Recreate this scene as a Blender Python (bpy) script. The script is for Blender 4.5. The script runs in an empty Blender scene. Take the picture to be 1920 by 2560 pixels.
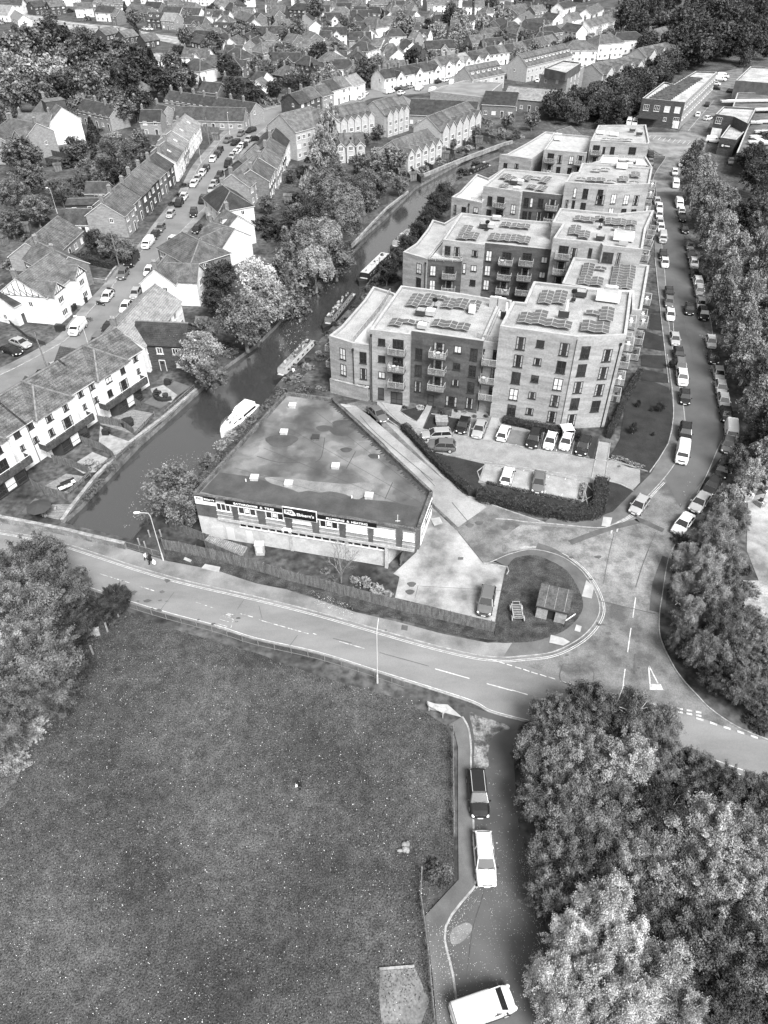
import bpy, math, random
import numpy as np
from mathutils import Vector, Matrix, geometry
R = math.radians
SC = bpy.context.scene
COL = SC.collection

# ------------------------------------------------------------------ camera, sky, sun, exposure
CAM_H = 65.0
FOC = 1775.0                                   # focal length in pixels of the 1920 x 2560 photograph
_down = Vector((965.0 - 960.0, -(3290.0 - 1280.0), -FOC)).normalized()
_up = -_down
_yv = Vector((0, 0, -1)); _yv = (_yv - _up * _yv.dot(_up)).normalized()
_xv = _yv.cross(_up)
ROT = Matrix((_xv, _yv, _up))                  # rows: world axes in camera space
cd = bpy.data.cameras.new('camera'); cam = bpy.data.objects.new('camera', cd); COL.objects.link(cam)
M4 = ROT.to_4x4(); M4.translation = Vector((0, 0, CAM_H)); cam.matrix_world = M4
cd.sensor_fit = 'VERTICAL'; cd.sensor_height = 32.0; cd.lens = FOC / 2560.0 * 32.0
cd.clip_start = 0.5; cd.clip_end = 5000.0
SC.camera = cam
W = bpy.data.worlds.new('World'); SC.world = W; W.use_nodes = True
nt = W.node_tree
sky = nt.nodes.new('ShaderNodeTexSky'); sky.sky_type = 'NISHITA'; sky.sun_disc = False
SUN_EL, SUN_AZ = R(50), R(152)
sky.sun_elevation = SUN_EL; sky.sun_rotation = SUN_AZ; sky.air_density = 1.5; sky.dust_density = 4.0
bw = nt.nodes.new('ShaderNodeRGBToBW')
nt.links.new(sky.outputs[0], bw.inputs[0])
nt.links.new(bw.outputs[0], nt.nodes['Background'].inputs[0])
nt.nodes['Background'].inputs[1].default_value = 0.062
ld = bpy.data.lights.new('sun', 'SUN'); ld.energy = 1.5; ld.angle = R(24); ld.color = (1.0, 1.0, 1.0)
sun = bpy.data.objects.new('sun', ld); COL.objects.link(sun)
sdir = Vector((math.sin(SUN_AZ) * math.cos(SUN_EL), math.cos(SUN_AZ) * math.cos(SUN_EL), math.sin(SUN_EL)))
sun.rotation_euler = sdir.to_track_quat('Z', 'Y').to_euler()
SC.view_settings.view_transform = 'Standard'; SC.view_settings.look = 'None'
SC.view_settings.gamma = 1.0; SC.view_settings.exposure = 2.18

# ------------------------------------------------------------------ survey: measured points -> places on the ground
K1 = 0.38577
FR = dict(S=(0, 0, 1.0), W=(0, 0, 1.15732), a=(0, 0, K1), b=(640, 0, K1), c=(1280, 0, K1), d=(0, 480, K1), e=(640, 480, K1),
          f=(1280, 480, K1), L=(0, 880, K1), E=(480, 940, K1), C=(960, 960, K1), D=(1280, 880, K1), F=(0, 1300, K1),
          G=(640, 1300, K1), H=(1280, 1300, K1), I=(1000, 1760, .36166), J=(900, 2110, .36166), K=(1280, 1900, K1),
          M=(780, 780, .28933), N=(1220, 660, .28933), O=(960, 280, .434), P=(1230, 1450, .1507), Q=(0,1060,1.0))
def ray(f, x, y):
    a, b, s = FR[f]
    return ROT @ Vector((a + x * s - 960.0, -(b + y * s - 1280.0), -FOC))
def U(f, x, y, z=0.0):
    r = ray(f, x, y); t = (z - CAM_H) / r.z
    return Vector((r.x * t, r.y * t, z))
def US(f, s, z=0.0):
    """'x,y x,y E:x,y' -> list of ground points; a letter prefix changes the survey sheet"""
    out = []
    for w in s.split():
        if ':' in w: f, w = w.split(':')
        x, y = w.split(','); out.append(U(f, float(x), float(y), z))
    return out
def depth(p):
    return -(ROT.transposed() @ (Vector(p) - Vector((0, 0, CAM_H)))).z
def pix(p):
    c = ROT.transposed() @ (Vector(p) - Vector((0, 0, CAM_H)))
    return 960 + FOC * c.x / -c.z, 1280 - FOC * c.y / -c.z

# ------------------------------------------------------------------ tagging
def tag(o, label=None, cat=None, group=None, kind=None):
    if label: o['label'] = label
    if cat: o['category'] = cat
    if group: o['group'] = group
    if kind: o['kind'] = kind
    return o
def empty(name, loc=(0, 0, 0), rz=0.0, label=None, cat=None, group=None):
    o = bpy.data.objects.new(name, None); o.empty_display_size = 0.5
    COL.objects.link(o); o.location = loc; o.rotation_euler = (0, 0, rz)
    return tag(o, label, cat, group)
def link(me, name, parent=None, loc=(0, 0, 0), rz=0.0, scale=None):
    o = bpy.data.objects.new(name, me); COL.objects.link(o)
    o.location = loc; o.rotation_euler = (0, 0, rz)
    if scale: o.scale = scale
    if parent: o.parent = parent
    return o
ORD = ['first', 'second', 'third', 'fourth', 'fifth', 'sixth', 'seventh', 'eighth', 'ninth', 'tenth', 'eleventh', 'twelfth',
       'thirteenth', 'fourteenth', 'fifteenth', 'sixteenth', 'seventeenth', 'eighteenth', 'nineteenth', 'twentieth']
def ordn(i):
    if i < 20: return ORD[i]
    tens = {2: 'twenty', 3: 'thirty', 4: 'forty', 5: 'fifty'}[(i + 1) // 10]
    u = (i + 1) % 10
    return {'twenty': 'twentieth', 'thirty': 'thirtieth', 'forty': 'fortieth', 'fifty': 'fiftieth'}[tens] if u == 0 else tens + '-' + ORD[u - 1]
AUTO = {}
def auto(o, look, place, cat, group, axis='x'):
    """label now by look and place; finish() adds what singles it out among its look-alikes"""
    tag(o, look + ' ' + place, cat, group)
    AUTO.setdefault((look, place, axis), []).append(o)
    return o
def finish():
    for (look, place, axis), L in AUTO.items():
        if len(L) < 2: continue
        key = (lambda o: pix(o.location)[0]) if axis == 'x' else (lambda o: -pix(o.location)[1])
        L.sort(key=key)
        for i, o in enumerate(L):
            side = 'left' if axis == 'x' else 'nearest'
            o['label'] = '%s %s, %s from %s' % (look, place, ordn(i), side)

# ------------------------------------------------------------------ mesh collector
class MB:
    def __init__(s): s.v = []; s.f = []; s.m = []
    def face(s, pts, m=0):
        n = len(s.v); s.v += [tuple(p) for p in pts]; s.f.append(tuple(range(n, n + len(pts)))); s.m.append(m)
    def hexa(s, c, m=0):
        n = len(s.v); s.v += [tuple(p) for p in c]
        for q in ((3, 2, 1, 0), (4, 5, 6, 7), (0, 1, 5, 4), (1, 2, 6, 5), (2, 3, 7, 6), (3, 0, 4, 7)):
            s.f.append(tuple(n + i for i in q)); s.m.append(m)
    def box(s, cx, cy, z0, sx, sy, sz, m=0, rz=0.0):
        c, n = math.cos(rz), math.sin(rz); P = []
        for z in (z0, z0 + sz):
            for a, b in ((-1, -1), (1, -1), (1, 1), (-1, 1)):
                x, y = a * sx / 2, b * sy / 2
                P.append((cx + x * c - y * n, cy + x * n + y * c, z))
        s.hexa(P, m)
    def prism(s, poly, z0, z1, m=0, mt=None, bottom=True):
        """poly: xy list (any orientation, may be concave)"""
        P = [Vector((p[0], p[1], 0)) for p in poly]
        if sum((P[i].x * P[(i + 1) % len(P)].y - P[(i + 1) % len(P)].x * P[i].y) for i in range(len(P))) < 0: P.reverse()
        k = len(P); n = len(s.v)
        s.v += [(p.x, p.y, z0) for p in P] + [(p.x, p.y, z1) for p in P]
        for i in range(k):
            j = (i + 1) % k; s.f.append((n + i, n + j, n + k + j, n + k + i)); s.m.append(m)
        for t in geometry.tessellate_polygon([P]):
            a, b, c = t
            cr = (P[b] - P[a]).cross(P[c] - P[a]).z
            if cr < 0: b, c = c, b
            s.f.append((n + k + a, n + k + b, n + k + c)); s.m.append(m if mt is None else mt)
            if bottom: s.f.append((n + c, n + b, n + a)); s.m.append(m)
    def bar(s, p, q, w, h, m=0):
        p = Vector(p); q = Vector(q); d = q - p
        if d.length < 1e-6: return
        d.normalize(); u = Vector((0, 0, 1)) if abs(d.z) < .95 else Vector((1, 0, 0))
        x = d.cross(u).normalized() * (w / 2); y = x.cross(d).normalized() * (h / 2)
        s.hexa([p - x - y, p + x - y, p + x + y, p - x + y, q - x - y, q + x - y, q + x + y, q - x + y], m)
    def tube(s, p, q, r0, r1, n=8, m=0, caps=True):
        p = Vector(p); q = Vector(q); d = (q - p).normalized(); u = Vector((0, 0, 1)) if abs(d.z) < .95 else Vector((1, 0, 0))
        x = d.cross(u).normalized(); y = d.cross(x); b = len(s.v)
        for c, r in ((p, r0), (q, r1)):
            for i in range(n):
                a = 2 * math.pi * i / n; s.v.append(tuple(c + x * math.cos(a) * r + y * math.sin(a) * r))
        for i in range(n):
            j = (i + 1) % n; s.f.append((b + i, b + j, b + n + j, b + n + i)); s.m.append(m)
        if caps:
            s.f.append(tuple(b + i for i in range(n))[::-1]); s.m.append(m)
            s.f.append(tuple(b + n + i for i in range(n))); s.m.append(m)
    def ball(s, c, rx, ry, rz, m=0, nu=10, nv=6):
        b = len(s.v)
        for j in range(1, nv):
            t = math.pi * j / nv
            for i in range(nu):
                a = 2 * math.pi * i / nu
                s.v.append((c[0] + rx * math.sin(t) * math.cos(a), c[1] + ry * math.sin(t) * math.sin(a), c[2] + rz * math.cos(t)))
        top = len(s.v); s.v.append((c[0], c[1], c[2] + rz)); s.v.append((c[0], c[1], c[2] - rz))
        for j in range(nv - 2):
            for i in range(nu):
                k = (i + 1) % nu
                s.f.append((b + j * nu + i, b + (j + 1) * nu + i, b + (j + 1) * nu + k, b + j * nu + k)); s.m.append(m)
        for i in range(nu):
            k = (i + 1) % nu
            s.f.append((top, b + i, b + k)); s.m.append(m)
            s.f.append((top + 1, b + (nv - 2) * nu + k, b + (nv - 2) * nu + i)); s.m.append(m)
    def loft(s, rings, m=0, caps=True, closed=True):
        b = len(s.v); n = len(rings[0])
        for r in rings: s.v += [tuple(p) for p in r]
        for k in range(len(rings) - 1):
            for i in range(n if closed else n - 1):
                j = (i + 1) % n
                s.f.append((b + k * n + i, b + k * n + j, b + (k + 1) * n + j, b + (k + 1) * n + i)); s.m.append(m)
        if caps:
            s.f.append(tuple(b + i for i in range(n))[::-1]); s.m.append(m)
            s.f.append(tuple(b + (len(rings) - 1) * n + i for i in range(n))); s.m.append(m)
    def mesh(s, name, mats, smooth=False):
        me = bpy.data.meshes.new(name); me.from_pydata(s.v, [], s.f)
        for x in (mats if isinstance(mats, (list, tuple)) else [mats]): me.materials.append(x)
        me.polygons.foreach_set('material_index', s.m)
        if smooth: me.polygons.foreach_set('use_smooth', [True] * len(s.f))
        me.update(); return me
    def build(s, name, mats, parent=None, loc=(0, 0, 0), rz=0.0, smooth=False):
        return link(s.mesh(name, mats, smooth), name, parent, loc, rz)

# ------------------------------------------------------------------ materials
def g3(v): return (v, v, v, 1)
_mc = {}
def mat(name, v0, v1=None, scale=1.0, rough=.85, detail=5, stretch=None, v2=None, scale2=12.0, amt2=.35, bump=0.0, course=0.0,
        spec=.3, metal=0.0, jitter=0.0, coord='Object', alpha=1.0, lo=.35, hi=.65, scale3=0, amt3=.3):
    """grey surface; v0..v1 mixed by slow noise, darkened or lightened by fine noise (v2), optional horizontal courses"""
    if name in _mc: return _mc[name]
    m = bpy.data.materials.new(name); m.use_nodes = True; n = m.node_tree; b = n.nodes['Principled BSDF']
    b.inputs['Roughness'].default_value = rough; b.inputs['Specular IOR Level'].default_value = spec; b.inputs['Metallic'].default_value = metal
    _mc[name] = m
    if v1 is None and not v2 and not course:
        b.inputs['Base Color'].default_value = g3(v0); return m
    tc = n.nodes.new('ShaderNodeTexCoord'); out = tc.outputs[coord]
    if stretch:
        mp = n.nodes.new('ShaderNodeMapping'); mp.inputs['Scale'].default_value = stretch; n.links.new(out, mp.inputs[0]); so = mp.outputs[0]
    else: so = out
    t = n.nodes.new('ShaderNodeTexNoise'); t.inputs['Scale'].default_value = scale; t.inputs['Detail'].default_value = detail
    t.inputs['Roughness'].default_value = .6; n.links.new(so, t.inputs['Vector'])
    r = n.nodes.new('ShaderNodeMapRange'); r.inputs[1].default_value = lo; r.inputs[2].default_value = hi
    r.inputs[3].default_value = v0; r.inputs[4].default_value = v0 if v1 is None else v1; n.links.new(t.outputs[0], r.inputs[0])
    cur = r.outputs[0]
    def mul(cur, src, lo, hi, a, c):
        q = n.nodes.new('ShaderNodeMapRange'); q.inputs[1].default_value = lo; q.inputs[2].default_value = hi
        q.inputs[3].default_value = a; q.inputs[4].default_value = c; n.links.new(src, q.inputs[0])
        k = n.nodes.new('ShaderNodeMath'); k.operation = 'MULTIPLY'; n.links.new(cur, k.inputs[0]); n.links.new(q.outputs[0], k.inputs[1])
        return k.outputs[0]
    if v2:
        t2 = n.nodes.new('ShaderNodeTexNoise'); t2.inputs['Scale'].default_value = scale2; t2.inputs['Detail'].default_value = 4
        n.links.new(out, t2.inputs['Vector']); cur = mul(cur, t2.outputs[0], .3, .7, 1 - amt2, 1 + amt2)
    if scale3:
        t3 = n.nodes.new('ShaderNodeTexNoise'); t3.inputs['Scale'].default_value = scale3; t3.inputs['Detail'].default_value = 6
        n.links.new(out, t3.inputs['Vector']); cur = mul(cur, t3.outputs[0], .36, .64, 1 - amt3, 1 + amt3)
    if course:
        sx = n.nodes.new('ShaderNodeSeparateXYZ'); n.links.new(out, sx.inputs[0])
        k = n.nodes.new('ShaderNodeMath'); k.operation = 'MULTIPLY'; k.inputs[1].default_value = 1.0 / course; n.links.new(sx.outputs[2], k.inputs[0])
        fr_ = n.nodes.new('ShaderNodeMath'); fr_.operation = 'FRACT'; n.links.new(k.outputs[0], fr_.inputs[0])
        cur = mul(cur, fr_.outputs[0], 0.0, .35, .55, 1.0)
    if jitter:
        oi = n.nodes.new('ShaderNodeObjectInfo'); cur = mul(cur, oi.outputs['Random'], 0, 1, 1 - jitter, 1 + jitter)
    n.links.new(cur, b.inputs['Base Color'])
    if bump:
        bn = n.nodes.new('ShaderNodeBump'); bn.inputs['Strength'].default_value = bump; bn.inputs['Distance'].default_value = .1
        n.links.new(t.outputs[0] if not v2 else t2.outputs[0], bn.inputs['Height']); n.links.new(bn.outputs[0], b.inputs['Normal'])
    return m
def leafmat(name, v0, v1, trans=.12):
    """foliage: every leaf has its own tone, clumps vary by a slow noise"""
    if name in _mc: return _mc[name]
    m = bpy.data.materials.new(name); m.use_nodes = True; n = m.node_tree; b = n.nodes['Principled BSDF']; _mc[name] = m
    b.inputs['Roughness'].default_value = .7; b.inputs['Specular IOR Level'].default_value = .2
    ge = n.nodes.new('ShaderNodeNewGeometry'); tc = n.nodes.new('ShaderNodeTexCoord')
    t = n.nodes.new('ShaderNodeTexNoise'); t.inputs['Scale'].default_value = 2.2; t.inputs['Detail'].default_value = 2
    n.links.new(tc.outputs['Object'], t.inputs['Vector'])
    ad = n.nodes.new('ShaderNodeMath'); ad.operation = 'MULTIPLY_ADD'; ad.inputs[1].default_value = .30
    n.links.new(ge.outputs['Random Per Island'], ad.inputs[0])
    sc = n.nodes.new('ShaderNodeMapRange'); sc.inputs[1].default_value = .32; sc.inputs[2].default_value = .68; sc.inputs[3].default_value = -.1; sc.inputs[4].default_value = .8
    n.links.new(t.outputs[0], sc.inputs[0]); n.links.new(sc.outputs[0], ad.inputs[2])
    oi = n.nodes.new('ShaderNodeObjectInfo')
    r = n.nodes.new('ShaderNodeMapRange'); r.inputs[1].default_value = 0; r.inputs[2].default_value = 1; r.inputs[3].default_value = v0; r.inputs[4].default_value = v1
    n.links.new(ad.outputs[0], r.inputs[0])
    j = n.nodes.new('ShaderNodeMapRange'); j.inputs[3].default_value = .75; j.inputs[4].default_value = 1.25; n.links.new(oi.outputs['Random'], j.inputs[0])
    k = n.nodes.new('ShaderNodeMath'); k.operation = 'MULTIPLY'; n.links.new(r.outputs[0], k.inputs[0]); n.links.new(j.outputs[0], k.inputs[1])
    n.links.new(k.outputs[0], b.inputs['Base Color'])
    tr = n.nodes.new('ShaderNodeBsdfTranslucent'); n.links.new(k.outputs[0], tr.inputs[0])
    mx = n.nodes.new('ShaderNodeMixShader'); mx.inputs[0].default_value = trans
    n.links.new(b.outputs[0], mx.inputs[1]); n.links.new(tr.outputs[0], mx.inputs[2]); n.links.new(mx.outputs[0], n.nodes['Material Output'].inputs[0])
    return m
# ------------------------------------------------------------------ the setting: ground sheets
def smooth_line(P, k=6, closed=False):
    out = []; n = len(P)
    for i in range(n if closed else n - 1):
        p0 = P[(i - 1) % n] if closed or i > 0 else P[i]; p1 = P[i]; p2 = P[(i + 1) % n]
        p3 = P[(i + 2) % n] if closed or i + 2 < n else p2
        for j in range(k):
            t = j / k; out.append(0.5 * ((2 * p1) + (p2 - p0) * t + (2 * p0 - 5 * p1 + 4 * p2 - p3) * t * t + (3 * p1 - p0 - 3 * p2 + p3) * t ** 3))
    if not closed: out.append(P[-1])
    return out
SHN = [0]; SHEETS = []
def sheet(name, P, z, m, kind='structure', label=None, cat=None, thick=0.0):
    SHN[0] = (SHN[0] + 1) % 11; z += SHN[0] * .0013; SHEETS.append((name, [(p.x, p.y) for p in P]))
    mb = MB(); Q = [Vector((p.x, p.y, 0)) for p in P]
    if thick: mb.prism(Q, z - thick, z, 0, bottom=False)
    else:
        mb.v = [(p.x, p.y, z) for p in Q]
        for a, b, c in geometry.tessellate_polygon([Q]):
            if (Q[b] - Q[a]).cross(Q[c] - Q[a]).z < 0: b, c = c, b
            mb.f.append((a, b, c)); mb.m.append(0)
    return tag(mb.build(name, m), label, cat, None, kind)
def offset(P, d):
    out = []
    for i, p in enumerate(P):
        a = P[max(i - 1, 0)]; b = P[min(i + 1, len(P) - 1)]; t = (b - a); t.z = 0; t.normalize()
        out.append(p + Vector((-t.y, t.x, 0)) * d)
    return out
def ribbon(mb, P, w, z0, z1, off=0.0, m=0):
    """raised strip of width w following P, as a joined run"""
    A = offset(P, off + w / 2); B = offset(P, off - w / 2)
    for i in range(len(P) - 1):
        mb.hexa([(A[i].x, A[i].y, z0), (B[i].x, B[i].y, z0), (B[i + 1].x, B[i + 1].y, z0), (A[i + 1].x, A[i + 1].y, z0),
                 (A[i].x, A[i].y, z1), (B[i].x, B[i].y, z1), (B[i + 1].x, B[i + 1].y, z1), (A[i + 1].x, A[i + 1].y, z1)], m)
def flat_strip(mb, P, w, z, off=0.0, m=0):
    A = offset(P, off + w / 2); B = offset(P, off - w / 2)
    for i in range(len(P) - 1):
        mb.face([(B[i].x, B[i].y, z), (B[i + 1].x, B[i + 1].y, z), (A[i + 1].x, A[i + 1].y, z), (A[i].x, A[i].y, z)], m)
def resample(P, step):
    out = [P[0]]; acc = 0.0
    for i in range(len(P) - 1):
        a, b = P[i], P[i + 1]; L = (b - a).length; t = step - acc
        while t <= L: out.append(a + (b - a) * (t / L)); t += step
        acc = (acc + L) % step
    return out

M = dict(
    garden=mat('garden_ground', .018, .085, .14, v2=True, scale2=1.2, amt2=.6),
    field=mat('field_grass', .025, .066, .9, v2=True, scale2=7.5, amt2=.8, bump=.7, detail=14, lo=.30, hi=.70, scale3=.085, amt3=.42),
    lawn=mat('mown_lawn', .014, .028, .4, v2=True, scale2=8, amt2=.4),
    rough=mat('rough_grass', .018, .06, .8, v2=True, scale2=7, amt2=.6, bump=.5, detail=8),
    road=mat('worn_asphalt', .13, .185, .10, v2=True, scale2=16, amt2=.14, detail=8, stretch=(1, 3.2, 1), rough=.75),
    estate=mat('patched_asphalt', .07, .15, .3, v2=True, scale2=9, amt2=.26, detail=14, rough=.7, lo=.40, hi=.58),
    lane=mat('dark_asphalt', .050, .085, .16, v2=True, scale2=25, amt2=.2, detail=7, rough=.6),
    street=mat('street_asphalt', .11, .17, .12, v2=True, scale2=10, amt2=.12, detail=7),
    pave=mat('footway_asphalt', .10, .21, .25, v2=True, scale2=12, amt2=.15, detail=8),
    dpave=mat('dark_footway', .07, .12, .3, v2=True, scale2=14, amt2=.15),
    conc=mat('pale_concrete', .11, .32, .22, v2=True, scale2=9, amt2=.14, detail=9, lo=.36, hi=.62),
    lanec=mat('concrete_slabs', .17, .29, .2, v2=True, scale2=6, amt2=.14, detail=9),
    block=mat('block_paving', .16, .23, .5, v2=True, scale2=9, amt2=.2),
    bay=mat('dark_bay_paving', .085, .14, .5, v2=True, scale2=9, amt2=.2),
    gravel=mat('pale_gravel_bays', .19, .29, .6, v2=True, scale2=10, amt2=.25),
    kerb=mat('kerb_stone', .17, .32, 1.2, v2=True, scale2=5, amt2=.2),
    line=mat('road_paint', .30, .52, 2.0, v2=True, scale2=9, amt2=.2, rough=.6),
    oldline=mat('worn_road_paint', .18, .48, 3.0, rough=.6, lo=.44, hi=.60),
    bank=mat('bank_stone', .06, .16, .7, v2=True, scale2=4, amt2=.3),
    slab=mat('paving_slab', .24, .34, 1.0),
    patch=mat('asphalt_patch', .055, .10, .5, v2=True, scale2=12, amt2=.2),
    cracks=mat('crack_tar', .045))
# canal outline (water), clockwise from the bridge wall
CANAL = US('W', '132,1128 175,1090 212,1050 300,958 420,850 490,788 555,742 600,698 640,640 690,590 760,530 832,468 900,402 960,368 1035,328 1075,318 '
                '1092,322 1080,338 1036,358 985,392 938,446 902,490 850,540 802,600 760,660 690,735 640,785 600,828 560,880 520,918 478,960 448,1012 400,1058 340,1100 285,1165')
WATER_Z = -.75
outer = [Vector(p) for p in ((-1500, -60, 0), (1500, -60, 0), (2600, 3200, 0), (-2600, 3200, 0))]
hole = [Vector((p.x, p.y, 0)) for p in CANAL]
mb = MB(); allp = outer + hole; mb.v = [tuple(p) for p in allp]
for a, b, c in geometry.tessellate_polygon([outer, hole]):
    if (allp[b] - allp[a]).cross(allp[c] - allp[a]).z < 0: b, c = c, b
    mb.f.append((a, b, c)); mb.m.append(0)
tag(mb.build('ground', M['garden']), kind='structure')
mb = MB(); n = len(hole)
for i in range(n):
    p, q = hole[i], hole[(i + 1) % n]; mb.face([(p.x, p.y, -1.6), (q.x, q.y, -1.6), (q.x, q.y, 0.0), (p.x, p.y, 0.0)])
tag(mb.build('canal_bank', M['bank']), kind='structure')
# water
wm = bpy.data.materials.new('canal_water'); wm.use_nodes = True; n_ = wm.node_tree; b_ = n_.nodes['Principled BSDF']
b_.inputs['Roughness'].default_value = .10; b_.inputs['IOR'].default_value = 2.5; b_.inputs['Base Color'].default_value = g3(.035)
tc = n_.nodes.new('ShaderNodeTexCoord'); t = n_.nodes.new('ShaderNodeTexNoise'); t.inputs['Scale'].default_value = 1.6; t.inputs['Detail'].default_value = 4
n_.links.new(tc.outputs['Object'], t.inputs['Vector']); bn = n_.nodes.new('ShaderNodeBump'); bn.inputs['Strength'].default_value = .07; bn.inputs['Distance'].default_value = .2
n_.links.new(t.outputs[0], bn.inputs['Height']); n_.links.new(bn.outputs[0], b_.inputs['Normal'])
cen = Vector((-5, 150, 0))
sheet('canal_water', [p + (p - cen).normalized() * 1.5 for p in hole], WATER_Z, wm)

# meadow and roads
FIELD = US('F', '-300,560 470,470 850,600 1100,700 1400,790 1659,862 G:400,1010 780,1120 900,1150 I:180,60 320,150 365,300 365,800 380,1244 J:430,300 450,560 500,900 530,1400 S:1100,2900 -700,2900')
sheet('meadow', FIELD, .02, M['field'])
sheet('rough_meadow_edge', smooth_line(US('S', '-400,1500 150,1490 175,1560 130,1640 90,1760 60,1900 -20,2050 -300,2200'), 3, True), .03, mat('long_grass', .035, .10, .6, v2=True, scale2=6, amt2=.7, bump=.7, detail=12))
N_KERB = US('F', '-500,10 -200,45 0,70 170,100 400,150 640,225 900,310 1200,395 1659,500 G:400,600 800,715 1100,800 1300,850 1450,880 1600,893 H:60,885 250,862 400,795 500,715 560,620 563,540 530,450 480,370 430,315 330,245 200,203 100,197 C:840,1098 780,1118 690,1158 645,1165')
N_KERB = smooth_line(N_KERB, 5)
S_EDGE = smooth_line(US('F', '-500,290 0,330 300,385 550,445 850,545 1100,620 1400,700 1659,782 G:400,872 780,992 1100,1092 1400,1190 I:620,62 850,125 1150,190 S:1550,1864 1685,1900 1800,1928 1920,1969 2150,2040'), 4)
# main road: between the north kerb (up to the corner), the far mouth and the south edge
nk_main = smooth_line(US('F', '-500,10 -200,45 0,70 170,100 400,150 640,225 900,310 1200,395 1659,500 G:400,600 800,715 1100,800 1300,850 1450,880 1600,893'), 5)
sheet('main_road', nk_main + US('H', '250,1000 600,1110 900,1180 S:1750,1795 1860,1832 2000,1880 2250,1960') + S_EDGE[::-1], .03, M['road'])
E_KERB = smooth_line(US('S', '1638,480 1650,520 1690,570 1712,640 1725,680 1752,740 1776,800 1788,900 1800,950 1815,1010 1825,1070 1800,1110 1770,1180 1740,1240 1715,1290 1695,1345 1670,1400 1655,1490 1648,1540 1650,1593 1677,1655 1704,1697 1743,1740 1778,1775 1850,1822 1960,1865'), 4)
W_KERB = smooth_line(US('C', '645,700') + US('D', '-200,1060 0,1090 100,1105 250,1115 400,1130 580,1142 670,1112 790,1040 870,945 960,850 1045,740 1095,640 1118,560 1120,450 1108,340 1078,200 1055,50 f:1050,1030 1055,1100 1030,960 1012,820 998,650 985,480 968,330 952,200 938,60 928,-60') + US('c', '912,1180 930,1120 985,1040 995,1020 985,1012 940,1005 890,960'), 4)
EST = US('C', '645,1165 480,960 330,800 160,540 0,300 E:1150,140 1060,170 1000,180 C:0,230 110,290 500,690 570,735 800,820 1040,900') + \
      US('D', '250,1115 400,1130 580,1142 670,1112 790,1040 870,945 960,850 1045,740 1095,640 1118,560 1120,450 1108,340 1078,200 1058,80 f:1058,1030 1035,960 1012,820 998,650 985,480 968,330 952,200 938,60 928,-60') + \
      US('c', '900,1180 940,1100 1000,1020 985,1010 860,960 860,860 1080,860 1240,620 1330,470 1500,440 1450,640 1300,760 1240,900 1200,950 1120,1020 1080,1244') + E_KERB[:-2] + US('S', '1900,1850 1750,1795') + US('H', '900,1180 600,1110 250,1000')
sheet('estate_road', EST + US('G', '1600,893') + [p for p in N_KERB[N_KERB.index(min(N_KERB, key=lambda q: (q - U('G', 1600, 893)).length)):]][1:], .045, M['estate'])
lane = smooth_line(US('I', '430,92 472,170 490,300 490,440 505,780 522,1244 J:805,285 592,575 640,900 668,1110 700,1500 S:1180,2900'), 4)
lane_e = US('S', '1460,2900 1350,2560 J:1200,1000 1260,760 1280,600 1240,400 1160,100 I:900,1100 820,860 800,600 780,290 830,200 1000,160')
sheet('side_lane', lane + lane_e + US('I', '850,125 620,62 460,15'), .035, M['lane'])
LANE_W = US('I', '365,160 400,300 400,800 405,1244 J:680,250 450,500 500,900 530,1244 S:1110,2900')
sheet('lane_footway', US('I', '330,150 430,92') + lane[2:] + LANE_W[::-1], .12, M['dpave'], thick=.12)
# pale sweep of mud and concrete at the lane mouth
sheet('bleached_surface', smooth_line(US('I', '480,60 560,90 700,130 760,170 700,190 640,230 610,330 612,430 560,440 510,430 515,300 505,180'), 4, True), .047, mat('dried_mud', .055, .20, .9, v2=True, scale2=6, amt2=.4, detail=14, lo=.42, hi=.58))
sheet('bleached_patch', smooth_line(US('J', '740,545 775,570 760,620 700,680 640,695 620,650 640,590 690,560'), 4, True), .047, M['pave'])
# footways
sheet('north_footway', nk_main + US('H', '0,800 G:1500,800 1200,740 900,660 640,600 400,520 200,455 0,415 F:1400,330 1060,265 830,190 420,95 0,-10 -300,-50'), .12, M['pave'], thick=.12)
island_kerb = N_KERB[N_KERB.index(min(N_KERB, key=lambda q: (q - U('G', 1600, 893)).length)):]
sheet('island_footway', island_kerb + US('C', '645,1165 700,1140 800,1190 795,1240 G:1635,300 1550,700 1560,790 1500,800'), .12, M['dpave'], thick=.12)
ISL = smooth_line(US('H', '-26,300 8,258 60,240 150,234 250,270 350,330 420,430 460,540 440,620 380,690 300,740 150,790 0,800 -80,800 G:1550,770 1555,640 1610,360'), 3, True)
sheet('island_grass', ISL, .15, M['rough'])
sheet('verge', US('F', '1060,190 1400,270 1659,330 G:0,335 400,440 900,560 1540,735 1560,790 1300,750 1100,690 700,600 400,510 200,450 0,415 F:1400,330 1080,265'), .15, M['rough'])
# the forecourt and the slab lane
sheet('forecourt', US('E', '1480,1010 1560,790 C:310,800 480,960 645,1165 800,1190 795,1240 G:1635,300 1550,665 900,505 930,370 890,350 1040,210'), .06, M['conc'])
sheet('slab_lane', US('E', '960,180 1060,195 1150,260 1659,700 C:0,240 110,290 500,690 570,735 665,800 480,930 330,790 0,390'), .06, M['lanec'])
sheet('concrete_apron', US('H', '-70,120 60,30 250,45 560,60 700,30 820,0 960,10 1090,30 1040,220 1000,420 930,612 560,525 520,440 470,360 415,305 330,240 200,195 100,190 0,205 -60,225'), .06, mat('mottled_concrete', .10, .19, .55, v2=True, scale2=7, amt2=.25, detail=14, lo=.38, hi=.58, scale3=.12, amt3=.25))
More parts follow.
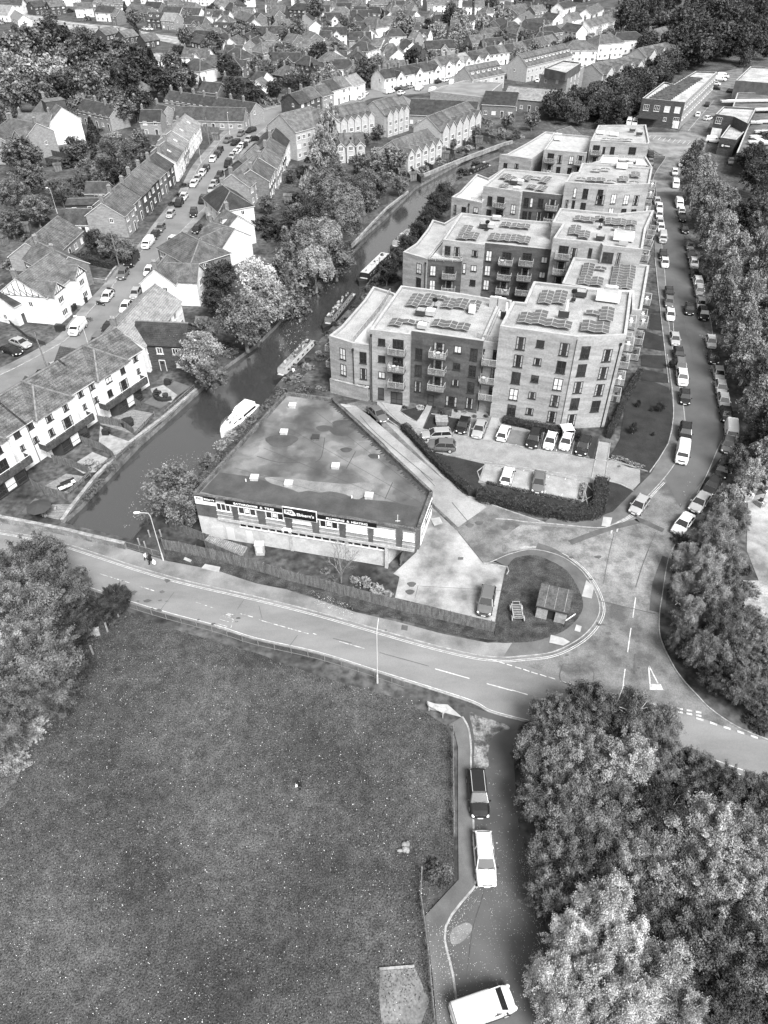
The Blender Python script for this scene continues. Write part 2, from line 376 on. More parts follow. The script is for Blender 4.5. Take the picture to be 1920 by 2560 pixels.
# car park of the flats
sheet('car_park', US('C', '110,255 170,283 420,325 450,100 740,200 1330,490 1465,500 1659,555 1659,640 1610,690 1430,630 1290,770 610,640 650,520 380,455 300,440'), .05, M['block'])
sheet('entrance_path', US('M', '570,760 790,790 760,860 905,950 1000,800 1045,800 955,1010 780,985 650,880 560,800'), .07, M['lanec'])
sheet('dark_bays', US('C', '485,240 700,215 640,365 445,330'), .07, M['bay'])
sheet('dark_bays', US('C', '750,280 1350,400 1330,482 715,370'), .07, M['bay'])
sheet('gravel_bays', US('C', '660,525 1295,635 1280,765 625,630'), .07, M['gravel'])
sheet('path', US('C', '705,205 758,208 715,372 645,360'), .075, M['lanec'])
sheet('path', US('C', '1393,375 1465,385 1430,640 1340,640'), .075, M['lanec'])
for s in ('M:1030,885 1275,930 1215,1055 960,1010', 'M:765,860 1000,800 905,950', 'C:340,455 650,520 610,640 670,690 575,730 350,500', 'C:1325,640 1350,645 1355,780 1290,770', 'C:1430,625 1530,650 1615,695 1560,790 1400,870 1400,760',
          'C:1465,470 1560,500 1659,545 1659,300 1560,200 1540,340', 'C:1290,440 1345,340 1390,350 1350,490', 'C:600,690 680,650 1285,765 1300,780 1250,850 900,790'):
    sheet('lawn', US('C', s), .08, M['lawn'])
sheet('lawn', smooth_line(US('D', '700,560 745,280 820,190 1015,235 1035,420 1005,590 890,775 640,700 620,690'), 2, True), .085, M['lawn'])
for s in ('D:840,20 1000,25 1005,110 835,95', 'f:860,900 975,940 990,1035 850,1010', 'f:900,790 965,810 975,900 890,890', 'D:830,110 1005,145 1015,205 835,185'):
    sheet('lawn', US('D', s), .085, M['lawn'])
sheet('estate_footway', [p for p in W_KERB if p.y < 215 and p.x > 36][:1] and (US('D', '400,1130 580,1142 670,1112 790,1040 870,945 960,850 1045,740 1095,640 1118,560 1120,450 1108,340 1078,200 1058,80 f:1058,1030 1035,960 1012,820 998,650 985,480 968,330 952,200 938,60')
      + US('f', '905,60 915,200 930,480 940,560 970,800 990,1040 D:1005,60 1030,250 1045,420 1010,600 900,790 790,900 650,1040 560,1070 270,1060 C:1090,860 1040,900 1350,935')), .12, M['dpave'], thick=.12)
# left street and its footways
ST_W = smooth_line(US('d', '-400,1340 0,1190 330,1020 450,940 560,800 650,700 740,600 830,480 960,340 1040,225 1150,80 1210,0 a:1290,1080 1400,950 1480,860 1659,740 1800,690 2000,640'), 3)
ST_E = smooth_line(US('d', '-400,1720 0,1500 300,1250 560,1010 700,870 850,700 950,540 1090,350 1250,180 1350,80 1410,0 a:1500,1050 1620,920 1659,880 1830,760 2060,700'), 3)
sheet('residential_street', ST_W + ST_E[::-1], .04, M['street'])
sheet('street_footway', ST_W + offset(ST_W, 2.2)[::-1], .13, M['pave'], thick=.12)
sheet('street_footway', ST_E + offset(ST_E, -1.8)[::-1], .13, M['pave'], thick=.12)
sheet('upper_street', US('b', '350,720 560,640 700,590 860,570 1000,540 1180,500 1350,440 1500,430 1659,400 c:60,380 0,420 b:1659,470 1300,560 1160,600 900,620 740,640 600,700 400,790'), .04, M['street'])
sheet('far_street', US('a', '-200,70 200,90 430,140 620,160 760,170 900,200 1200,250 1200,300 900,235 600,215 400,190 150,140 -200,140'), .04, M['conc'])
sheet('far_street', US('b', '700,200 900,240 1150,330 1300,330 1300,310 1150,300 930,215 720,180'), .04, M['street'])
sheet('yard', US('c', '860,860 1280,860 1240,1000 1000,1020 890,960'), .055, M['pave'])
sheet('yard', US('H', '1530,-150 1800,-200 1900,500 1620,560 1600,400 1520,200'), .055, M['conc'])
sheet('tow_path', offset(smooth_line(US('W', '340,1105 400,1062 452,1015 482,963 524,921 563,884 604,832 644,789 694,739 764,664 806,604 854,544 906,494 942,450 989,396'), 2), -0.8) +
      offset(smooth_line(US('W', '340,1105 400,1062 452,1015 482,963 524,921 563,884 604,832 644,789 694,739 764,664 806,604 854,544 906,494 942,450 989,396'), 2), -2.6)[::-1], .03, M['rough'])
# kerb stones and lines
mb = MB()
ribbon(mb, N_KERB, .11, .0, .15, .0); ribbon(mb, lane, .18, .0, .16)
ribbon(mb, W_KERB[6:], .11, .0, .15); ribbon(mb, E_KERB[20:], .11, .0, .15)
for s in ('C:0,232 110,292 500,692 570,737 800,822 1040,902', 'C:170,283 420,325 1330,490 1465,500 1659,555', 'C:380,455 640,505 1340,612', 'C:625,632 660,525 1295,637 1280,767 625,632', 'C:1430,628 1530,652 1615,697',
          'M:570,760 780,985', 'M:760,862 905,952 1000,800', 'M:1030,885 1275,930 1215,1055', 'D:620,692 880,778', 'f:925,430 940,570 975,900 1015,1240', 'D:1005,20 1038,250 1045,420 1010,600 892,780',
          'C:1340,640 1393,375', 'C:1430,640 1465,385', 'C:645,360 705,205', 'C:715,372 758,208', 'C:645,1168 800,1190 795,1240', 'C:1320,800 1290,640'):
    ribbon(mb, smooth_line(US('C', s), 2), .13, 0, .17)
ribbon(mb, offset(S_EDGE, .1)[24:], .14, 0, .13)
ribbon(mb, offset(ST_W, 0), .16, 0, .16); ribbon(mb, ST_E, .16, 0, .16)
sheet('dark_carriageway', US('f', '945,560 985,1240 D:1105,300 1118,450 1110,560 1060,700 980,800 1090,1010 1240,830 1340,700 1395,600 1385,450 1330,300 1300,150 1268,0 f:1255,900 1225,760 1175,600 1135,450 1120,330 1095,200 1070,0 935,0 952,200 968,330'), .06, mat('dark_worn_asphalt', .05, .095, .09, v2=True, scale2=14, amt2=.15, detail=8))
tag(mb.build('kerb', M['kerb']), kind='structure')
mb = MB()
nk = nk_main[2:]
for o in (-.42, -.62): flat_strip(mb, nk + N_KERB[len(nk_main):len(nk_main) + 62], .075, .086, o)
for o in (.32,): flat_strip(mb, S_EDGE[8:], .10, .086, o)
for o in (-.3, -.5):
    flat_strip(mb, smooth_line(US('D', '600,1130 690,1095 800,1030 880,935 970,840'), 4), .08, .086, o)
flat_strip(mb, smooth_line(US('f', '1040,850 1050,1000 1058,1050 D:1100,320 1110,400 1118,480'), 3), .07, .13, .1)
for a, b in (('1160,967', '1383,1030'), ('1495,1063', '1659,1108'),):
    flat_strip(mb, US('G', a + ' ' + b), .13, .086)
for a, b in (('H:0,1105', 'H:100,1135'), ('H:190,1162', 'H:235,1172'), ('S:1778,1898', 'S:1900,1942'), ('H:800,505', 'H:782,635'), ('H:770,703', 'H:748,860'), ('H:732,968', 'H:714,1100'), ('G:1520,905', 'G:1558,917'), ('G:1575,922', 'G:1610,934'), ('G:1625,938', 'G:1659,948'),
             ('H:20,955', 'H:60,967'), ('H:72,970', 'H:112,984'), ('H:125,988', 'H:165,1001'), ('H:180,1003', 'H:222,1018'), ('H:236,1020', 'H:280,1034'), ('H:310,1045', 'H:350,1057'), ('H:370,1062', 'H:410,1075'), ('H:425,1080', 'H:465,1092'), ('H:525,1105', 'H:567,1118')):
    flat_strip(mb, US('H', a + ' ' + b), .12, .090)
for a in ('C:1478,940 1472,972', 'C:1514,936 1508,960'):
    flat_strip(mb, US('C', a), .2, .090)
# give-way lines and triangle
for i in range(6):
    x = 890 + i * 60; y = 1190 + i * 11
    for dy in (0, 22): flat_strip(mb, US('H', '%d,%d %d,%d' % (x, y + dy, x + 36, y + dy + 7)), .22, .090)
for i in range(5):
    x = 1640 + i * 34; y = 1762 + i * 11
    flat_strip(mb, US('S', '%d,%d %d,%d' % (x + 100, y + 34, x + 118, y + 40)), .25, .090)
mb.face([(p.x, p.y, .090) for p in US('H', '890,1066 962,1066 980,1104 890,1104')][::-1])
flat_strip(mb, US('H', '884,945 893,1066'), .16, .092); flat_strip(mb, US('H', '884,945 945,1062'), .16, .092)
# bay ticks
for s in ('C:560,262 545,340', 'C:935,322 925,330', 'C:1040,300 1015,420', 'C:1150,345 1115,440', 'C:1232,372 1212,460', 'C:775,535 760,545', 'C:910,560 900,568', 'C:970,575 965,590', 'C:835,645 825,670', 'C:940,680 932,695', 'C:1045,695 1035,720', 'C:1180,605 1172,625', 'C:1155,715 1145,740', 'C:1070,598 1064,612', 'C:860,395 845,402', 'C:735,640 722,650'):
    flat_strip(mb, US('C', s), .10, .112)
for i in range(9): flat_strip(mb, US('c', '%d,%d %d,%d' % (900 + i * 32, 880 + i * 5, 880 + i * 32, 900 + i * 5)), .15, .112)
for i in range(12): flat_strip(mb, US('c', '%d,%d %d,%d' % (1110 + i * 14, 845 - i * 18, 1160 + i * 14, 852 - i * 18)), .12, .112)
flat_strip(mb, US('c', '1140,850 1310,650'), .12, .112)
tag(mb.build('road_markings', M['line']), kind='structure')
mb = MB()
for s in ('F:650,352 840,410', 'F:900,430 1000,462', 'F:1270,535 1380,572', 'F:1560,610 1640,632', 'G:20,650 340,740', 'G:370,738 395,746', 'G:540,790 705,836'): flat_strip(mb, US('G', s), .11, .086)
# SLOW, read from the lane it serves: long letters of strokes
SL0, SLx, SLy = U('F', 1468, 728), (U('F', 1525, 640) - U('F', 1468, 728)), (U('F', 1398, 690) - U('F', 1468, 728))
GL = {'S': [(1, .85, .7, 1), (.7, 1, .2, 1), (.2, 1, 0, .8), (0, .8, .2, .52), (.2, .52, .8, .48), (.8, .48, 1, .2), (1, .2, .8, 0), (.8, 0, .3, 0), (.3, 0, 0, .15)], 'L': [(0, 1, 0, 0), (0, 0, .9, 0)],
      'O': [(.2, 0, 0, .25), (0, .25, 0, .75), (0, .75, .2, 1), (.2, 1, .8, 1), (.8, 1, 1, .75), (1, .75, 1, .25), (1, .25, .8, 0), (.8, 0, .2, 0)], 'W': [(0, 1, .25, 0), (.25, 0, .5, .8), (.5, .8, .75, 0), (.75, 0, 1, 1)]}
wordS, wordE, topS, topE = U('F', 1488, 732), U('F', 1525, 612), U('F', 1392, 700), U('F', 1445, 600)
for i, ch in enumerate('SLOW'):
    for x0, y0, x1, y1 in GL[ch]:
        def q(x, y):
            t = (i * 1.22 + x) / 4.66; return (wordS.lerp(wordE, t)).lerp(topS.lerp(topE, t), y)
        flat_strip(mb, [q(x0, y0), q(x1, y1)], .06, .088 + i * .001)
tag(mb.build('worn_road_markings', M['oldline']), kind='structure')
# repairs, covers and tar seams
mb = MB()
for s, w in (('H:160,170 250,200 330,250 420,320 470,380', 1.2), ('H:1020,250 960,420 940,600', 1.8), ('F:1130,470 1030,600', .05), ('F:1580,520 1540,580', .05), ('G:270,750 210,830', .05), ('G:20,560 40,640', .05), ('G:800,862 1120,950', .07), ('G:500,770 620,800', .06),
             ('H:375,150 620,60 820,10', .9), ('H:660,90 620,260 590,420', .08), ('H:560,525 930,612', .1), ('H:800,870 790,1000', .2), ('H:930,80 850,280 800,440', .1), ('C:480,960 640,1160', .1), ('C:240,570 330,665', .1), ('C:540,890 440,770', .1),
             ('E:1090,260 1200,380 1450,590 1560,680', .12), ('E:1150,450 1240,440', .06), ('E:1400,560 1470,560', .06), ('H:330,935 315,1045 500,1090 515,960 330,935', .08), ('D:800,1080 980,1160', .9), ('f:1060,560 1130,900 1180,1100', .06), ('J:860,330 780,600 740,920', .06),
             ('G:1040,430 1590,460', .05), ('G:1030,510 1050,430', .05)):
    flat_strip(mb, smooth_line(US('C', s), 3), w, .094 if w < .5 else .091)
for s in ('C:615,905', 'C:785,935', 'C:555,920', 'G:1008,420', 'G:998,470'):
    f_, xy = s.split(':'); x, y = map(float, xy.split(',')); p = U(f_, x, y); r = .55
    mb.face([(p.x + r * (1 + .2 * math.sin(3 * a)) * math.cos(a), p.y + r * .8 * math.sin(a), .095) for a in [i * math.pi / 6 for i in range(12)]])
for s in ('F:1062,388 1088,385 1106,397 1080,412', 'G:945,682 985,690 980,722 940,715', 'H:436,968 450,966 452,982 438,984', 'C:1010,1060 1025,1058 1030,1075 1012,1076', 'F:1380,418 1395,422 1392,432 1377,428', 'G:838,712 850,716 846,726 834,722', 'D:680,740 700,735 704,748 684,752', 'D:690,1035 760,1010 790,1035 715,1062', 'C:480,1125 515,1125 512,1142 478,1142', 'C:1460,210 1490,212 1488,240 1458,238'):
    mb.face([(p.x, p.y, .136 if s[0] in 'G' else .097) for p in US('F', s)][::-1])
rs = random.Random(12)
for i in range(46):      # oil drips and old repairs along the carriageways
    k = rs.random(); p = U('F', 500 + k * 1100, 330 + k * 330 + rs.uniform(-30, 120)) if i % 2 else U('H', rs.uniform(330, 900), rs.uniform(180, 980)); r = rs.uniform(.06, .28)
    mb.face([(p.x + r * rs.uniform(.6, 1.3) * math.cos(a) * 1.8, p.y + r * rs.uniform(.6, 1.3) * math.sin(a), .0965 + i * .0001) for a in [j * math.pi / 4 for j in range(8)]])
tag(mb.build('road_patches', M['patch']), kind='structure')
for s in ('C:1420,865 1478,872 1462,930 1408,925', 'H:480,395 530,440 515,515 450,500', 'H:250,750 330,770 375,795 330,820 240,800', 'H:415,683 450,695 440,733 402,722', 'E:1545,930 1605,920 1625,960 1570,978', 'I:200,0 330,10 430,100 320,70 190,40', 'E:960,190 1020,190 1040,205 990,210', 'F:1330,290 1430,310 1420,345 1305,318', 'F:1200,245 1245,265 1235,280 1190,262'):
    sheet('paving_slabs', US('C', s), .165, M['slab'])
# ------------------------------------------------------------------ trees, bushes, hedges
def quads_mesh(name, P, N, size, mats, rng, asp=.6, fold=.4):
    """leaf clumps: bent quads (two facing leaves) at P, roughly facing N"""
    n = len(P); r = rng.normal(size=(n, 3)); nn = N * .8 + r * .95; nn /= np.linalg.norm(nn, axis=1)[:, None] + 1e-9
    a = np.cross(nn, rng.normal(size=(n, 3))); a /= np.linalg.norm(a, axis=1)[:, None] + 1e-9
    b = np.cross(nn, a); s = size[:, None]
    c1 = P - a * s - b * s * asp * .3; c2 = P - b * s * asp; c3 = P + a * s + b * s * asp * .2; c4 = P + b * s * asp + nn * s * fold
    V = np.stack([c1, c2, c3, c4], 1).reshape(-1, 3)
    me = bpy.data.meshes.new(name); me.vertices.add(4 * n); me.vertices.foreach_set('co', V.astype(np.float32).ravel())
    me.loops.add(4 * n); me.loops.foreach_set('vertex_index', np.arange(4 * n, dtype=np.int32))
    me.polygons.add(n); me.polygons.foreach_set('loop_start', np.arange(0, 4 * n, 4, dtype=np.int32))
    me.materials.append(mats); me.update(calc_edges=True); return me
def crown_points(kind, n, seed):
    rng = np.random.default_rng(seed)
    if kind in ('broad', 'birch', 'bush', 'poplar'):
        K = {'broad': 75, 'birch': 90, 'bush': 22, 'poplar': 70}[kind]
        c = rng.normal(size=(K, 3)); c /= np.linalg.norm(c, axis=1)[:, None]; c *= (rng.random(K)[:, None] ** .32) * .82
        c *= (1 + .16 * np.sin(c[:, :1] * 4.1 + seed) * np.cos(c[:, 1:2] * 3.7 + seed * 2))
        lr = rng.uniform(.12, .30, K)
        if kind == 'birch': c[:, :2] *= .9; lr *= .8; c *= 1.05
        if kind == 'poplar': lr *= .8
        w = lr ** 2; idx = rng.choice(K, n, p=w / w.sum())
        d = rng.normal(size=(n, 3)); d[:, 2] += .25; d /= np.linalg.norm(d, axis=1)[:, None]
        rr = np.where(rng.random(n) < .62, rng.uniform(.75, 1.12, n), rng.uniform(.2, 1.35, n) )
        P = c[idx] + d * (lr[idx] * rr)[:, None]; N = d * .8 + np.array([0, 0, .5])
        k = int(n * .16); sp = 60; dd = rng.normal(size=(sp, 3)); dd /= np.linalg.norm(dd, axis=1)[:, None]; ii = rng.integers(0, sp, k); tt = rng.uniform(.75, 1.0, k) + .16 * (ii % 5) / 4 * rng.random(k)
        P[:k] = dd[ii] * tt[:, None] * np.array([1, 1, 1]) + rng.normal(size=(k, 3)) * .035; N[:k] = dd[ii]
        if kind == 'birch':
            P += rng.normal(size=(n, 3)) * .03; P[:, 2] -= (np.hypot(P[:, 0], P[:, 1]) ** 2) * .25
        if kind == 'bush': P[:, 2] = np.abs(P[:, 2] + .15) * .9
        if kind == 'poplar': P[:, :2] *= 1 - .35 * np.clip(P[:, 2:3], 0, 1)
        vc = rng.normal(size=(16, 3)); vc[:, 2] = np.abs(vc[:, 2]) * .8; vc /= np.linalg.norm(vc, axis=1)[:, None]; vc *= rng.uniform(.7, 1.0, 16)[:, None]; vr = rng.uniform(.10, .22, 16)
        if kind != 'bush':
            keep = np.ones(n, bool)
            for q, w in zip(vc, vr): keep &= np.linalg.norm(P - q, axis=1) > w
            P = P[keep]; N = N[keep]
    elif kind == 'conifer':
        h = rng.random(n) ** .75; lay = np.floor(h * 12) / 12 + rng.random(n) * .05; k = rng.integers(0, 11, n)
        ang = k * 2 * np.pi / 11 + lay * 17 + rng.normal(size=n) * .17; rad = (1.02 - lay) * (.35 + .65 * rng.random(n) ** .5) * (1 + .15 * np.sin(k * 2.1 + lay * 30))
        P = np.stack([np.cos(ang) * rad, np.sin(ang) * rad, lay * 2 - 1 - rad * .22 + rng.normal(size=n) * .03], 1)
        N = np.stack([np.cos(ang) * .5, np.sin(ang) * .5, np.ones(n)], 1)
    elif kind == 'willow':
        K = 130; a = rng.random(K) * 6.283; r = rng.random(K) ** .5 * .8; top = np.sqrt(np.clip(1 - r ** 2, 0, 1)) * .9 + rng.normal(size=K) * .08
        idx = rng.integers(0, K, n); t = rng.random(n); ln = .5 + .7 * r[idx]
        rr = r[idx] * (1 + .28 * t); P = np.stack([np.cos(a[idx]) * rr, np.sin(a[idx]) * rr, top[idx] - t * ln], 1) + rng.normal(size=(n, 3)) * .05
        N = np.stack([np.cos(a[idx]), np.sin(a[idx]), .6 * np.ones(n)], 1)
    return P, N
def crown(kind, n, leaf, seed, m):
    rng = np.random.default_rng(seed + 5); P, N = crown_points(kind, n, seed)
    return quads_mesh('%s_crown' % kind, P, N, leaf * rng.uniform(.55, 1.4, len(P)), m, rng)
def limbs(kind, h_base, seed, col):
    """trunk and limbs for a unit crown (radius 1, centre at 0): from z=-h_base upward"""
    rnd = random.Random(seed); mb = MB()
    mb.tube((0, 0, -h_base), (.02, .03, -.1), .085, .05, 7)
    mb.tube((.02, .03, -.1), (.0, .0, .75 if kind != 'broad' else .5), .05, .012, 6)
    for i in range(9 if kind != 'conifer' else 3):
        a = i * 2.4 + rnd.random(); z0 = -.55 + .08 * i; r = rnd.uniform(.4, .68); z1 = z0 + rnd.uniform(.35, .6)
        p1 = (math.cos(a) * r * .5, math.sin(a) * r * .5, (z0 + z1) / 2 + .08); p2 = (math.cos(a) * r, math.sin(a) * r, z1)
        mb.tube((.01, .01, z0), p1, .028, .016, 5); mb.tube(p1, p2, .016, .005, 5)
        b = a + .5; mb.tube(p1, (math.cos(b) * r * .9, math.sin(b) * r * .9, z1 + .12), .012, .004, 4)
    return mb.mesh('trunk', col)
LEAF = {'dark': leafmat('dark_leaves', .008, .085), 'mid': leafmat('mid_leaves', .018, .22), 'light': leafmat('light_leaves', .07, .36), 'pale': leafmat('pale_leaves', .15, .62)}
FARLEAF = leafmat('far_wood_leaves', .012, .13); [setattr(q.inputs['Scale'], 'default_value', .12) for q in FARLEAF.node_tree.nodes if q.bl_idname == 'ShaderNodeTexNoise']
BARK = mat('bark', .08, .2, 6.0); PBARK = mat('pale_bark', .35, .6, 6.0)
LOD = {('broad', 0): (62000, .0235, 3), ('birch', 0): (52000, .021, 2), ('bush', 0): (14000, .04, 2), ('poplar', 0): (55000, .0215, 2), ('conifer', 0): (24000, .035, 1), ('willow', 0): (30000, .03, 1),
       ('broad', 1): (17000, .042, 3), ('birch', 1): (17000, .038, 2), ('bush', 1): (2600, .095, 2), ('poplar', 1): (14000, .042, 1), ('conifer', 1): (10000, .055, 1), ('willow', 1): (15000, .04, 1),
       ('broad', 2): (4200, .08, 3), ('birch', 2): (4200, .075, 1), ('bush', 2): (900, .16, 2), ('poplar', 2): (2300, .1, 1), ('conifer', 2): (3600, .085, 1), ('willow', 2): (2600, .09, 1)}
_crowns = {}; _trunks = {}
def get_crown(kind, lod, shade, rnd):
    n, leaf, var = LOD[(kind, lod)]; v = rnd.randrange(var); k = (kind, lod, v, shade)
    if k not in _crowns:
        base = next((q for q in _crowns if q[:3] == k[:3]), None)
        if base:
            me = _crowns[base].copy(); me.materials.clear(); me.materials.append(LEAF[shade])
        else: me = crown(kind, n, leaf, 11 * v + lod + len(kind), LEAF[shade])
        _crowns[k] = me
    return _crowns[k]
KIND = {'broad': ('broadleaf tree', 'broadleaf_tree'), 'birch': ('birch tree', 'birch_tree'), 'bush': ('bush', 'bush'), 'poplar': ('upright tree', 'upright_tree'), 'conifer': ('conifer', 'conifer_tree'), 'willow': ('willow tree', 'willow_tree')}
SH = {'dark': 'dark', 'mid': 'mid grey', 'light': 'light grey', 'pale': 'pale'}
trnd = random.Random(4)
TREES = []
def tree(f, x, y, r, kind='broad', shade='mid', place='', zr=None, axis='x', group=None, hfac=None):
    """x, y: middle of the crown as surveyed; r: crown radius in sheet units of W (x1.157 px)"""
    sc = FR[f][2] if f != 'W' else 1.15732
    rp = r * sc
    zr = zr or {'broad': .9, 'birch': 1.25, 'bush': .75, 'poplar': 1.6, 'conifer': 1.2, 'willow': 1.05}[kind]
    z = 5.0
    for _ in range(5):
        p = U(f, x, y, z); rw = rp * depth(p) / FOC; hb = rw * zr + (rw * .0 if kind == 'bush' else (rw * .45 if kind != 'conifer' else rw * .1)); z = hb if kind != 'bush' else rw * zr * .45
        z = min(z, 15)
    g = Vector((p.x, p.y, 0)); return tree_at(g, rw, kind, shade, place, zr, axis, group, z)
def tree_at(g, rw, kind, shade, place, zr=.9, axis='x', group=None, zc=None):
    d = depth(g); lod = 0 if d < 95 and rw > 1.2 else (1 if d < 210 else 2)
    name, oname = KIND[kind]
    if zc is None: zc = rw * zr + (0 if kind == 'bush' else rw * .4)
    e = empty(oname, g, 0)
    me = get_crown(kind, lod, shade, trnd)
    zz = 0.0 if kind == 'bush' else zc
    link(me, 'crown', e, (0, 0, zz), trnd.random() * 6.28, (rw * trnd.uniform(.94, 1.06), rw * trnd.uniform(.94, 1.06), rw * zr))
    if kind != 'bush':
        k = (kind, round(zc / (rw * zr), 1))
        if k not in _trunks: _trunks[k] = limbs(kind, k[1] * 1.0, 3, PBARK if kind == 'birch' else BARK)
        link(_trunks[k], 'trunk', e, (0, 0, zc), trnd.random() * 6.28, (rw, rw, zc / k[1] if k[1] else rw))
    size = 'large' if rw > 4.2 else ('small' if rw < 2.2 else 'medium')
    auto(e, '%s %s %s' % (size, SH[shade], name), place, 'bush' if kind == 'bush' else 'tree', group or ('trees and bushes ' + place), axis)
    TREES.append((g, rw)); return e
def trees(place, s, f='W', axis='x'):
    """'x,y,r,kindletter+shadeletter' words"""
    KL = dict(b='broad', r='birch', u='bush', p='poplar', c='conifer', w='willow'); SL = dict(d='dark', m='mid', l='light', p='pale')
    for w in s.split():
        x, y, r, k = w.split(','); tree(f, float(x), float(y), float(r), KL[k[0]], SL[k[1]], place, axis=axis)
def inside(x, y, poly):
    ins = False
    for i in range(len(poly)):
        a, b = poly[i], poly[i - 1]
        if (a[1] > y) != (b[1] > y) and x < (b[0] - a[0]) * (y - a[1]) / (b[1] - a[1]) + a[0]: ins = not ins
    return ins
def blocked(x, y, m):
    for nm, P in SHEETS:
        if nm in AVOID and inside(x, y, P): return True
    for P in FOOT:
        if inside(x, y, P): return True
    for c, rz, L, D in HOUSES:
        dx, dy = x - c.x, y - c.y; u = dx * math.cos(rz) + dy * math.sin(rz); v = -dx * math.sin(rz) + dy * math.cos(rz)
        if abs(u) < L / 2 + m and abs(v) < D / 2 + m: return True
    return inside(x, y, CANALP)
AVOID = ('residential_street', 'street_footway', 'upper_street', 'far_street', 'estate_road', 'estate_footway', 'yard', 'slab_lane', 'car_park', 'main_road', 'north_footway')
FOOT = []; HOUSES = []; CANALP = [(p.x, p.y) for p in CANAL]
MASS = {}
def mass_tree(g, r, kk, key):
    KL = dict(b='broad', r='birch', u='bush', p='poplar', c='conifer', w='willow'); zr = {'b': .95, 'r': 1.3, 'u': .8, 'c': 1.8}[kk]
    me = get_crown(KL[kk], 2, 'mid', trnd); n = len(me.vertices); co = np.empty(n * 3, np.float32); me.vertices.foreach_get('co', co); co = co.reshape(-1, 3)
    a = trnd.random() * 6.28; c, s = math.cos(a), math.sin(a); z = r * zr + r * .3
    V = np.column_stack([(co[:, 0] * c - co[:, 1] * s) * r + g.x, (co[:, 0] * s + co[:, 1] * c) * r + g.y, co[:, 2] * r * zr + z]); MASS.setdefault(key, []).append(V)
def flush_mass(key, name, label, shade='mid'):
    V = np.concatenate(MASS[key]); n = len(V) // 4; me = bpy.data.meshes.new(name); me.vertices.add(4 * n); me.vertices.foreach_set('co', V.astype(np.float32).ravel())
    me.loops.add(4 * n); me.loops.foreach_set('vertex_index', np.arange(4 * n, dtype=np.int32)); me.polygons.add(n); me.polygons.foreach_set('loop_start', np.arange(0, 4 * n, 4, dtype=np.int32))
    me.materials.append(FARLEAF); me.update(calc_edges=True); tag(link(me, name), label, 'wood', None, 'stuff')
def scatter(place, s, n, kinds, r0, r1, f='W', gap=.75, mass=None):
    P = []
    for w in s.split(): P.append(tuple(float(q) for q in w.split(',')))
    x0, x1 = min(p[0] for p in P), max(p[0] for p in P); y0, y1 = min(p[1] for p in P), max(p[1] for p in P); k = 0; t = 0
    KL = dict(b='broad', r='birch', u='bush', p='poplar', c='conifer', w='willow'); SL = dict(d='dark', m='mid', l='light', p='pale'); ks = kinds.split()
    while k < n and t < n * 14:
        t += 1; x = trnd.uniform(x0, x1); y = trnd.uniform(y0, y1)
        if not inside(x, y, P): continue
        kk = trnd.choice(ks); r = trnd.uniform(r0, r1) * (.62 if kk[0] in 'uc' else 1); g = U(f, x, y)
        if blocked(g.x, g.y, r * .45): continue
        if any((g - q).length < (r + w) * gap for q, w in TREES): continue
        if mass: mass_tree(g, r, kk[0], mass); TREES.append((g, r)); k += 1; continue
        tree_at(g, r, KL[kk[0]], SL[kk[1]], place, {'b': .95, 'r': 1.3, 'u': .8, 'p': 1.6, 'c': 1.35, 'w': 1.05}[kk[0]]); k += 1
trees('in the wood by the side lane', '1195,1545,50,bm 1275,1530,62,bm 1365,1545,58,rm 1440,1560,40,rl 1175,1625,62,bm 1255,1640,72,bl 1345,1650,75,bl 1425,1640,55,bm 1500,1665,50,bm 1570,1700,55,bm 1640,1730,60,bm 1175,1720,60,bm '
      '1250,1750,75,bm 1340,1760,70,bm 1430,1750,75,bd 1520,1800,85,bl 1620,1820,80,bl 1215,1850,72,bm 1310,1860,70,bm 1400,1870,80,bl 1500,1900,90,bl 1600,1940,90,bl 1190,1930,55,bm 1420,1990,80,bm 1510,2020,90,bm 1620,2070,95,bm 1560,2150,80,bd 1650,2180,70,bd 1480,2090,60,bd')
trees('beside the bottom of the side lane', '1300,1950,72,rp 1235,2030,60,rp 1350,2040,66,rp 1430,2085,70,rp 1195,2120,62,rp 1290,2115,70,rp 1370,2160,75,rp 1220,2200,60,rp 1470,2180,66,rl 1310,2215,60,rp')
trees('in the thicket left of the meadow', '70,1215,70,bm 130,1270,60,bm 20,1270,60,bl 60,1330,75,bm 150,1350,48,bd 10,1400,70,bl 95,1415,75,bm 150,1440,45,bd 30,1490,65,bm 110,1500,55,bm 10,1570,50,rm 70,1570,38,ul 30,1640,36,ul -30,1350,80,bm -30,1480,80,bm')
trees('by the railing at the meadow corner', '248,1292,34,bd 205,1335,30,ud 235,1340,22,ud 185,1380,22,ud 200,1310,24,ud')
trees('in the tree row along the estate road', '1500,345,30,rm 1514,380,34,rl 1500,408,20,rl 1532,430,38,rl 1566,440,38,bm 1544,480,36,rl 1562,512,40,rl 1612,470,38,bd 1545,550,34,rl 1590,560,44,rl 1636,545,38,rl 1571,612,40,rl 1617,650,46,rl 1576,670,32,rm 1606,712,44,rl 1642,720,40,rm 1622,770,42,rl 1652,810,42,rm '
      '1642,860,40,rl 1652,910,40,rl 1626,940,26,rm 1652,985,36,rl 1592,988,26,rm 1622,1020,28,rl', axis='y')
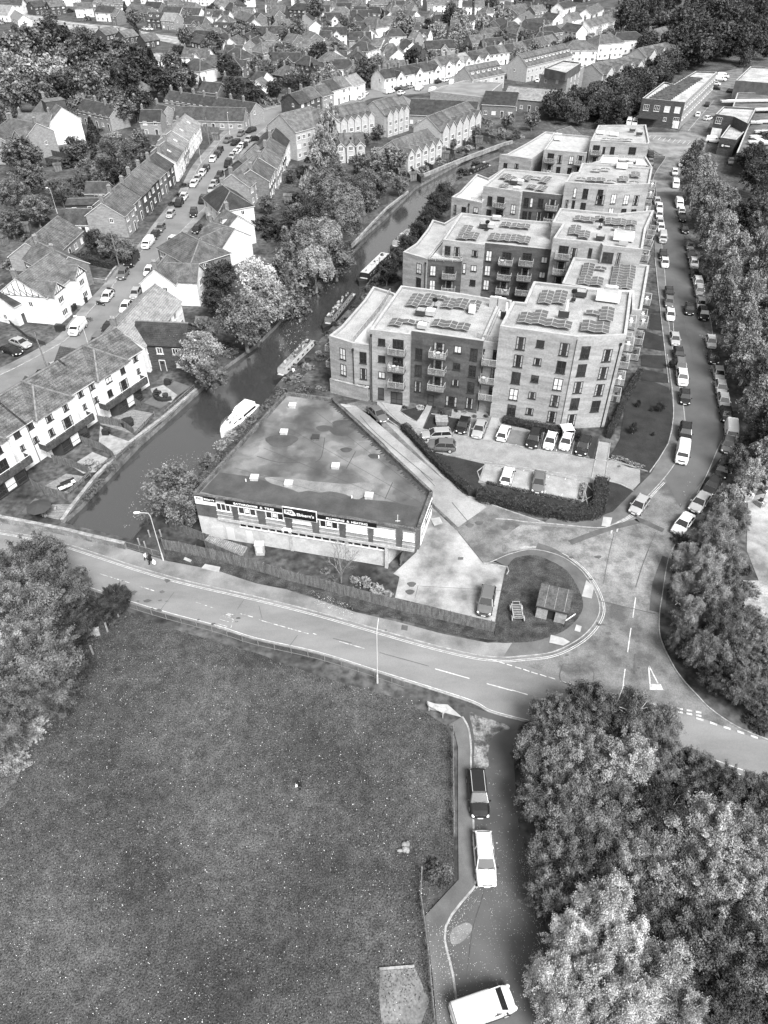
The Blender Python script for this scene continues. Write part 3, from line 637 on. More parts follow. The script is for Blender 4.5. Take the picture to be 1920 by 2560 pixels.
trees('in the tree belt right of the junction', '1575,1078,30,rl 1548,1118,28,rl 1592,1120,30,rm 1522,1165,32,rl 1555,1165,44,rl 1485,1205,32,rl 1525,1220,40,rl 1575,1215,36,rm 1475,1265,30,rl 1535,1280,42,rl 1580,1280,32,rm 1490,1325,36,rl 1560,1345,46,rm 1625,1350,42,bm 1475,1380,30,rm 1520,1400,40,rm 1590,1410,46,bm 1640,1430,40,bm '
      '1550,1465,36,bd 1605,1480,44,bm 1650,1510,40,bm 1640,1560,30,ud', axis='y')
trees('at the right edge', '1640,380,36,bd 1650,440,36,bd 1625,340,30,bd 1655,300,24,bd', axis='y')
trees('on the canal bank opposite the flats', '430,765,50,bl 390,735,38,bm 455,810,34,bm 440,715,30,bm 525,690,58,bm 553,600,46,bp 575,650,50,bl 620,560,58,cm 625,620,44,cm 665,520,42,wm 680,575,40,wl 700,520,44,wl 725,555,40,bm 700,470,38,bd 640,480,36,bd 735,480,46,wm 700,420,42,wm 760,420,34,bd 790,395,30,bm 720,380,34,bm 745,440,40,wm '
      '475,600,38,bd 462,650,28,bd 430,620,20,um 480,745,20,ud 500,760,18,um 600,500,34,ud 570,480,30,ud 640,430,26,ud 800,440,22,um 700,330,34,pl 705,290,28,pl 715,260,22,pl 690,360,22,ul 665,400,18,pl 758,320,18,cd 780,350,20,bm 815,350,22,bm 850,340,26,bm 830,370,24,um 870,380,22,um 905,330,16,um')
trees('on the tow path below the flats', '475,960,16,ul 500,940,16,ul 520,925,14,um 455,985,16,um 540,905,14,um 575,880,13,um 610,845,16,um 640,815,16,ul 665,790,14,ul 690,770,14,um 655,840,18,um 720,720,12,um 745,690,12,um 790,640,14,um 815,610,20,ud 835,585,24,bd 860,555,22,bd 880,525,20,bd 905,500,24,bd 925,470,26,bd 945,440,26,bd 960,415,22,bd 1000,370,16,ud 1030,355,14,ud 700,840,8,um 850,600,16,ud 770,670,10,um')
trees('beside the showroom', '370,1050,56,bm 395,1095,46,bm 345,1080,34,bm 430,1060,26,bm 440,1000,16,um')
trees('in the woodland at the upper left', '30,110,40,bm 75,95,42,bm 120,85,42,bd 20,150,40,bl 70,150,38,bl 115,150,34,bl 155,120,36,bm 30,195,38,bm 85,195,36,bm 130,190,32,bd 170,165,30,bm 195,110,36,bd 225,150,34,bm 270,120,36,bm 180,80,24,bm 205,180,36,bm 250,190,30,cd 275,165,32,bd 300,135,36,bd 330,150,34,cd 350,175,30,bd '
      '290,210,26,bd 310,225,26,bd 265,235,26,bm 240,215,28,bm 385,165,24,bm 410,170,18,bd 370,130,20,bm 165,230,22,bm 150,250,18,bm 0,250,30,bm')
trees('in the gardens left of the street', '200,285,24,cd 210,330,28,cd 240,340,34,rm 285,350,34,rm 310,330,24,bd 165,320,26,bm 150,350,24,ud 190,370,26,bm 220,385,22,bm 240,370,30,bd 290,390,26,bd 325,390,22,bd 40,330,34,bm 60,380,36,bm 30,420,34,bm 75,450,30,bm 20,480,28,bm 110,400,20,um 130,420,18,ud 170,420,20,um '
      '205,520,26,bd 240,530,30,bm 270,540,24,bm 180,555,22,ud 225,560,20,ud 155,480,16,ud 20,570,18,um 40,600,16,ud 300,300,20,bm 330,310,18,ud 395,400,10,ud 385,420,10,ud 410,400,9,um 370,440,10,ud 190,690,10,um 320,460,10,um')
trees('around the bridge wall', '320,1125,10,ud 305,1115,10,um 200,1060,12,um 215,1040,12,um 185,1075,12,um 240,1010,12,um')
def bare_tree(g, h, label):
    root = empty('bare_tree', g, 0, label, 'tree'); rr = random.Random(6); mt = MB(); mb = MB()
    mt.tube((0, 0, -.1), (.05, .02, h * .22), .13, .10, 8); mt.build('trunk', BARK, root)
    def grow(p, d, L, r, k):
        q = p + d * L; mb.tube(p, q, r, r * .7, 5 if k > 2 else 4, 0, False)
        if k == 0: return
        for _ in range(3 if k > 1 else 4):
            e = (d + Vector((rr.uniform(-.6, .6), rr.uniform(-.6, .6), rr.uniform(-.1, .35)))).normalized(); grow(q, e, L * rr.uniform(.6, .85), r * .62, k - 1)
    for i in range(4): grow(Vector((.05, .02, h * .2)), Vector((math.cos(i * 1.7) * .4, math.sin(i * 1.7) * .4, 1)).normalized(), h * .24, .06, 4)
    mb.build('branches', mat('pale_twigs', .12, .22, 4.0), root)
bare_tree(U('G', 552, 405), 6.2, 'thin bare tree growing up in front of the showroom wall')
for x, y, r, k in ((700, 400, 50, 'light'), (780, 440, 50, 'light'), (850, 480, 40, 'light'), (450, 330, 34, 'mid'), (500, 380, 30, 'mid'), (640, 380, 34, 'light')): tree('G', x, y, r, 'bush', k, 'behind the timber fence')
for x, y, r in ((965, 350, 34), (820, 330, 20), (905, 370, 12), (790, 490, 30), (915, 530, 12), (1040, 70, 24)): tree('D', x, y, r, 'birch' if r < 32 else 'broad', 'dark', 'on the lawn by the flats')
for x, y, r, s in ((535, 195, 78, 'mid'), (490, 130, 50, 'dark'), (575, 265, 50, 'dark'), (480, 215, 44, 'dark'), (600, 170, 46, 'mid')): tree('J', x, y + 0, r, 'bush', s, 'by the lane fence')
for x, y, r in ((335, 870, 20), (330, 690, 20), (340, 1150, 30), (300, 870, 26), (370, 820, 20)): tree('I', x, y, r, 'bush', 'mid', 'along the lane fence')
for x, y, r, s in ((930, 820, 38, 'pale'), (860, 750, 30, 'dark'), (1120, 860, 34, 'dark'), (520, 735, 28, 'light'), (1060, 820, 20, 'dark'), (1250, 850, 26, 'dark'), (1320, 860, 28, 'light'), (1400, 900, 26, 'mid'), (1500, 900, 26, 'dark'), (800, 820, 24, 'dark'), (60, 650, 26, 'light'), (110, 655, 22, 'mid'), (1170, 900, 22, 'dark')):
    tree('M', x, y, r, 'bush', s, 'in the beds before the flats')
trees('at the front of the flats', '985,310,4,ud', 'D')
# hedges as clipped runs of leaves
def hedge(P, w, h, shade, label, step=.16, cat='hedge', dens=1.0):
    P = resample(P, .5); rng = np.random.default_rng(len(P)); pts = []; nor = []
    A = np.array([[p.x, p.y] for p in P]); 
    for i in range(len(A) - 1):
        t = A[i + 1] - A[i]; L = np.hypot(*t); t = t / (L + 1e-9); n_ = np.array([-t[1], t[0]]); k = int(340 * L * (w + 2 * h) / 2.4 * dens)
        u = rng.random(k); s = rng.random(k) * (w + 2 * h); bulge = 1 + .12 * math.sin(i * .8) + rng.normal(size=k) * .05
        side = np.where(s < h, -1, np.where(s > h + w, 1, 0)); off = np.where(side == 0, (s - h) - w / 2, side * w / 2) * bulge
        z = np.where(side == -1, s, np.where(side == 1, s - h - w, h * bulge)) 
        xy = A[i] + np.outer(u * L, t) + np.outer(off, n_); pts.append(np.column_stack([xy, z]))
        nor.append(np.column_stack([np.outer(side, n_), (side == 0) * 1.0 + .2]))
    P_ = np.concatenate(pts); N_ = np.concatenate(nor); c = P_.mean(0); c[2] = 0
    e = empty('hedge', Vector(c), 0, label, cat)
    link(quads_mesh('foliage', P_ - c, N_, rng.uniform(.6, 1.3, len(P_)) * .078, LEAF[shade], rng), 'foliage', e)
    mb = MB(); Q = [Vector((p.x - c[0], p.y - c[1], 0)) for p in P]; ribbon(mb, Q, w * .75, 0, h * .86); mb.build('stems', mat('hedge_core', .02), e)
    return e
hedge(US('C', '125,290 200,370 300,480 420,600 560,725'), 1.1, 1.1, 'dark', 'narrow dark clipped hedge between the slab lane and the car park', dens=.8)
hedge(US('C', '600,735 800,785 1000,830 1200,870 1330,865 1375,840 1395,760 1405,640'), 1.9, 1.5, 'dark', 'thick dark clipped hedge wrapping round the gravel parking bays', dens=.8)
hedge(US('D', '620,560 680,440 720,330 780,230 825,150'), .9, 1.4, 'dark', 'tall dark hedge beside the right hand side of the front flats', dens=.7)
hedge(US('C', '770,245 950,285 1130,320 1290,345'), 1.4, 1.0, 'dark', 'low dark hedge in front of the tallest flats, behind parked cars', dens=.7)
hedge(US('C', '665,645 850,690 1050,730 1280,775'), .5, .4, 'mid', 'low loose edging hedge along the gravel bays', dens=.8)
hedge(US('C', '1290,655 1268,765'), .6, .5, 'light', 'short pale hedge at the right end of the gravel bays', dens=.8)
hedge(US('d', '470,440 600,470 750,500'), 1.2, 1.6, 'dark', 'dark garden hedge behind the black van on the street', dens=.5)
hedge(US('a', '1440,830 1550,800 1640,785'), 2.0, 1.8, 'dark', 'dark hedge along the bend of the residential street', dens=.25)
hedge(US('D', '640,690 700,700 770,725 850,760'), .8, .4, 'light', 'pale flowering border on the lawn near the entrance drive', dens=.7)
hedge(US('O', '560,985 760,990') + US('f', '0,620 60,655'), 1.5, 1.5, 'dark', 'dark hedge behind the front flats roof', dens=.3)
# fallen leaves
def litter(name, label, areas, m, cat='leaves'):
    rng = np.random.default_rng(8); pts = []
    for P, n, sc in areas:
        x0 = min(p.x for p in P); x1 = max(p.x for p in P); y0 = min(p.y for p in P); y1 = max(p.y for p in P); z = P[0].z
        poly = [(p.x, p.y) for p in P]; k = 0
        while k < n:
            x = rng.uniform(x0, x1); y = rng.uniform(y0, y1); ins = False
            for i in range(len(poly)):
                a, b = poly[i], poly[i - 1]
                if (a[1] > y) != (b[1] > y) and x < (b[0] - a[0]) * (y - a[1]) / (b[1] - a[1]) + a[0]: ins = not ins
            if ins: pts.append((x, y, z, sc * rng.uniform(.5, 1.2)))
            k += 1
    A = np.array(pts); N = np.zeros((len(A), 3)); N[:, 2] = 2.5
    tag(link(quads_mesh('leaf_litter', A[:, :3], N, A[:, 3], m, rng), name), label, cat, None, 'stuff')
LL = mat('fallen_leaves', .2, .7, 3.0)
litter('fallen_leaves', 'pale fallen leaves scattered over meadow, lane and verges', [
    (smooth_line(US('J', '800,300 592,575 600,600 640,900 668,1110 700,1110 670,900 640,620 660,575 830,330', .09), 1), 900, .036), (US('J', '1080,60 1140,60 1240,400 1280,600 1240,760 1180,760 1210,600 1160,380', .09), 600, .036), (US('J', '600,560 680,1200 1150,1150 1270,600 1150,50 900,0 820,330', .09), 1300, .036), (US('J', '800,300 600,570 640,700 720,560 860,330', .09), 260, .036), (US('J', '440,520 600,560 690,1244 530,1244', .17), 500, .04), (US('I', '400,150 500,170 820,600 900,1240 500,1240 400,800', .10), 420, .045),
    (US('S', '20,1560 1050,1740 1100,2400 1000,2560 -100,2560 -100,1700', .09), 5200, .05), (US('G', '350,450 640,560 620,640 380,540', .2), 700, .05), (US('S', '1740,1180 1700,1300 1660,1500 1640,1480 1690,1300 1720,1180', .09), 400, .06),
    (US('F', '0,-10 420,95 830,190 640,225 400,150 0,70', .16), 300, .05), (US('f', '1230,900 1310,1240 1290,1240 1210,900', .09), 300, .07)], LL)
litter('floating_leaves', 'pale leaves floating on the canal water', [(US('L', '950,700 1340,620 1300,800 900,1100 780,1160', WATER_Z + .02), 420, .07), (US('e', '150,900 350,860 330,980 150,1080', WATER_Z + .02), 220, .08), (US('e', '400,600 520,560 500,660 400,660', WATER_Z + .02), 60, .09)], LL)

# longer tufts standing out of the meadow and along its edges
def tufts(name, label, P, n, size, m):
    rng = np.random.default_rng(21); x0 = min(p.x for p in P); x1 = max(p.x for p in P); y0 = min(p.y for p in P); y1 = max(p.y for p in P); poly = [(p.x, p.y) for p in P]
    A = np.column_stack([rng.uniform(x0, x1, n), rng.uniform(y0, y1, n)]); keep = [inside(x, y, poly) for x, y in A]; A = A[keep]
    # gather into drifts
    g = np.sin(A[:, 0] * .9 + 2 * np.sin(A[:, 1] * .5)) + np.sin(A[:, 1] * 1.1 + 1.5 * np.sin(A[:, 0] * .7)) + rng.normal(size=len(A)) * .9; A = A[g > -.2]
    Q = np.column_stack([A, np.full(len(A), .06) + rng.random(len(A)) * .05]); tag(link(quads_mesh(name, Q, rng.normal(size=(len(Q), 3)) + np.array([0, 0, .6]), size * rng.uniform(.5, 1.5, len(Q)), m, rng, .45), name), label, 'grass', None, 'stuff')
tufts('grass_tufts', 'tufts of longer grass all over the meadow', FIELD[:6] + US('G', '400,1020 780,1130 900,1160 I:180,70 350,200 365,800 380,1244 J:420,560 500,1400 S:1100,2650 -80,2650 -100,1600'), 90000, .075, leafmat('grass_blades', .018, .17))
tufts('verge_tufts', 'tufts of grass and weeds on the verge below the timber fence', US('F', '1080,210 1400,290 1659,350 G:0,355 400,450 900,570 1540,745 1560,785 1300,745 1100,685 700,595 400,505 200,445 0,410 F:1400,325'), 26000, .07, leafmat('weed_blades', .008, .075))
tufts('island_tufts', 'rough grass on the island by the hut', ISL, 14000, .07, _mc['weed_blades'])
tufts('edge_tufts', 'pale long grass along the left edge of the meadow', US('S', '-200,1500 150,1490 175,1560 130,1640 90,1760 60,1900 -20,2050'), 16000, .11, leafmat('dry_blades', .03, .19))
tufts('bank_weeds', 'weeds and brambles on the bank below the showroom', US('E', '20,760 60,700 590,110 560,90 430,210 200,400 120,560 60,640 0,740') , 9000, .14, LEAF['mid'])
# ------------------------------------------------------------------ houses
WALL = {'l': mat('light_brick', .28, .40, 1.0, v2=True, scale2=7, amt2=.15, stretch=(1, 1, 4)), 'w': mat('white_render', .50, .72, .45, v2=True, scale2=3, amt2=.12), 'p': mat('pale_brick', .16, .26, 1.0, v2=True, scale2=7, amt2=.2, stretch=(1, 1, 4)),
        'g': mat('grey_brick', .09, .16, 1.0, v2=True, scale2=7, amt2=.2, stretch=(1, 1, 4)), 'k': mat('dark_brick', .035, .07, 1.0, v2=True, scale2=7, amt2=.25, stretch=(1, 1, 4))}
ROOF = {'d': mat('dark_tiles', .022, .052, .7, v2=True, scale2=5, amt2=.4, course=.21, jitter=.25), 'm': mat('grey_tiles', .05, .12, .7, v2=True, scale2=5, amt2=.35, course=.21, jitter=.2),
        'l': mat('weathered_pale_tiles', .12, .22, .8, v2=True, scale2=5, amt2=.3, course=.21, jitter=.15), 'o': mat('mossy_tiles', .045, .12, .9, v2=True, scale2=6, amt2=.5, course=.24)}
WFRAME = mat('white_frame', .58); DFRAME = mat('dark_frame', .035, rough=.5)
GLASS = mat('window_glass', .02, rough=.06, spec=.8); BLIND = mat('window_blind', .45, .62, 3.0); CURT = mat('curtain', .2, .34, 4.0)
TPLAS = None; CHIM = mat('chimney_brick', .09, .2, 4.0); POT = mat('chimney_pot', .3); DOORM = mat('painted_door', .06, rough=.5); FASC = mat('white_bargeboard', .5); RIDGE = mat('ridge_tiles', .10, .2, 2.0)
_wm = {}
def window_mesh(w, h, frame, panes=2, glass=None):
    curtain = glass == 'curtain'; glass = None if curtain else glass
    k = (w, h, frame.name, panes, glass.name if glass else '', curtain)
    if k not in _wm:
        mb = MB()      # local: x along wall, y outward, z up, centred
        mb.box(0, .03, -h / 2, w, .06, .09, 0); mb.box(0, .03, h / 2 - .09, w, .06, .09, 0)
        for i in range(panes + 1):
            x = -w / 2 + .045 + (w - .09) * i / panes; mb.box(x, .029, -h / 2 + .09, .09, .058, h - .18, 0)
        if h > 1.5: mb.box(0, .028, -h * .12, w - .1, .056, .07, 0)
        mb.box(0, .012, -h / 2 + .09, w - .18, .016, h - .18, 1)
        if curtain:
            for sx in (-1, 1): mb.box(sx * (w / 2 - .09 - w * .08), .0215, -h / 2 + .09, w * .16, .01, h - .18, 2)
        mb.box(0, .07, -h / 2 - .07, w + .16, .14, .06, 0)
        _wm[k] = mb.mesh('window', [frame, glass or GLASS, CURT])
    return _wm[k]
def door_mesh():
    if 'door' not in _wm:
        mb = MB(); mb.box(0, .03, 0, .95, .06, 2.1, 0); mb.box(0, .065, 1.45, .5, .02, .35, 1); mb.box(0, .04, 2.1, 1.15, .09, .1, 2); mb.box(-.53, .04, 0, .09, .09, 2.1, 2); mb.box(.53, .04, 0, .09, .09, 2.1, 2)
        _wm['door'] = mb.mesh('door', [DOORM, GLASS, WFRAME])
    return _wm['door']
def chimney_mesh():
    if 'ch' not in _wm:
        mb = MB(); mb.box(0, 0, -1.2, .62, .95, 2.3, 0); mb.box(0, 0, 1.1, .74, 1.07, .14, 0)
        for y in (-.28, 0, .28): mb.tube((0, y, 1.24), (0, y, 1.6), .1, .08, 7, 1)
        _wm['ch'] = mb.mesh('chimney', [CHIM, POT])
    return _wm['ch']
CAMXY = Vector((0, 0, 0))
def gable_roof(mb, L, D, e, r, oh=.3, th=.14, hip=0.0, both=True):
    """roof over L x D footprint, eave height e, ridge height r; hip = length of hipped end on each side"""
    dz = (r - e) / (D / 2) * oh; a = L / 2 + (oh if hip else .18); b = D / 2 + oh; z0 = e - dz; ra = L / 2 + .18 - hip if hip else a
    for z_, m in ((0, 0),):
        E = [(-a, -b, z0), (a, -b, z0), (a, b, z0), (-a, b, z0)]; T = [(-ra, 0, r), (ra, 0, r)]
        up = lambda p: (p[0], p[1], p[2] + th)
        mb.face([up(E[0]), up(E[1]), up(T[1]), up(T[0])]); mb.face([up(E[2]), up(E[3]), up(T[0]), up(T[1])])
        mb.face([E[1], E[0], T[0], T[1]]); mb.face([E[3], E[2], T[1], T[0]])
        for p, q in ((E[0], E[1]), (E[2], E[3])): mb.face([p, q, up(q), up(p)], 1)
        if hip:
            mb.face([up(E[1]), up(E[2]), up(T[1])]); mb.face([up(E[3]), up(E[0]), up(T[0])])
            for p, q in ((E[1], E[2]), (E[3], E[0])): mb.face([p, q, up(q), up(p)], 1)
        else:
            for p, q, t in ((E[1], E[2], T[1]), (E[3], E[0], T[0])):
                mb.face([p, t, up(t), up(p)], 1); mb.face([t, q, up(q), up(t)], 1)
        mb.bar(up(T[0]), up(T[1]), .26, .12, 2)
        if hip:
            for c, t in ((E[0], T[0]), (E[3], T[0]), (E[1], T[1]), (E[2], T[1])): mb.bar(up(c), up(t), .22, .1, 2)
def wall_body(mb, L, D, e, r, gable=True):
    mb.prism([(-L / 2, -D / 2), (L / 2, -D / 2), (L / 2, D / 2), (-L / 2, D / 2)], -.3, e, 0, bottom=False)
    if gable:
        for s in (-1, 1):
            x0, x1 = s * L / 2, s * (L / 2 - .25)
            A = [(x0, -D / 2, e), (x0, D / 2, e), (x0, 0, r)]; B = [(x1, -D / 2, e), (x1, D / 2, e), (x1, 0, r)]
            mb.face(A if s > 0 else A[::-1]); mb.face(B[::-1] if s > 0 else B)
def cross_gable(root, x, s, w, out, D, e, r, wall, roof, timber=False, win=True, hip=False):
    """a wing with its own gable on the long side s (+1/-1) at x"""
    y0 = s * D / 2; mb = MB(); y1 = y0 + s * out; lo, hi = sorted((y0 - s * .02, y1))
    mb.prism([(x - w / 2, lo), (x + w / 2, lo), (x + w / 2, hi), (x - w / 2, hi)], -.3, e - .01, 0, bottom=False)
    if not hip:
        A = [(x - w / 2, y1, e - .01), (x + w / 2, y1, e - .01), (x, y1, r - .05)]; mb.face(A if s < 0 else A[::-1])
        mb.face([(p[0], p[1] - s * .2, p[2]) for p in (A if s > 0 else A[::-1])])
    mb.build('wing_wall', wall, root)
    mb = MB(); th = .15; oh = .28; yb = y1 + s * oh; b = w / 2 + .25; zz = e - (r - e) / (w / 2) * .25
    yr = yb - s * (w / 2 if hip else 0); back = 0.0
    for q in (-1, 1):
        P = [(x + q * b, yb, zz), (x, yr, r), (x, back, r), (x + q * b, back, zz)]
        T = [(p[0], p[1], p[2] + th) for p in P]
        # clip low back corners to the main slope: stop at the wall line
        T[3] = (x + q * b, y0 - s * .3, zz + th); P[3] = (x + q * b, y0 - s * .3, zz)
        mb.face(T if q * s > 0 else T[::-1]); mb.face(P[::-1] if q * s > 0 else P)
        mb.face([P[0], P[1], T[1], T[0]], 1)
    if hip:
        A = [(x - b, yb, zz + th), (x + b, yb, zz + th), (x, yr, r + th)]; mb.face(A if s < 0 else A[::-1])
        for q in (-1, 1): mb.bar((x + q * b, yb, zz + th), (x, yr, r + th), .24, .12, 2)
    mb.bar((x, yr, r + th), (x, back, r + th), .24, .12, 2)
    mb.build('wing_roof', [roof, FASC, RIDGE], root)
    if timber:
        mb = MB(); yy = y1 + s * .03
        mb.bar((x - w / 2, yy, e), (x + w / 2, yy, e), .05, .16); mb.bar((x - w / 2 + .3, yy, e + .1), (x, yy, r - .1), .05, .16); mb.bar((x + w / 2 - .3, yy, e + .1), (x, yy, r - .1), .05, .16)
        for k in range(-2, 3): mb.bar((x + k * w / 6, yy, e), (x + k * w / 6, yy, r - .15 - abs(k) * w / 6 * (r - e) / (w / 2)), .05, .12)
        mb.build('timbering', DFRAME, root)
    if win:
        for z in ((1.5, 4.1) if e > 4 else (1.4,)):
            link(window_mesh(min(1.8, w * .5), 1.25, WFRAME, 3), 'window', root, (x, y1 + s * .0, z), 0 if s > 0 else math.pi)
hrnd = random.Random(7)
def house_at(mid, rz, L, D, e, r, wall='p', roof='m', hip=0.0, place='', look=None, cross=(), chim=1, dorm=0, sky_l=0, wins=True, timber=False, name='house', label=None, dark=False, cat='house', pitch_w=3.0, ends=None, group=None):
    root = empty(name, (mid[0], mid[1], 0), rz)
    wl, rf = WALL[wall], ROOF[roof]
    mb = MB(); wall_body(mb, L, D, e, r, not hip); mb.build('wall', wl, root)
    mb = MB(); gable_roof(mb, L, D, e, r, hip=hip); ro = mb.build('roof', [rf, FASC if wall != 'k' or ends else DFRAME, RIDGE], root)
    for i in range(chim):
        x = (-L / 2 + .5 + hip * .8) if i == 0 else (L / 2 - .5 - hip * .8)
        link(chimney_mesh(), 'chimney', ro, (x, hrnd.choice((-.3, .3, 0)), r + .3))
    fr = DFRAME if dark else WFRAME
    c, s_ = math.cos(rz), math.sin(rz)
    def faces(nx, ny):       # does this side face the camera, or nearly so
        wx, wy = nx * c - ny * s_, nx * s_ + ny * c
        v = Vector((-mid[0], -mid[1], 0)).normalized(); return wx * v.x + wy * v.y > -.25
    if wins:
        n = max(1, int(L / pitch_w)); rows = (1.45, 4.0) if e > 4 else (1.4,)
        if e > 6.8: rows = (1.45, 4.0, 6.4)
        for s in (-1, 1):
            if not faces(0, s): continue
            for zi, z in enumerate(rows):
                for i in range(n):
                    x = -L / 2 + L * (i + .5) / n
                    if any(abs(x - cx) < cw / 2 + .7 and cs == s for cx, cs, cw, co in cross): continue
                    if zi == 0 and i == n // 2 and s == -1: link(door_mesh(), 'door', root, (x, s * D / 2, 0), math.pi if s < 0 else 0); continue
                    link(window_mesh(1.5 if (i + zi) % 2 else 1.15, 1.2, fr, 3 if (i + zi) % 2 else 2, hrnd.choice((BLIND, 'curtain', 'curtain', None, None))), 'window', root, (x, s * D / 2, z), 0 if s > 0 else math.pi)
        for s in (-1, 1):
            if faces(s, 0) and D > 6 and hrnd.random() < .7:
                for z in rows[-1:]:
                    link(window_mesh(.9, 1.1, fr, 2), 'window', root, (s * L / 2, hrnd.choice((-1.4, 0, 1.5)), z), -math.pi / 2 * s)
    for cx, cs, cw, co in cross:
        cross_gable(root, cx, cs, cw, co, D, e, min(r - .15, e + cw * .45), wl, rf, timber, True)
    for i in range(dorm):
        s = -1 if faces(0, -1) else 1; x = -L / 2 + L * (i + .5) / dorm; zc = e + (r - e) * .42; yy = s * D / 2 * .62
        mb = MB(); mb.box(x, yy * .75, zc - .3, 1.5, D * .22, 1.15, 0); mb.box(x, yy * .76, zc + .85, 1.75, D * .25, .12, 1)
        dm = mb.build('dormer', [wl if wall == 'w' else WALL['w'], rf], root)
        link(window_mesh(1.1, .8, WFRAME, 2), 'window', dm, (x, yy * .75 + s * D * .11, zc + .3), 0 if s > 0 else math.pi)
    for i in range(sky_l):
        s = -1 if faces(0, -1) else 1; t = .45; x = -L / 2 + L * (i + .6) / (sky_l + .3); y = s * D / 2 * t; z = r - (r - e) * t; ang = math.atan2(r - e, D / 2)
        mb = MB(); mb.hexa([(x - .35, y - s * .5, z + .5 * math.tan(ang) + .14), (x + .35, y - s * .5, z + .5 * math.tan(ang) + .14), (x + .35, y + s * .5, z - .5 * math.tan(ang) + .14), (x - .35, y + s * .5, z - .5 * math.tan(ang) + .14),
                 (x - .35, y - s * .5, z + .5 * math.tan(ang) + .24), (x + .35, y - s * .5, z + .5 * math.tan(ang) + .24), (x + .35, y + s * .5, z - .5 * math.tan(ang) + .24), (x - .35, y + s * .5, z - .5 * math.tan(ang) + .24)], 0)
        mb.build('roof_light', BLIND, ro)
    if ends:                      # half timbered end gable
        for sx in ends:
            mb = MB(); xx = sx * (L / 2 + .03)
            mb.bar((xx, -D / 2, e), (xx, D / 2, e), .16, .05)
            for k in range(-3, 4):
                y = k * D / 8; zt = r - abs(y) * (r - e) / (D / 2) - .2; mb.bar((xx, y, e), (xx, y, zt), .13, .05)
                if k < 3:
                    y2 = (k + 1) * D / 8; zt2 = r - abs(y2) * (r - e) / (D / 2) - .2; mb.bar((xx, y, e + .1), (xx, y2, max(e + .3, min(zt, zt2) * .6 + e * .4)), .1, .05)
            mb.build('timbering', DFRAME, root)
    WN = {'w': 'white', 'p': 'pale', 'l': 'light', 'g': 'grey', 'k': 'dark brick'}[wall]
    RN = {'d': 'dark', 'm': 'grey', 'l': 'pale', 'o': 'mossy'}[roof]
    if label: tag(root, label, cat, group)
    else: auto(root, look or ('%s house with %s %s roof' % (WN, RN, 'hipped' if hip else 'gabled')), place, cat, group or ('houses ' + place))
    HOUSES.append((Vector((mid[0], mid[1], 0)), rz, L, D)); return root
def house(f, x1, y1, x2, y2, D=8, e=4.9, r=7.6, hip=0, **k):
    """ridge ends as surveyed, at ridge height r"""
    a = U(f, x1, y1, r); b = U(f, x2, y2, r); d = b - a; L = d.length + (2 * hip if hip else 0)
    return house_at((a + b) / 2, math.atan2(d.y, d.x), L, D, e, r, hip=hip, **k)
def terrace(f, x1, y1, x2, y2, n, D=8, e=4.9, r=7.6, walls='p', roofs='m', stagger=0.0, step=0.0, cross=None, **k):
    a = U(f, x1, y1, r); b = U(f, x2, y2, r); d = (b - a); L = d.length / n; u = d.normalized(); nn = Vector((-u.y, u.x, 0))
    for i in range(n):
        m = a + u * L * (i + .5) + nn * (stagger * hrnd.uniform(-1, 1)); dz = step * hrnd.uniform(-1, 1)
        house_at(m, math.atan2(d.y, d.x), L - .02, D, e + dz, r + dz, wall=walls[i % len(walls)], roof=roofs[i % len(roofs)], cross=cross(i, L) if cross else (), **k)

# left side of the residential street, from the near end
P1 = 'left of the residential street'
house('d', 100, 562, 345, 385, D=10, e=5.6, r=9.0, wall='w', roof='m', cross=((-4.0, -1, 4.2, 1.2), (4.2, -1, 4.2, 1.2)), timber=True, ends=(-1,), chim=2, label='white half-timbered pair of houses with black gable beams at the near bend of the street')
house('d', 235, 322, 440, 420, D=8, e=4.6, r=7.2, wall='g', roof='m', place=P1, chim=1)
house('d', 165, 330, 375, 158, D=10, e=3.2, r=6.4, wall='p', roof='o', label='long low bungalow with mossy tiled roof behind the half-timbered pair', name='bungalow', cat='bungalow', chim=0)
house('d', -60, 640, 20, 600, D=9, e=4.0, r=6.5, wall='w', roof='d', place=P1)
house('d', 440, 45, 640, 40, D=6, e=2.6, r=3.2, wall='k', roof='d', place=P1, chim=0, look='low dark roofed workshop')
house('d', 430, 110, 590, 110, D=8, e=2.6, r=5.0, wall='w', roof='d', place=P1, chim=0, look='low outbuilding with dark tiled roof')
terrace('a', 640, 1312, 1010, 985, 6, D=9.5, e=5.2, r=8.2, walls='pgkkgk', roofs='mommmd', stagger=.7, step=.25, place='in the left street terrace', pitch_w=2.6, sky_l=0, chim=1)
terrace('a', 1010, 985, 1190, 737, 4, D=9, e=5.2, r=8.0, walls='wpww', roofs='mlll', stagger=.8, step=.3, place='in the left street terrace', pitch_w=2.6, sky_l=1, chim=1)
for q in ((560, 1180, 700, 1180), (700, 1110, 830, 1070), (820, 950, 960, 940), (900, 870, 1040, 880)): house('a', *q, D=6, e=2.6, r=4.6, wall='g', roof='d', place='behind the left hand terrace', chim=0, look='low dark roofed back extension')
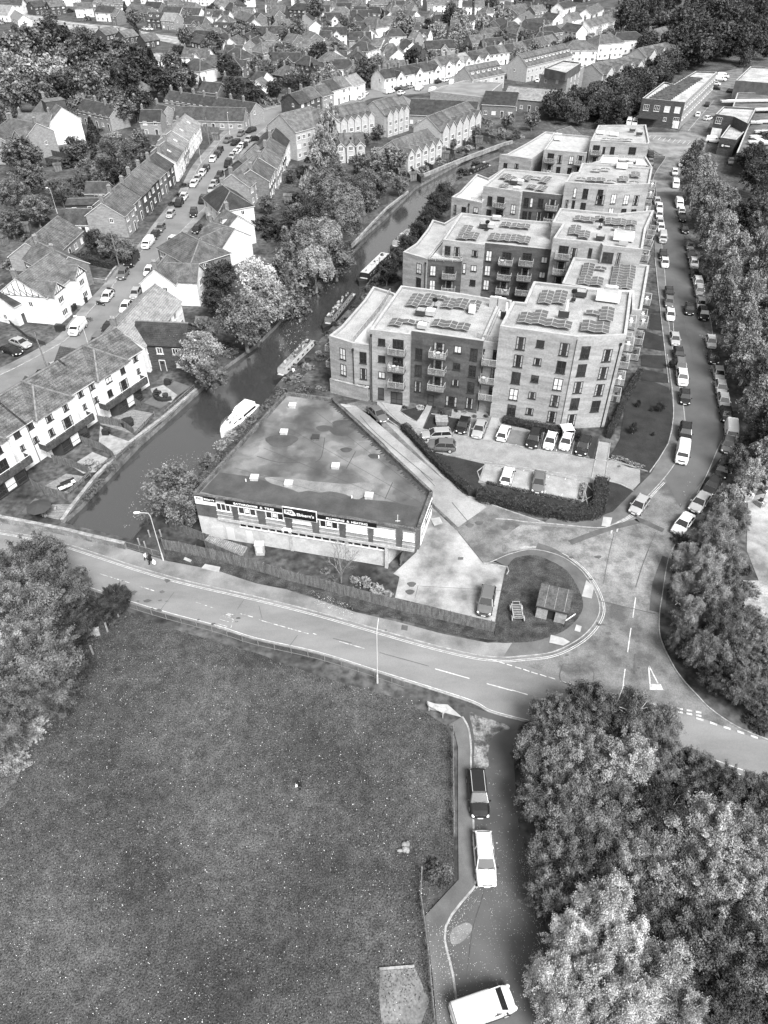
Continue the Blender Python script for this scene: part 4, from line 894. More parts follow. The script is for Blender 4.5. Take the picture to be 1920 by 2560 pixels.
# right side of the street
P2 = 'between the street and the canal'
house('d', 745, 880, 1005, 600, D=9, e=5.2, r=8.3, wall='w', roof='l', label='long white rendered house with pale lichen-covered roof beside the street', chim=1, pitch_w=2.4)
house('d', 885, 838, 1215, 853, D=7, e=5.2, r=7.6, wall='k', roof='d', dark=False, label='dark brick house with dark tiled roof behind the pale canal-side tree', chim=0)
house('d', 1000, 505, 1080, 410, D=7, e=5.2, r=8, wall='w', roof='m', cross=((0.5, -1, 5.5, 4.0),), label='white cross-gabled house with brick chimney in front of the hipped grey house', chim=1)
house('d', 1185, 262, 1290, 315, D=10, e=5.0, r=8, hip=3.5, wall='g', roof='m', label='square grey house with a hipped mossy roof beside the street', chim=0)
house('d', 1345, 195, 1520, 240, D=10, e=4.6, r=7.6, wall='w', roof='m', cross=((1, -1, 6, 2.5),), label='white house with grey cross-gabled roof and raised balcony, near the canal trees', chim=1)
house('d', 1455, 110, 1540, 160, D=8, e=4.2, r=7.0, wall='w', roof='m', dorm=1, place=P2, look='white house with a front dormer')
house('a', 1440, 1200, 1490, 1240, D=9, e=5.2, r=8.4, hip=3.2, wall='w', roof='d', place=P2)
house('a', 1500, 1130, 1640, 1010, D=9, e=5.2, r=8.2, wall='p', roof='m', place=P2)
house('a', 1545, 1040, 1659, 940, D=9, e=5.2, r=8.2, wall='k', roof='m', place=P2)
terrace('b', -30, 1100, 130, 830, 4, D=9, e=5.4, r=8.2, walls='gpkw', roofs='mmmd', stagger=.5, place=P2, pitch_w=2.6)
# upper left
P3 = 'in the upper left streets'
house('a', 70, 768, 235, 800, D=11, e=6.6, r=9.8, wall='p', roof='m', label='tall pale brick villa with pointed gable at the far left', cross=((4, -1, 5, 1),), chim=2)
house('a', -60, 860, 60, 770, D=9, e=6, r=9.0, wall='p', roof='m', place=P3, chim=2)
house('a', 120, 735, 330, 735, D=9, e=6, r=9.0, wall='w', roof='m', place=P3, chim=2)
LOFT = house('a', 285, 630, 400, 700, D=10, e=6.8, r=10.5, wall='w', roof='m', label='white house with a dark flat-roofed loft box near the left edge', chim=1, name='house')
mb = MB(); mb.box(1.2, 0, 8.0, 4.6, 6.4, 3.5, 0); mb.box(1.2, 0, 11.5, 4.9, 6.7, .15, 1); mb.build('loft_box', [WALL['k'], ROOF['m']], LOFT)
terrace('a', 535, 640, 757, 688, 3, D=8, e=4.4, r=7.2, walls='p', roofs='d', place=P3)
house('a', 912, 712, 1045, 712, D=8, e=4.4, r=7.2, wall='p', roof='d', place=P3)
terrace('a', 870, 640, 1085, 690, 3, D=8, e=3.6, r=6.4, walls='p', roofs='d', place='in the low dark roofed rows', pitch_w=2.6)
terrace('a', 1100, 588, 1320, 620, 3, D=8, e=4.2, r=6.8, walls='pg', roofs='d', place='in the low dark roofed rows', pitch_w=2.4)
terrace('a', 1320, 620, 1659, 668, 4, D=8, e=4.2, r=6.8, walls='gp', roofs='d', place='in the low dark roofed rows', pitch_w=2.4)
house('a', 1140, 690, 1590, 700, D=9, e=3.0, r=6.2, wall='p', roof='d', label='very long low bungalow with a plain dark roof above the street bend', name='bungalow', cat='bungalow', chim=0)
H = lambda s, pl=P3: [_h(w, pl) for w in s.split()]
def _h(w, pl):
    """sheet:x1,y1,x2,y2,wallroof[hipflag][,D][,e]"""
    f, a = w.split(':'); q = a.split(','); k = q[4]; D = float(q[5]) if len(q) > 5 else 8.5; e = float(q[6]) if len(q) > 6 else 4.6; hp = 'h' in k[2:]
    x1, y1, x2, y2 = map(float, q[:4]); r = e + D * .34
    house(f, x1, y1, x2, y2, D=D, e=e, r=r, hip=D * .38 if hp else 0, wall=k[0], roof=k[1], place=pl, cross=((1.5, -1, 4.0, .8),) if 'c' in k[2:] else (), dorm=2 if 'd' in k[2:] else 0, chim=1 if 'n' not in k[2:] else 0, pitch_w=2.8)
H('a:475,20,590,15,wmn a:300,8,400,0,kmn a:185,10,270,0,kd a:745,58,780,62,gm,9 a:842,28,915,35,gmn a:915,35,985,48,gmn a:965,78,1055,82,kdd a:1065,80,1150,85,pln,10 a:1212,102,1330,108,gdc,10 a:1385,142,1500,148,kdd,9,4 a:1510,195,1588,192,kd,9,3 '
  'a:1275,222,1335,235,kdn,8,5.4 a:640,188,730,170,km,8,2.8 a:770,202,860,188,km,8,2.8 a:905,225,1000,212,km,8,2.8 a:480,180,550,180,kmh,8,2.8 a:1255,380,1295,385,wdh,10,5 a:1350,355,1440,365,wm,9,4.6 a:1520,310,1560,315,pdh,10,5 a:880,515,915,530,kmh,9,2.8 a:990,485,1040,490,gmh,10,2.8 '
  'a:455,500,500,520,wl,9,3 a:1315,528,1438,540,gd,8,3.8 a:1450,495,1600,505,kd,9,3.6 a:1330,60,1440,62,wmcd,9,3.6 a:1190,10,1270,20,kmh,9 a:1560,70,1640,95,km,9 a:1490,15,1560,30,kd,9 a:0,30,80,35,wln,12,4 a:90,60,150,100,wln,8,3 a:150,-20,260,-30,gm a:620,-10,760,-15,gmh a:950,10,1050,15,gd,9 a:1090,-8,1170,-8,gm a:1400,0,1500,-5,wmh')
H('a:930,370,990,360,wln,7,2.4 a:985,350,1050,345,wln,7,2.4', 'by the pale garage court')
P4 = 'across the far town'
H('b:40,285,125,272,pmhc b:30,275,125,268,pmh,9 b:210,215,275,225,gm,9,5.2 b:330,195,390,215,gm,8,5 b:415,198,490,200,wd,8,5 b:260,20,340,25,kdh,9 b:430,5,490,8,wmh,8 b:520,45,570,45,gmh,9 b:640,40,720,45,gd,9 b:740,42,800,45,gdh,9 b:730,110,790,118,wmh,11,4.8 b:630,140,700,145,kd,8,5 b:835,105,890,105,wmh,9 b:870,45,930,50,gm,8 '
  'b:668,268,715,272,wdh,9,5 b:760,245,830,250,wm,8,5 b:825,230,880,250,wm,9,5 b:320,362,355,368,kdh,8,5 b:385,400,430,400,kdh,7,3.4 b:470,335,510,340,kmh,9,5 b:185,425,225,432,kmh,9,3 b:0,80,30,85,gd b:960,25,1030,30,pm,8 b:960,65,1040,75,wm,9 b:1020,110,1090,110,wm,8 b:1130,75,1200,80,gmd,9 b:1180,150,1240,155,km,8 b:1240,60,1310,60,wm,8 '
  'b:1060,190,1130,195,wdc,8 b:1010,205,1060,210,pm,8 b:1360,100,1410,95,wd,8 b:1430,90,1490,85,wd,8 b:1340,5,1400,5,wd b:1420,5,1480,5,wm b:1150,-5,1230,-5,wm b:1260,130,1320,130,gm b:0,460,70,470,wd,8,3.4 b:0,520,40,500,wmn,7,3 b:90,60,150,70,gm b:60,-10,140,-10,wm b:600,-15,680,-15,gm b:760,-10,830,-12,gmh b:880,-15,960,-15,wm b:1540,130,1600,110,gd b:1570,60,1640,70,km', P4)
H('c:0,60,60,40,gm,9 c:40,110,110,70,wm c:120,40,200,30,gm c:300,20,380,0,wd c:480,60,560,20,wm c:640,80,700,60,pl c:840,30,900,20,gm,9 c:1210,240,1285,235,wd,9,3 c:1045,285,1105,280,wd,9,3 c:200,175,280,165,gdh,8 c:180,205,260,205,gdh,9 c:285,165,340,150,gm,8,3', P4)
H('c:800,80,880,75,gd,10 c:760,130,850,135,gd,9 c:840,160,930,140,pm,9 c:930,120,1030,105,gd,9 c:1030,130,1150,110,gm,9 c:890,200,1000,170,pm,10,5', 'by the far wood')
# nearer terraces at the top middle
terrace('b', 200, 600, 640, 478, 6, D=9, e=5, r=7.8, walls='kkpwww', roofs='dmmdml', stagger=1.2, step=.3, place='in the row above the modern townhouses', pitch_w=2.6)
terrace('b', 788, 455, 1155, 392, 6, D=9, e=4.8, r=7.4, walls='w', roofs='d', place='in the upper white terrace', cross=lambda i, L: ((0, -1, 4.0, 1.0),) if i % 2 else (), pitch_w=2.6)
terrace('b', 1165, 372, 1480, 318, 5, D=9, e=4.8, r=7.4, walls='w', roofs='mmld', place='in the upper white terrace', cross=lambda i, L: ((0, -1, 3.6, 1.0),), pitch_w=2.6)
terrace('b', 1480, 305, 1659, 282, 3, D=9, e=4.8, r=7.4, walls='w', roofs='dm', place='in the upper white terrace', pitch_w=2.6)
terrace('c', -5, 282, 260, 225, 4, D=9, e=4.8, r=7.4, walls='w', roofs='mdm', place='in the upper white terrace', pitch_w=2.6)
terrace('c', 470, 132, 760, 55, 8, D=9, e=5.2, r=8.0, walls='wp', roofs='m', place='in the farthest long terrace', pitch_w=2.6)
terrace('c', 45, 352, 340, 284, 6, D=10, e=6.0, r=10.0, walls='l', roofs='m', dorm=2, place='in the tall row with white dormers', pitch_w=2.6, chim=0)
terrace('b', 1350, 432, 1560, 392, 3, D=10, e=5.6, r=9.5, walls='l', roofs='m', dorm=2, place='in the pale two-dormer row', pitch_w=2.6, chim=0)
# modern townhouses with a gable to every house
def townrow(s, n, D, e, r, gw, out, place, walls='l', roof='m'):
    f, q = s.split(':'); x1, y1, x2, y2 = map(float, q.split(',')); a = U(f, x1, y1, r); b = U(f, x2, y2, r); d = b - a; L = d.length / n; u = d.normalized()
    for i in range(n):
        mid = a + u * L * (i + .5)
        house_at(mid, math.atan2(d.y, d.x), L - .02, D, e, r - .8, wall=walls, roof=roof, cross=((0, -1, L * gw, out),), place=place, chim=0, look='pale townhouse with pointed gable', pitch_w=2.3, name='townhouse')
townrow('b:430,690,700,640', 6, 9, 6.8, 11.0, .92, 1.2, 'in the back row of modern townhouses')
townrow('b:760,640,905,600', 4, 10, 6.8, 11.0, .9, 1.2, 'in the far row of modern townhouses')
townrow('b:1110,738,1370,640', 6, 10, 6.8, 11.0, .9, 1.0, 'in the middle row of modern townhouses')
townrow('b:880,895,1110,815', 5, 10, 5.0, 9.0, .9, 1.0, 'in the front row of modern townhouses')
townrow('b:500,850,690,840', 3, 8, 4.6, 8.0, .85, 1.0, 'in the short row of modern townhouses')
house('b', 155, 740, 360, 690, D=13, e=8.2, r=12.2, hip=0, wall='l', roof='m', cross=((6.0, -1, 9.0, 1.5),), label='big pale three-storey block of flats with grey roof beside the modern townhouses', chim=0, pitch_w=2.2, cat='flats', name='apartment_house')
# blocks towards the upper right
house('c', 400, 262, 470, 262, D=13, e=7.5, r=10.5, hip=5, wall='w', roof='m', label='white cube-like flats with hipped grey roof behind the brick flats', chim=0, cat='flats', name='apartment_house')
house('c', 575, 225, 640, 220, D=12, e=6.5, r=9.5, hip=4.6, wall='w', roof='m', label='white hipped flats left of the curved white flats', chim=0, cat='flats', name='apartment_house')
house('c', 680, 210, 800, 205, D=11, e=6.0, r=8.8, hip=4, wall='w', roof='d', label='long curved white flats with dark hipped roof near the far wood', chim=0, cat='flats', name='apartment_house')
townrow('c:520,400,780,345', 4, 12, 6.6, 10.4, .8, 1.5, 'in the gabled flats by the allotment trees')
townrow('c:820,300,1010,262', 3, 10, 6.2, 9.8, .8, 1.2, 'in the gabled flats near the far wood')

# ------------------------------------------------------------------ riverside townhouses at the left
def riverside():
    r = 10.2; e = 6.9
    A = U('d', 735, 940, r); B = U('L', 335, 178, r); d = (B - A); u = d.normalized()
    Wn = US('L', '972,215 640,445', 0); w = (Wn[1] - Wn[0]).normalized(); ang = math.atan2(w.y, w.x)
    # houses run along the canal side wall; local x along w (towards us), canal side is +y or -y
    L = (Wn[1] - Wn[0]).length; side = 1
    nrm = Vector((-w.y, w.x, 0)); 
    if nrm.x < 0: side = -1; nrm = -nrm     # nrm points to the canal (right)
    D = 9.5
    for i in range(4):
        mid = Wn[0] + w * (L * (i + .5)) - nrm * (D / 2) + nrm * (0.0 if i % 2 == 0 else .0)
        nm = ['right-hand end', 'second from the right-hand end', 'third from the right-hand end', 'cut by the left photo edge'][i]
        root = empty('riverside_townhouse', (mid.x, mid.y, 0), ang, 'white riverside townhouse with mossy roof and timber balcony, ' + nm, 'townhouse', 'riverside townhouses')
        mb = MB(); wall_body(mb, L - .02, D, e, r - .6); mb.build('wall', WALL['w'], root)
        mb = MB(); gable_roof(mb, L - .02, D, e, r - .6, oh=.35); ro = mb.build('roof', [ROOF['o'], FASC, RIDGE], root)
        cross_gable(root, L * .10, side, L * .56, .9, D, e + .02, r - .3, WALL['w'], ROOF['o'], win=False, hip=True)
        y = side * D / 2; rot = 0 if side > 0 else math.pi
        y2 = y + side * .9
        for x, z, ww, hh in ((-L * .36, 6.0, 1.1, 1.0), (-L * .36, 3.7, .7, .9), (L * .44, 6.0, 1.0, 1.0), (L * .44, 3.6, .9, 1.0)): link(window_mesh(ww, hh, DFRAME, 2, hrnd.choice((None, 'curtain'))), 'window', root, (x, y, z), rot)
        for x, z, ww, hh in ((L * .22, 6.0, 1.3, 1.0), (-L * .04, 6.0, 1.0, 1.0), (L * .0, 3.6, 1.9, 1.9), (L * .26, 3.8, 1.0, 1.2)): link(window_mesh(ww, hh, DFRAME, 2 if ww < 1.5 else 3, hrnd.choice((None, 'curtain', BLIND))), 'window', root, (x, y2, z), rot)
        # bay with patio doors and a timber balcony over it
        mb = MB(); yb = y2 + side * 1.2; x0, x1 = -L * .25, L * .34
        mb.prism([(x0, y2), (x1, y2), (x1 - .9, yb), (x0 + .9, yb)] if side > 0 else [(x0 + .9, yb), (x1 - .9, yb), (x1, y2), (x0, y2)], 0, 2.4, 0)
        bay = mb.build('bay', DFRAME, root)
        for k in range(3):
            xx = x0 + .9 + (x1 - x0 - 1.8) * (k + .5) / 3; link(window_mesh(round((x1 - x0 - 1.8) / 3 - .1, 2), 1.9, DFRAME, 1, BLIND if k == 1 else GLASS), 'window', bay, (xx, yb + side * .01, 1.25), rot)
        mb = MB(); bx0, bx1 = -L * .30, L * .48; yo = y2 + side * 1.6
        mb.prism([(bx0, y2), (bx1, y2), (bx1, yo), (bx0, yo)], 2.45, 2.6, 0)
        for k in range(5):
            z = 2.6 + k * .2
            mb.bar((bx0, yo, z + .1), (bx1, yo, z + .1), .05, .17); mb.bar((bx0, y2, z + .1), (bx0, yo, z + .1), .05, .17); mb.bar((bx1, y2, z + .1), (bx1, yo, z + .1), .05, .17)
        mb.build('balcony', mat('stained_timber', .03, .07, 2.0, v2=True, scale2=9, amt2=.4), root)
        mb = MB(); mb.bar((bx0, yo, 3.85), (bx1, yo, 3.85), .06, .06)
        for k in range(6): xx = bx0 + (bx1 - bx0) * k / 5; mb.bar((xx, yo, 3.6), (xx, yo, 3.85), .04, .04)
        mb.build('handrail', WFRAME, root)
        mb = MB(); mb.tube((L / 2 - .1, y + side * .06, 0), (L / 2 - .1, y + side * .06, e), .05, .05, 6); mb.build('downpipe', DFRAME, root)
        mb = MB()
        for x in (-L / 2 + .15, L * .42): mb.box(x, 0, r - .6 - 1.2, .35, D * .94, .2, 0)
        link(chimney_mesh(), 'chimney', ro, (L / 2 - .3, -side * 2.2, r - 1.0)) if i % 2 else None
    return Wn[0], w, nrm, L
RV = riverside()
house('d', 395, 1000, 560, 1030, D=7, e=2.6, r=5.2, wall='w', roof='d', label='low white garage with a dark tiled roof behind the riverside townhouses', chim=0, name='garage', cat='garage')
house('L', 170, 155, 260, 200, D=7, e=2.6, r=5.2, wall='w', roof='d', label='low garage roof at the street side of the riverside townhouses', chim=0, name='garage', cat='garage')
# ------------------------------------------------------------------ the flats beside the canal
FW = mat('buff_brick', .185, .30, .25, v2=True, scale2=3.5, amt2=.16, stretch=(1, 1, 5), detail=8)
FD = mat('dark_flats_brick', .045, .085, .25, v2=True, scale2=3.5, amt2=.22, stretch=(1, 1, 5), detail=8)
FR_ = mat('roof_gravel', .20, .31, .35, v2=True, scale2=7, amt2=.30, detail=9); CAP = mat('parapet_cap', .26, .36, 1.0)
TERR = mat('terrace_deck', .36, .5, .6); PIPE = mat('black_pipe', .015, rough=.5)
WIN_F = mat('flat_window_frame', .028, rough=.5); RAIL = mat('galvanised_rail', .36, rough=.4)
def clear_glass():
    if 'clear' in _mc: return _mc['clear']
    m = bpy.data.materials.new('balcony_glass'); m.use_nodes = True; n = m.node_tree; b = n.nodes['Principled BSDF']
    b.inputs['Base Color'].default_value = g3(.25); b.inputs['Roughness'].default_value = .1; b.inputs['Alpha'].default_value = .3; _mc['clear'] = m; return m
CLG = clear_glass()
PANEL = mat('solar_cells', .055, .085, 3.0, rough=.25, spec=.6); PFR = mat('panel_frame', .38)
def part(mb, name, m, root, smooth=False): return mb.build(name, m, root, -root.location, 0, smooth)
class Wall:
    def __init__(s, P, Q, toward=None):
        s.P = Vector((P.x, P.y, 0)); d = Vector((Q.x - P.x, Q.y - P.y, 0)); s.L = d.length; s.u = d.normalized(); s.n = Vector((s.u.y, -s.u.x, 0))
        if s.n.dot(Vector((0, 0, 0)) - s.P) < 0 and toward is None: s.n = -s.n
        if toward is not None and s.n.dot(toward) < 0: s.n = -s.n
        s.ang = math.atan2(s.n.y, s.n.x) - math.pi / 2      # rotation taking +y to n
    def at(s, f, x, y):
        r = ray(f, x, y); C = Vector((0, 0, CAM_H)); t = s.n.dot(s.P - C) / s.n.dot(r); X = C + r * t
        return (X - s.P).dot(s.u), X.z
    def pt(s, a, z, out=0.0): return s.P + s.u * a + s.n * out + Vector((0, 0, z))
    def box(s, mb, a0, a1, z0, z1, o0, o1, m=0):
        c = [s.pt(a0, z0, o0), s.pt(a1, z0, o0), s.pt(a1, z0, o1), s.pt(a0, z0, o1), s.pt(a0, z1, o0), s.pt(a1, z1, o0), s.pt(a1, z1, o1), s.pt(a0, z1, o1)]
        mb.hexa(c, m)
def put_window(root, wl, a, z, w, h, glass=None, frame=None, panes=2, out=0.0):
    p = wl.pt(a, z, out) - root.location
    return link(window_mesh(w, h, frame or WIN_F, panes, glass), 'window', root, p, wl.ang)
_bal = {}
def balcony_mesh(w, d):
    mb = MB(); mb.box(0, d / 2, -.22, w, d, .2, 0); mb.box(0, d / 2 , -.02, w - .1, d - .1, .03, 1)
    for x in (-w / 2 + .04, 0, w / 2 - .04): mb.box(x, d - .04, 0, .05, .05, 1.1, 2)
    mb.box(0, d - .04, 1.08, w, .07, .06, 2)
    for x in (-w / 2 + .04, w / 2 - .04): mb.box(x, d / 2, 1.08, .06, d, .06, 2); mb.box(x, .06, 0, .05, .05, 1.1, 2); mb.box(x, d / 2, .08, .015, d - .2, .95, 3)
    mb.box(0, d - .04, .08, w - .1, .015, .95, 3)
    return mb.mesh('balcony', [DFRAME, mat('balcony_deck', .12, .2, 3.0), RAIL, CLG])
def put_balcony(root, wl, a, z, w=2.7, d=1.45):
    if (w, d) not in _bal: _bal[(w, d)] = balcony_mesh(w, d)
    b = link(_bal[(w, d)], 'balcony', root, wl.pt(a, z, .01) - root.location, wl.ang)
    if hrnd.random() < .8:
        mb = MB(); x = hrnd.uniform(-.8, .8); mb.tube((x, d * .5, .01), (x, d * .5, .68), .04, .04, 6); mb.tube((x, d * .5, .68), (x, d * .5, .72), .33, .33, 10)
        for q in (-.6, .6): mb.box(x + q * .9, d * .5, .01, .4, .4, .42, 0); mb.box(x + q * 1.2, d * .5, .42, .06, .4, .42, 0)
        mb.build('table_and_chairs', WALL['w'] if hrnd.random() < .4 else DFRAME, b)
    return b
def block(label, fr, poly, h, wall=None, par=.45, roofm=None, name='block_of_flats', group='blocks of flats beside the canal', parapet=True, z0=-.3):
    P = US(fr, poly, h); c = sum(P, Vector((0, 0, 0))) / len(P); root = empty(name, (c.x, c.y, 0), 0, label, 'flats', group)
    root['h'] = h
    FOOT.append([(p.x, p.y) for p in P])
    mb = MB(); mb.prism(P, z0, h - par, 0, 1); part(mb, 'wall', [wall or FW, roofm or FR_], root)
    if parapet:
        Q = [Vector((p.x, p.y, 0)) for p in P]; area = sum(Q[i].x * Q[(i + 1) % len(Q)].y - Q[(i + 1) % len(Q)].x * Q[i].y for i in range(len(Q)))
        if area < 0: Q.reverse()
        n = len(Q); I = []
        for i in range(n):
            a, b, d = Q[i - 1], Q[i], Q[(i + 1) % n]; e1 = (b - a).normalized(); e2 = (d - b).normalized(); n1 = Vector((-e1.y, e1.x, 0)); n2 = Vector((-e2.y, e2.x, 0))
            m_ = (n1 + n2); m_ = m_ / max(.35, m_.dot(n1)) if m_.length > 1e-6 else n1; I.append(b + m_ * .42)
        mb = MB()
        for i in range(n):
            j = (i + 1) % n; z0, z1 = h - par, h
            o0, o1, i0, i1 = Q[i], Q[j], I[i], I[j]
            V = lambda p, z: (p.x, p.y, z)
            mb.face([V(o0, z0), V(o1, z0), V(o1, z1), V(o0, z1)], 0); mb.face([V(i1, z0), V(i0, z0), V(i0, z1), V(i1, z1)], 0); mb.face([V(o0, z1), V(o1, z1), V(i1, z1), V(i0, z1)], 1)
        part(mb, 'parapet', [wall or FW, CAP], root)
    return root, P
TYPES = dict(T=(1.15, 2.05), S=(1.15, 1.2), B=(1.75, 2.1), N=(.65, 2.05), W=(1.9, 1.9), L=(2.0, .55), D=(1.0, 2.1), H=(1.35, 2.05))
def windows(root, wl, fr, s, pitch=2.95, glassp=(.45, .25), frame=None, out=0.0):
    """'x,y,type,rows' words: middle of the top window; B adds a balcony at every row but the ground"""
    for w in s.split():
        x, y, ty, n = w.split(','); a, z = wl.at(fr, float(x), float(y)); ww, hh = TYPES[ty[0]]
        for i in range(int(n)):
            zz = z - i * pitch
            if zz < hh / 2 + .05: break
            q = hrnd.random(); gl = BLIND if (q < glassp[1] and ty[0] != 'B') else ('curtain' if q < .55 else GLASS)
            put_window(root, wl, a, zz, ww, hh, gl, frame, 2 if ty[0] in 'TSHD' else (1 if ty[0] == 'N' else 3), out)
            if ty[0] == 'B' and zz > 3.0 and 'x' not in ty: put_balcony(root, wl, a + (.0), zz - hh / 2 + .0)
def pipe(root, wl, fr, x, y, h):
    a, z = wl.at(fr, x, y); mb = MB(); mb.tube(wl.pt(a, 0, .08), wl.pt(a, h, .08), .07, .07, 7); p = wl.pt(a, h, .1); mb.box(p.x, p.y, h - .1, .3, .3, .35); part(mb, 'downpipe', PIPE, root)
def solar(root, fr, h, ux, s):
    """'x,y,rows' words: centre of each tent pair array; ux: direction across the tents"""
    u = ux.normalized(); v = Vector((-u.y, u.x, 0))
    if v.y < 0: v = -v
    for w in s.split():
        x, y, rows = w.split(','); rows = int(rows); c = U(fr, float(x), float(y), h + .1); mb = MB(); pw, pl = 1.0, 1.12
        for r in range(rows):
            o = c + v * ((r - (rows - 1) / 2) * (pl + .05)); z0 = .08; z1 = .26
            for sd in (-1, 1):
                A = [o + u * sd * (pw + .02) - v * pl / 2, o + u * sd * (pw + .02) + v * pl / 2, o + u * sd * .02 + v * pl / 2, o + u * sd * .02 - v * pl / 2]
                Z = [h + z0, h + z0, h + z1, h + z1]
                lo = [Vector((p.x, p.y, z)) for p, z in zip(A, Z)]; hi = [p + Vector((0, 0, .05)) for p in lo]
                if sd > 0: lo, hi = lo[::-1], hi[::-1]
                mb.hexa(lo + hi, 1) if False else None
                mb.face(hi if (hi[1] - hi[0]).cross(hi[2] - hi[1]).z > 0 else hi[::-1], 1)
                for i in range(4): mb.face([lo[i], lo[(i + 1) % 4], hi[(i + 1) % 4], hi[i]], 1)
                cc = sum(hi, Vector()) / 4; g = [cc + (p - cc) * .945 + Vector((0, 0, .006)) for p in hi]
                mb.face(g if (g[1] - g[0]).cross(g[2] - g[1]).z > 0 else g[::-1], 0)
        part(mb, 'solar_panels', [PANEL, PFR], root)
def roofbox(root, fr, h, s, u):
    """'x,y,w,d,hh,shade' roof lights, plant and vents"""
    ang = math.atan2(u.y, u.x)
    for w in s.split():
        x, y, a, b, hh, sh = w.split(','); p = U(fr, float(x), float(y), h); mb = MB(); a, b, hh = float(a), float(b), float(hh)
        if sh == 'o':
            mb.tube((p.x, p.y, h - .1), (p.x, p.y, h + 1.3), .05, .05, 6); mb.tube((p.x, p.y - .1, h + 1.2), (p.x, p.y + .1, h + 1.3), .45, .45, 12); mb.box(p.x, p.y - .3, h - .1, .7, .7, .25, 0, ang); part(mb, 'satellite_dish', PIPE, root); continue
        mb.box(p.x, p.y, h - .1, a, b, hh, 0, ang); mb.box(p.x, p.y, h - .1 + hh, a * .82, b * .82, .06, 1, ang)
        part(mb, {'w': 'roof_light', 'k': 'roof_hatch', 'p': 'roof_plant'}[sh], {'w': [CAP, WALL['w']], 'k': [DFRAME, FR_], 'p': [WALL['w'], CAP]}[sh], root)
HA, HB, HC = 10.2, 13.1, 16.1
def glass_fence(root, pts, h):
    mb = MB(); P = pts
    for i in range(len(P) - 1):
        a, b = P[i], P[i + 1]; mb.bar((a.x, a.y, h + 1.05), (b.x, b.y, h + 1.05), .05, .05, 0); n = max(1, int((b - a).length / 1.4))
        for k in range(n + 1): p = a.lerp(b, k / n); mb.bar((p.x, p.y, h - .1), (p.x, p.y, h + 1.05), .05, .05, 0)
        mb.bar((a.x, a.y, h + .5), (b.x, b.y, h + .5), .02, .95, 1)
    part(mb, 'glass_balustrade', [RAIL, CLG], root)
# ---- row one
rA, PA = block('low wedge-roofed end of the front flats, nearest the moored boats', 'e', '472,930 625,978 736,992 M:500,150 e:860,820 940,700 900,655 860,640 760,610 700,700 552,868', HA)
wA = Wall(U('e', 472, 930, HA), U('e', 625, 978, HA)); wA2 = Wall(U('e', 625, 978, HA), U('e', 736, 992, HA))
windows(rA, wA, 'M', '267,362,T,2'); a, z = wA.at('M', 272, 607); put_window(rA, wA, a, z, 2.0, .6, GLASS, panes=4)
windows(rA, wA2, 'M', '442,395,T,2 448,640,L,1'); pipe(rA, wA, 'M', 355, 300, HA - 1.2)
glass_fence(rA, US('e', '628,970 800,760 870,650', HA), HA - .3)
mb = MB(); pp = US('e', '632,968 732,985 752,860 860,700 800,790', HA - .4); mb.prism(pp, HA - .43, HA - .38, 0); part(mb, 'terrace_deck', TERR, rA)
rB, PB = block('four-storey middle of the front flats, half pale and half dark brick, solar panels on top', 'e', '738,890 1000,923 1008,898 1475,965 1500,905 1560,770 1590,700 1330,655 940,605', HB)
uB = (U('e', 1475, 965, HB) - U('e', 1008, 898, HB))
wB1 = Wall(U('e', 738, 890, HB), U('e', 1000, 923, HB)); wB2 = Wall(U('e', 1008, 898, HB), U('e', 1475, 965, HB))
windows(rB, wB1, 'M', '603,260,S,3 745,290,B,3'); pipe(rB, wB1, 'M', 512, 190, HB - 1)
a, z = wB1.at('M', 597, 705); put_window(rB, wB1, a, z, 1.0, 2.2, DOORM, panes=1); a, z = wB1.at('M', 732, 742); put_window(rB, wB1, a, z, 2.0, 2.2, DOORM, panes=2)
mb = MB(); wB2.box(mb, 0, wB2.L, 0, HB - .05, 0, .05); part(mb, 'dark_brick_front', FD, rB)
windows(rB, wB2, 'M', '925,362,T,3 1100,315,B,3 1262,322,S,3 1400,365,T,4 1205,770,W,1', out=.05)
a, z = wB2.at('M', 1027, 752); put_window(rB, wB2, a, 1.1, 1.0, 2.1, DOORM, panes=1, out=.05)
mb = MB()
for k in range(9):
    for (x, y) in ((925, 255), (925, 590)):
        a, z = wB2.at('M', x, y + 0); wB2.box(mb, a - .6, a + .6, z - .4 + k * .14, z - .33 + k * .14, .05, .09)
part(mb, 'louvres', FD, rB)
solar(rB, 'e', HB, uB, '1030,700,4 1115,700,4 1200,685,1 1250,720,3 1330,722,3 1415,735,3 910,843,2 990,840,1 1075,850,1 1185,850,2 1262,860,2 1345,873,2')
roofbox(rB, 'e', HB, '1070,783,1.6,1.5,.7,k 1130,785,1.6,1.5,.7,w 1078,872,1.5,1.2,.6,w 1158,745,1,1,1,o 1400,775,1.0,.9,1.2,p', uB)
r_, P_ = block('white terrace link between the middle and the tall front flats', 'e', '1475,968 1582,982 1600,950 1659,830 1659,700 1590,690 1560,770', HB - .5, roofm=TERR, par=.3)
wB3 = Wall(U('e', 1475, 968, HB - .5), U('e', 1582, 982, HB - .5)); windows(r_, wB3, 'M', '1610,385,Bx,3 1522,830,T,1'); pipe(r_, wB3, 'M', 1490, 300, HB - 2)
for y in (385, 545, 690):
    a, z = wB3.at('M', 1600, y); put_balcony(r_, wB3, min(a, wB3.L - 1.2), z - 1.05, 2.3)
glass_fence(r_, US('e', '1425,945 1480,962 1575,975', HB - .5), HB - .6); roofbox(r_, 'e', HB - .5, '1535,750,1.3,.4,2.0,w 1590,760,1.3,.4,2.0,w 1560,750,1.3,.4,2.0,w 1600,815,.8,.5,1.2,k', uB)
rC, PC = block('tallest five-storey corner of the front flats facing the car park', 'N', '104,535 775,628 1198,612 1215,490 1245,235 865,210 850,200 395,148 315,330 215,320', HC)
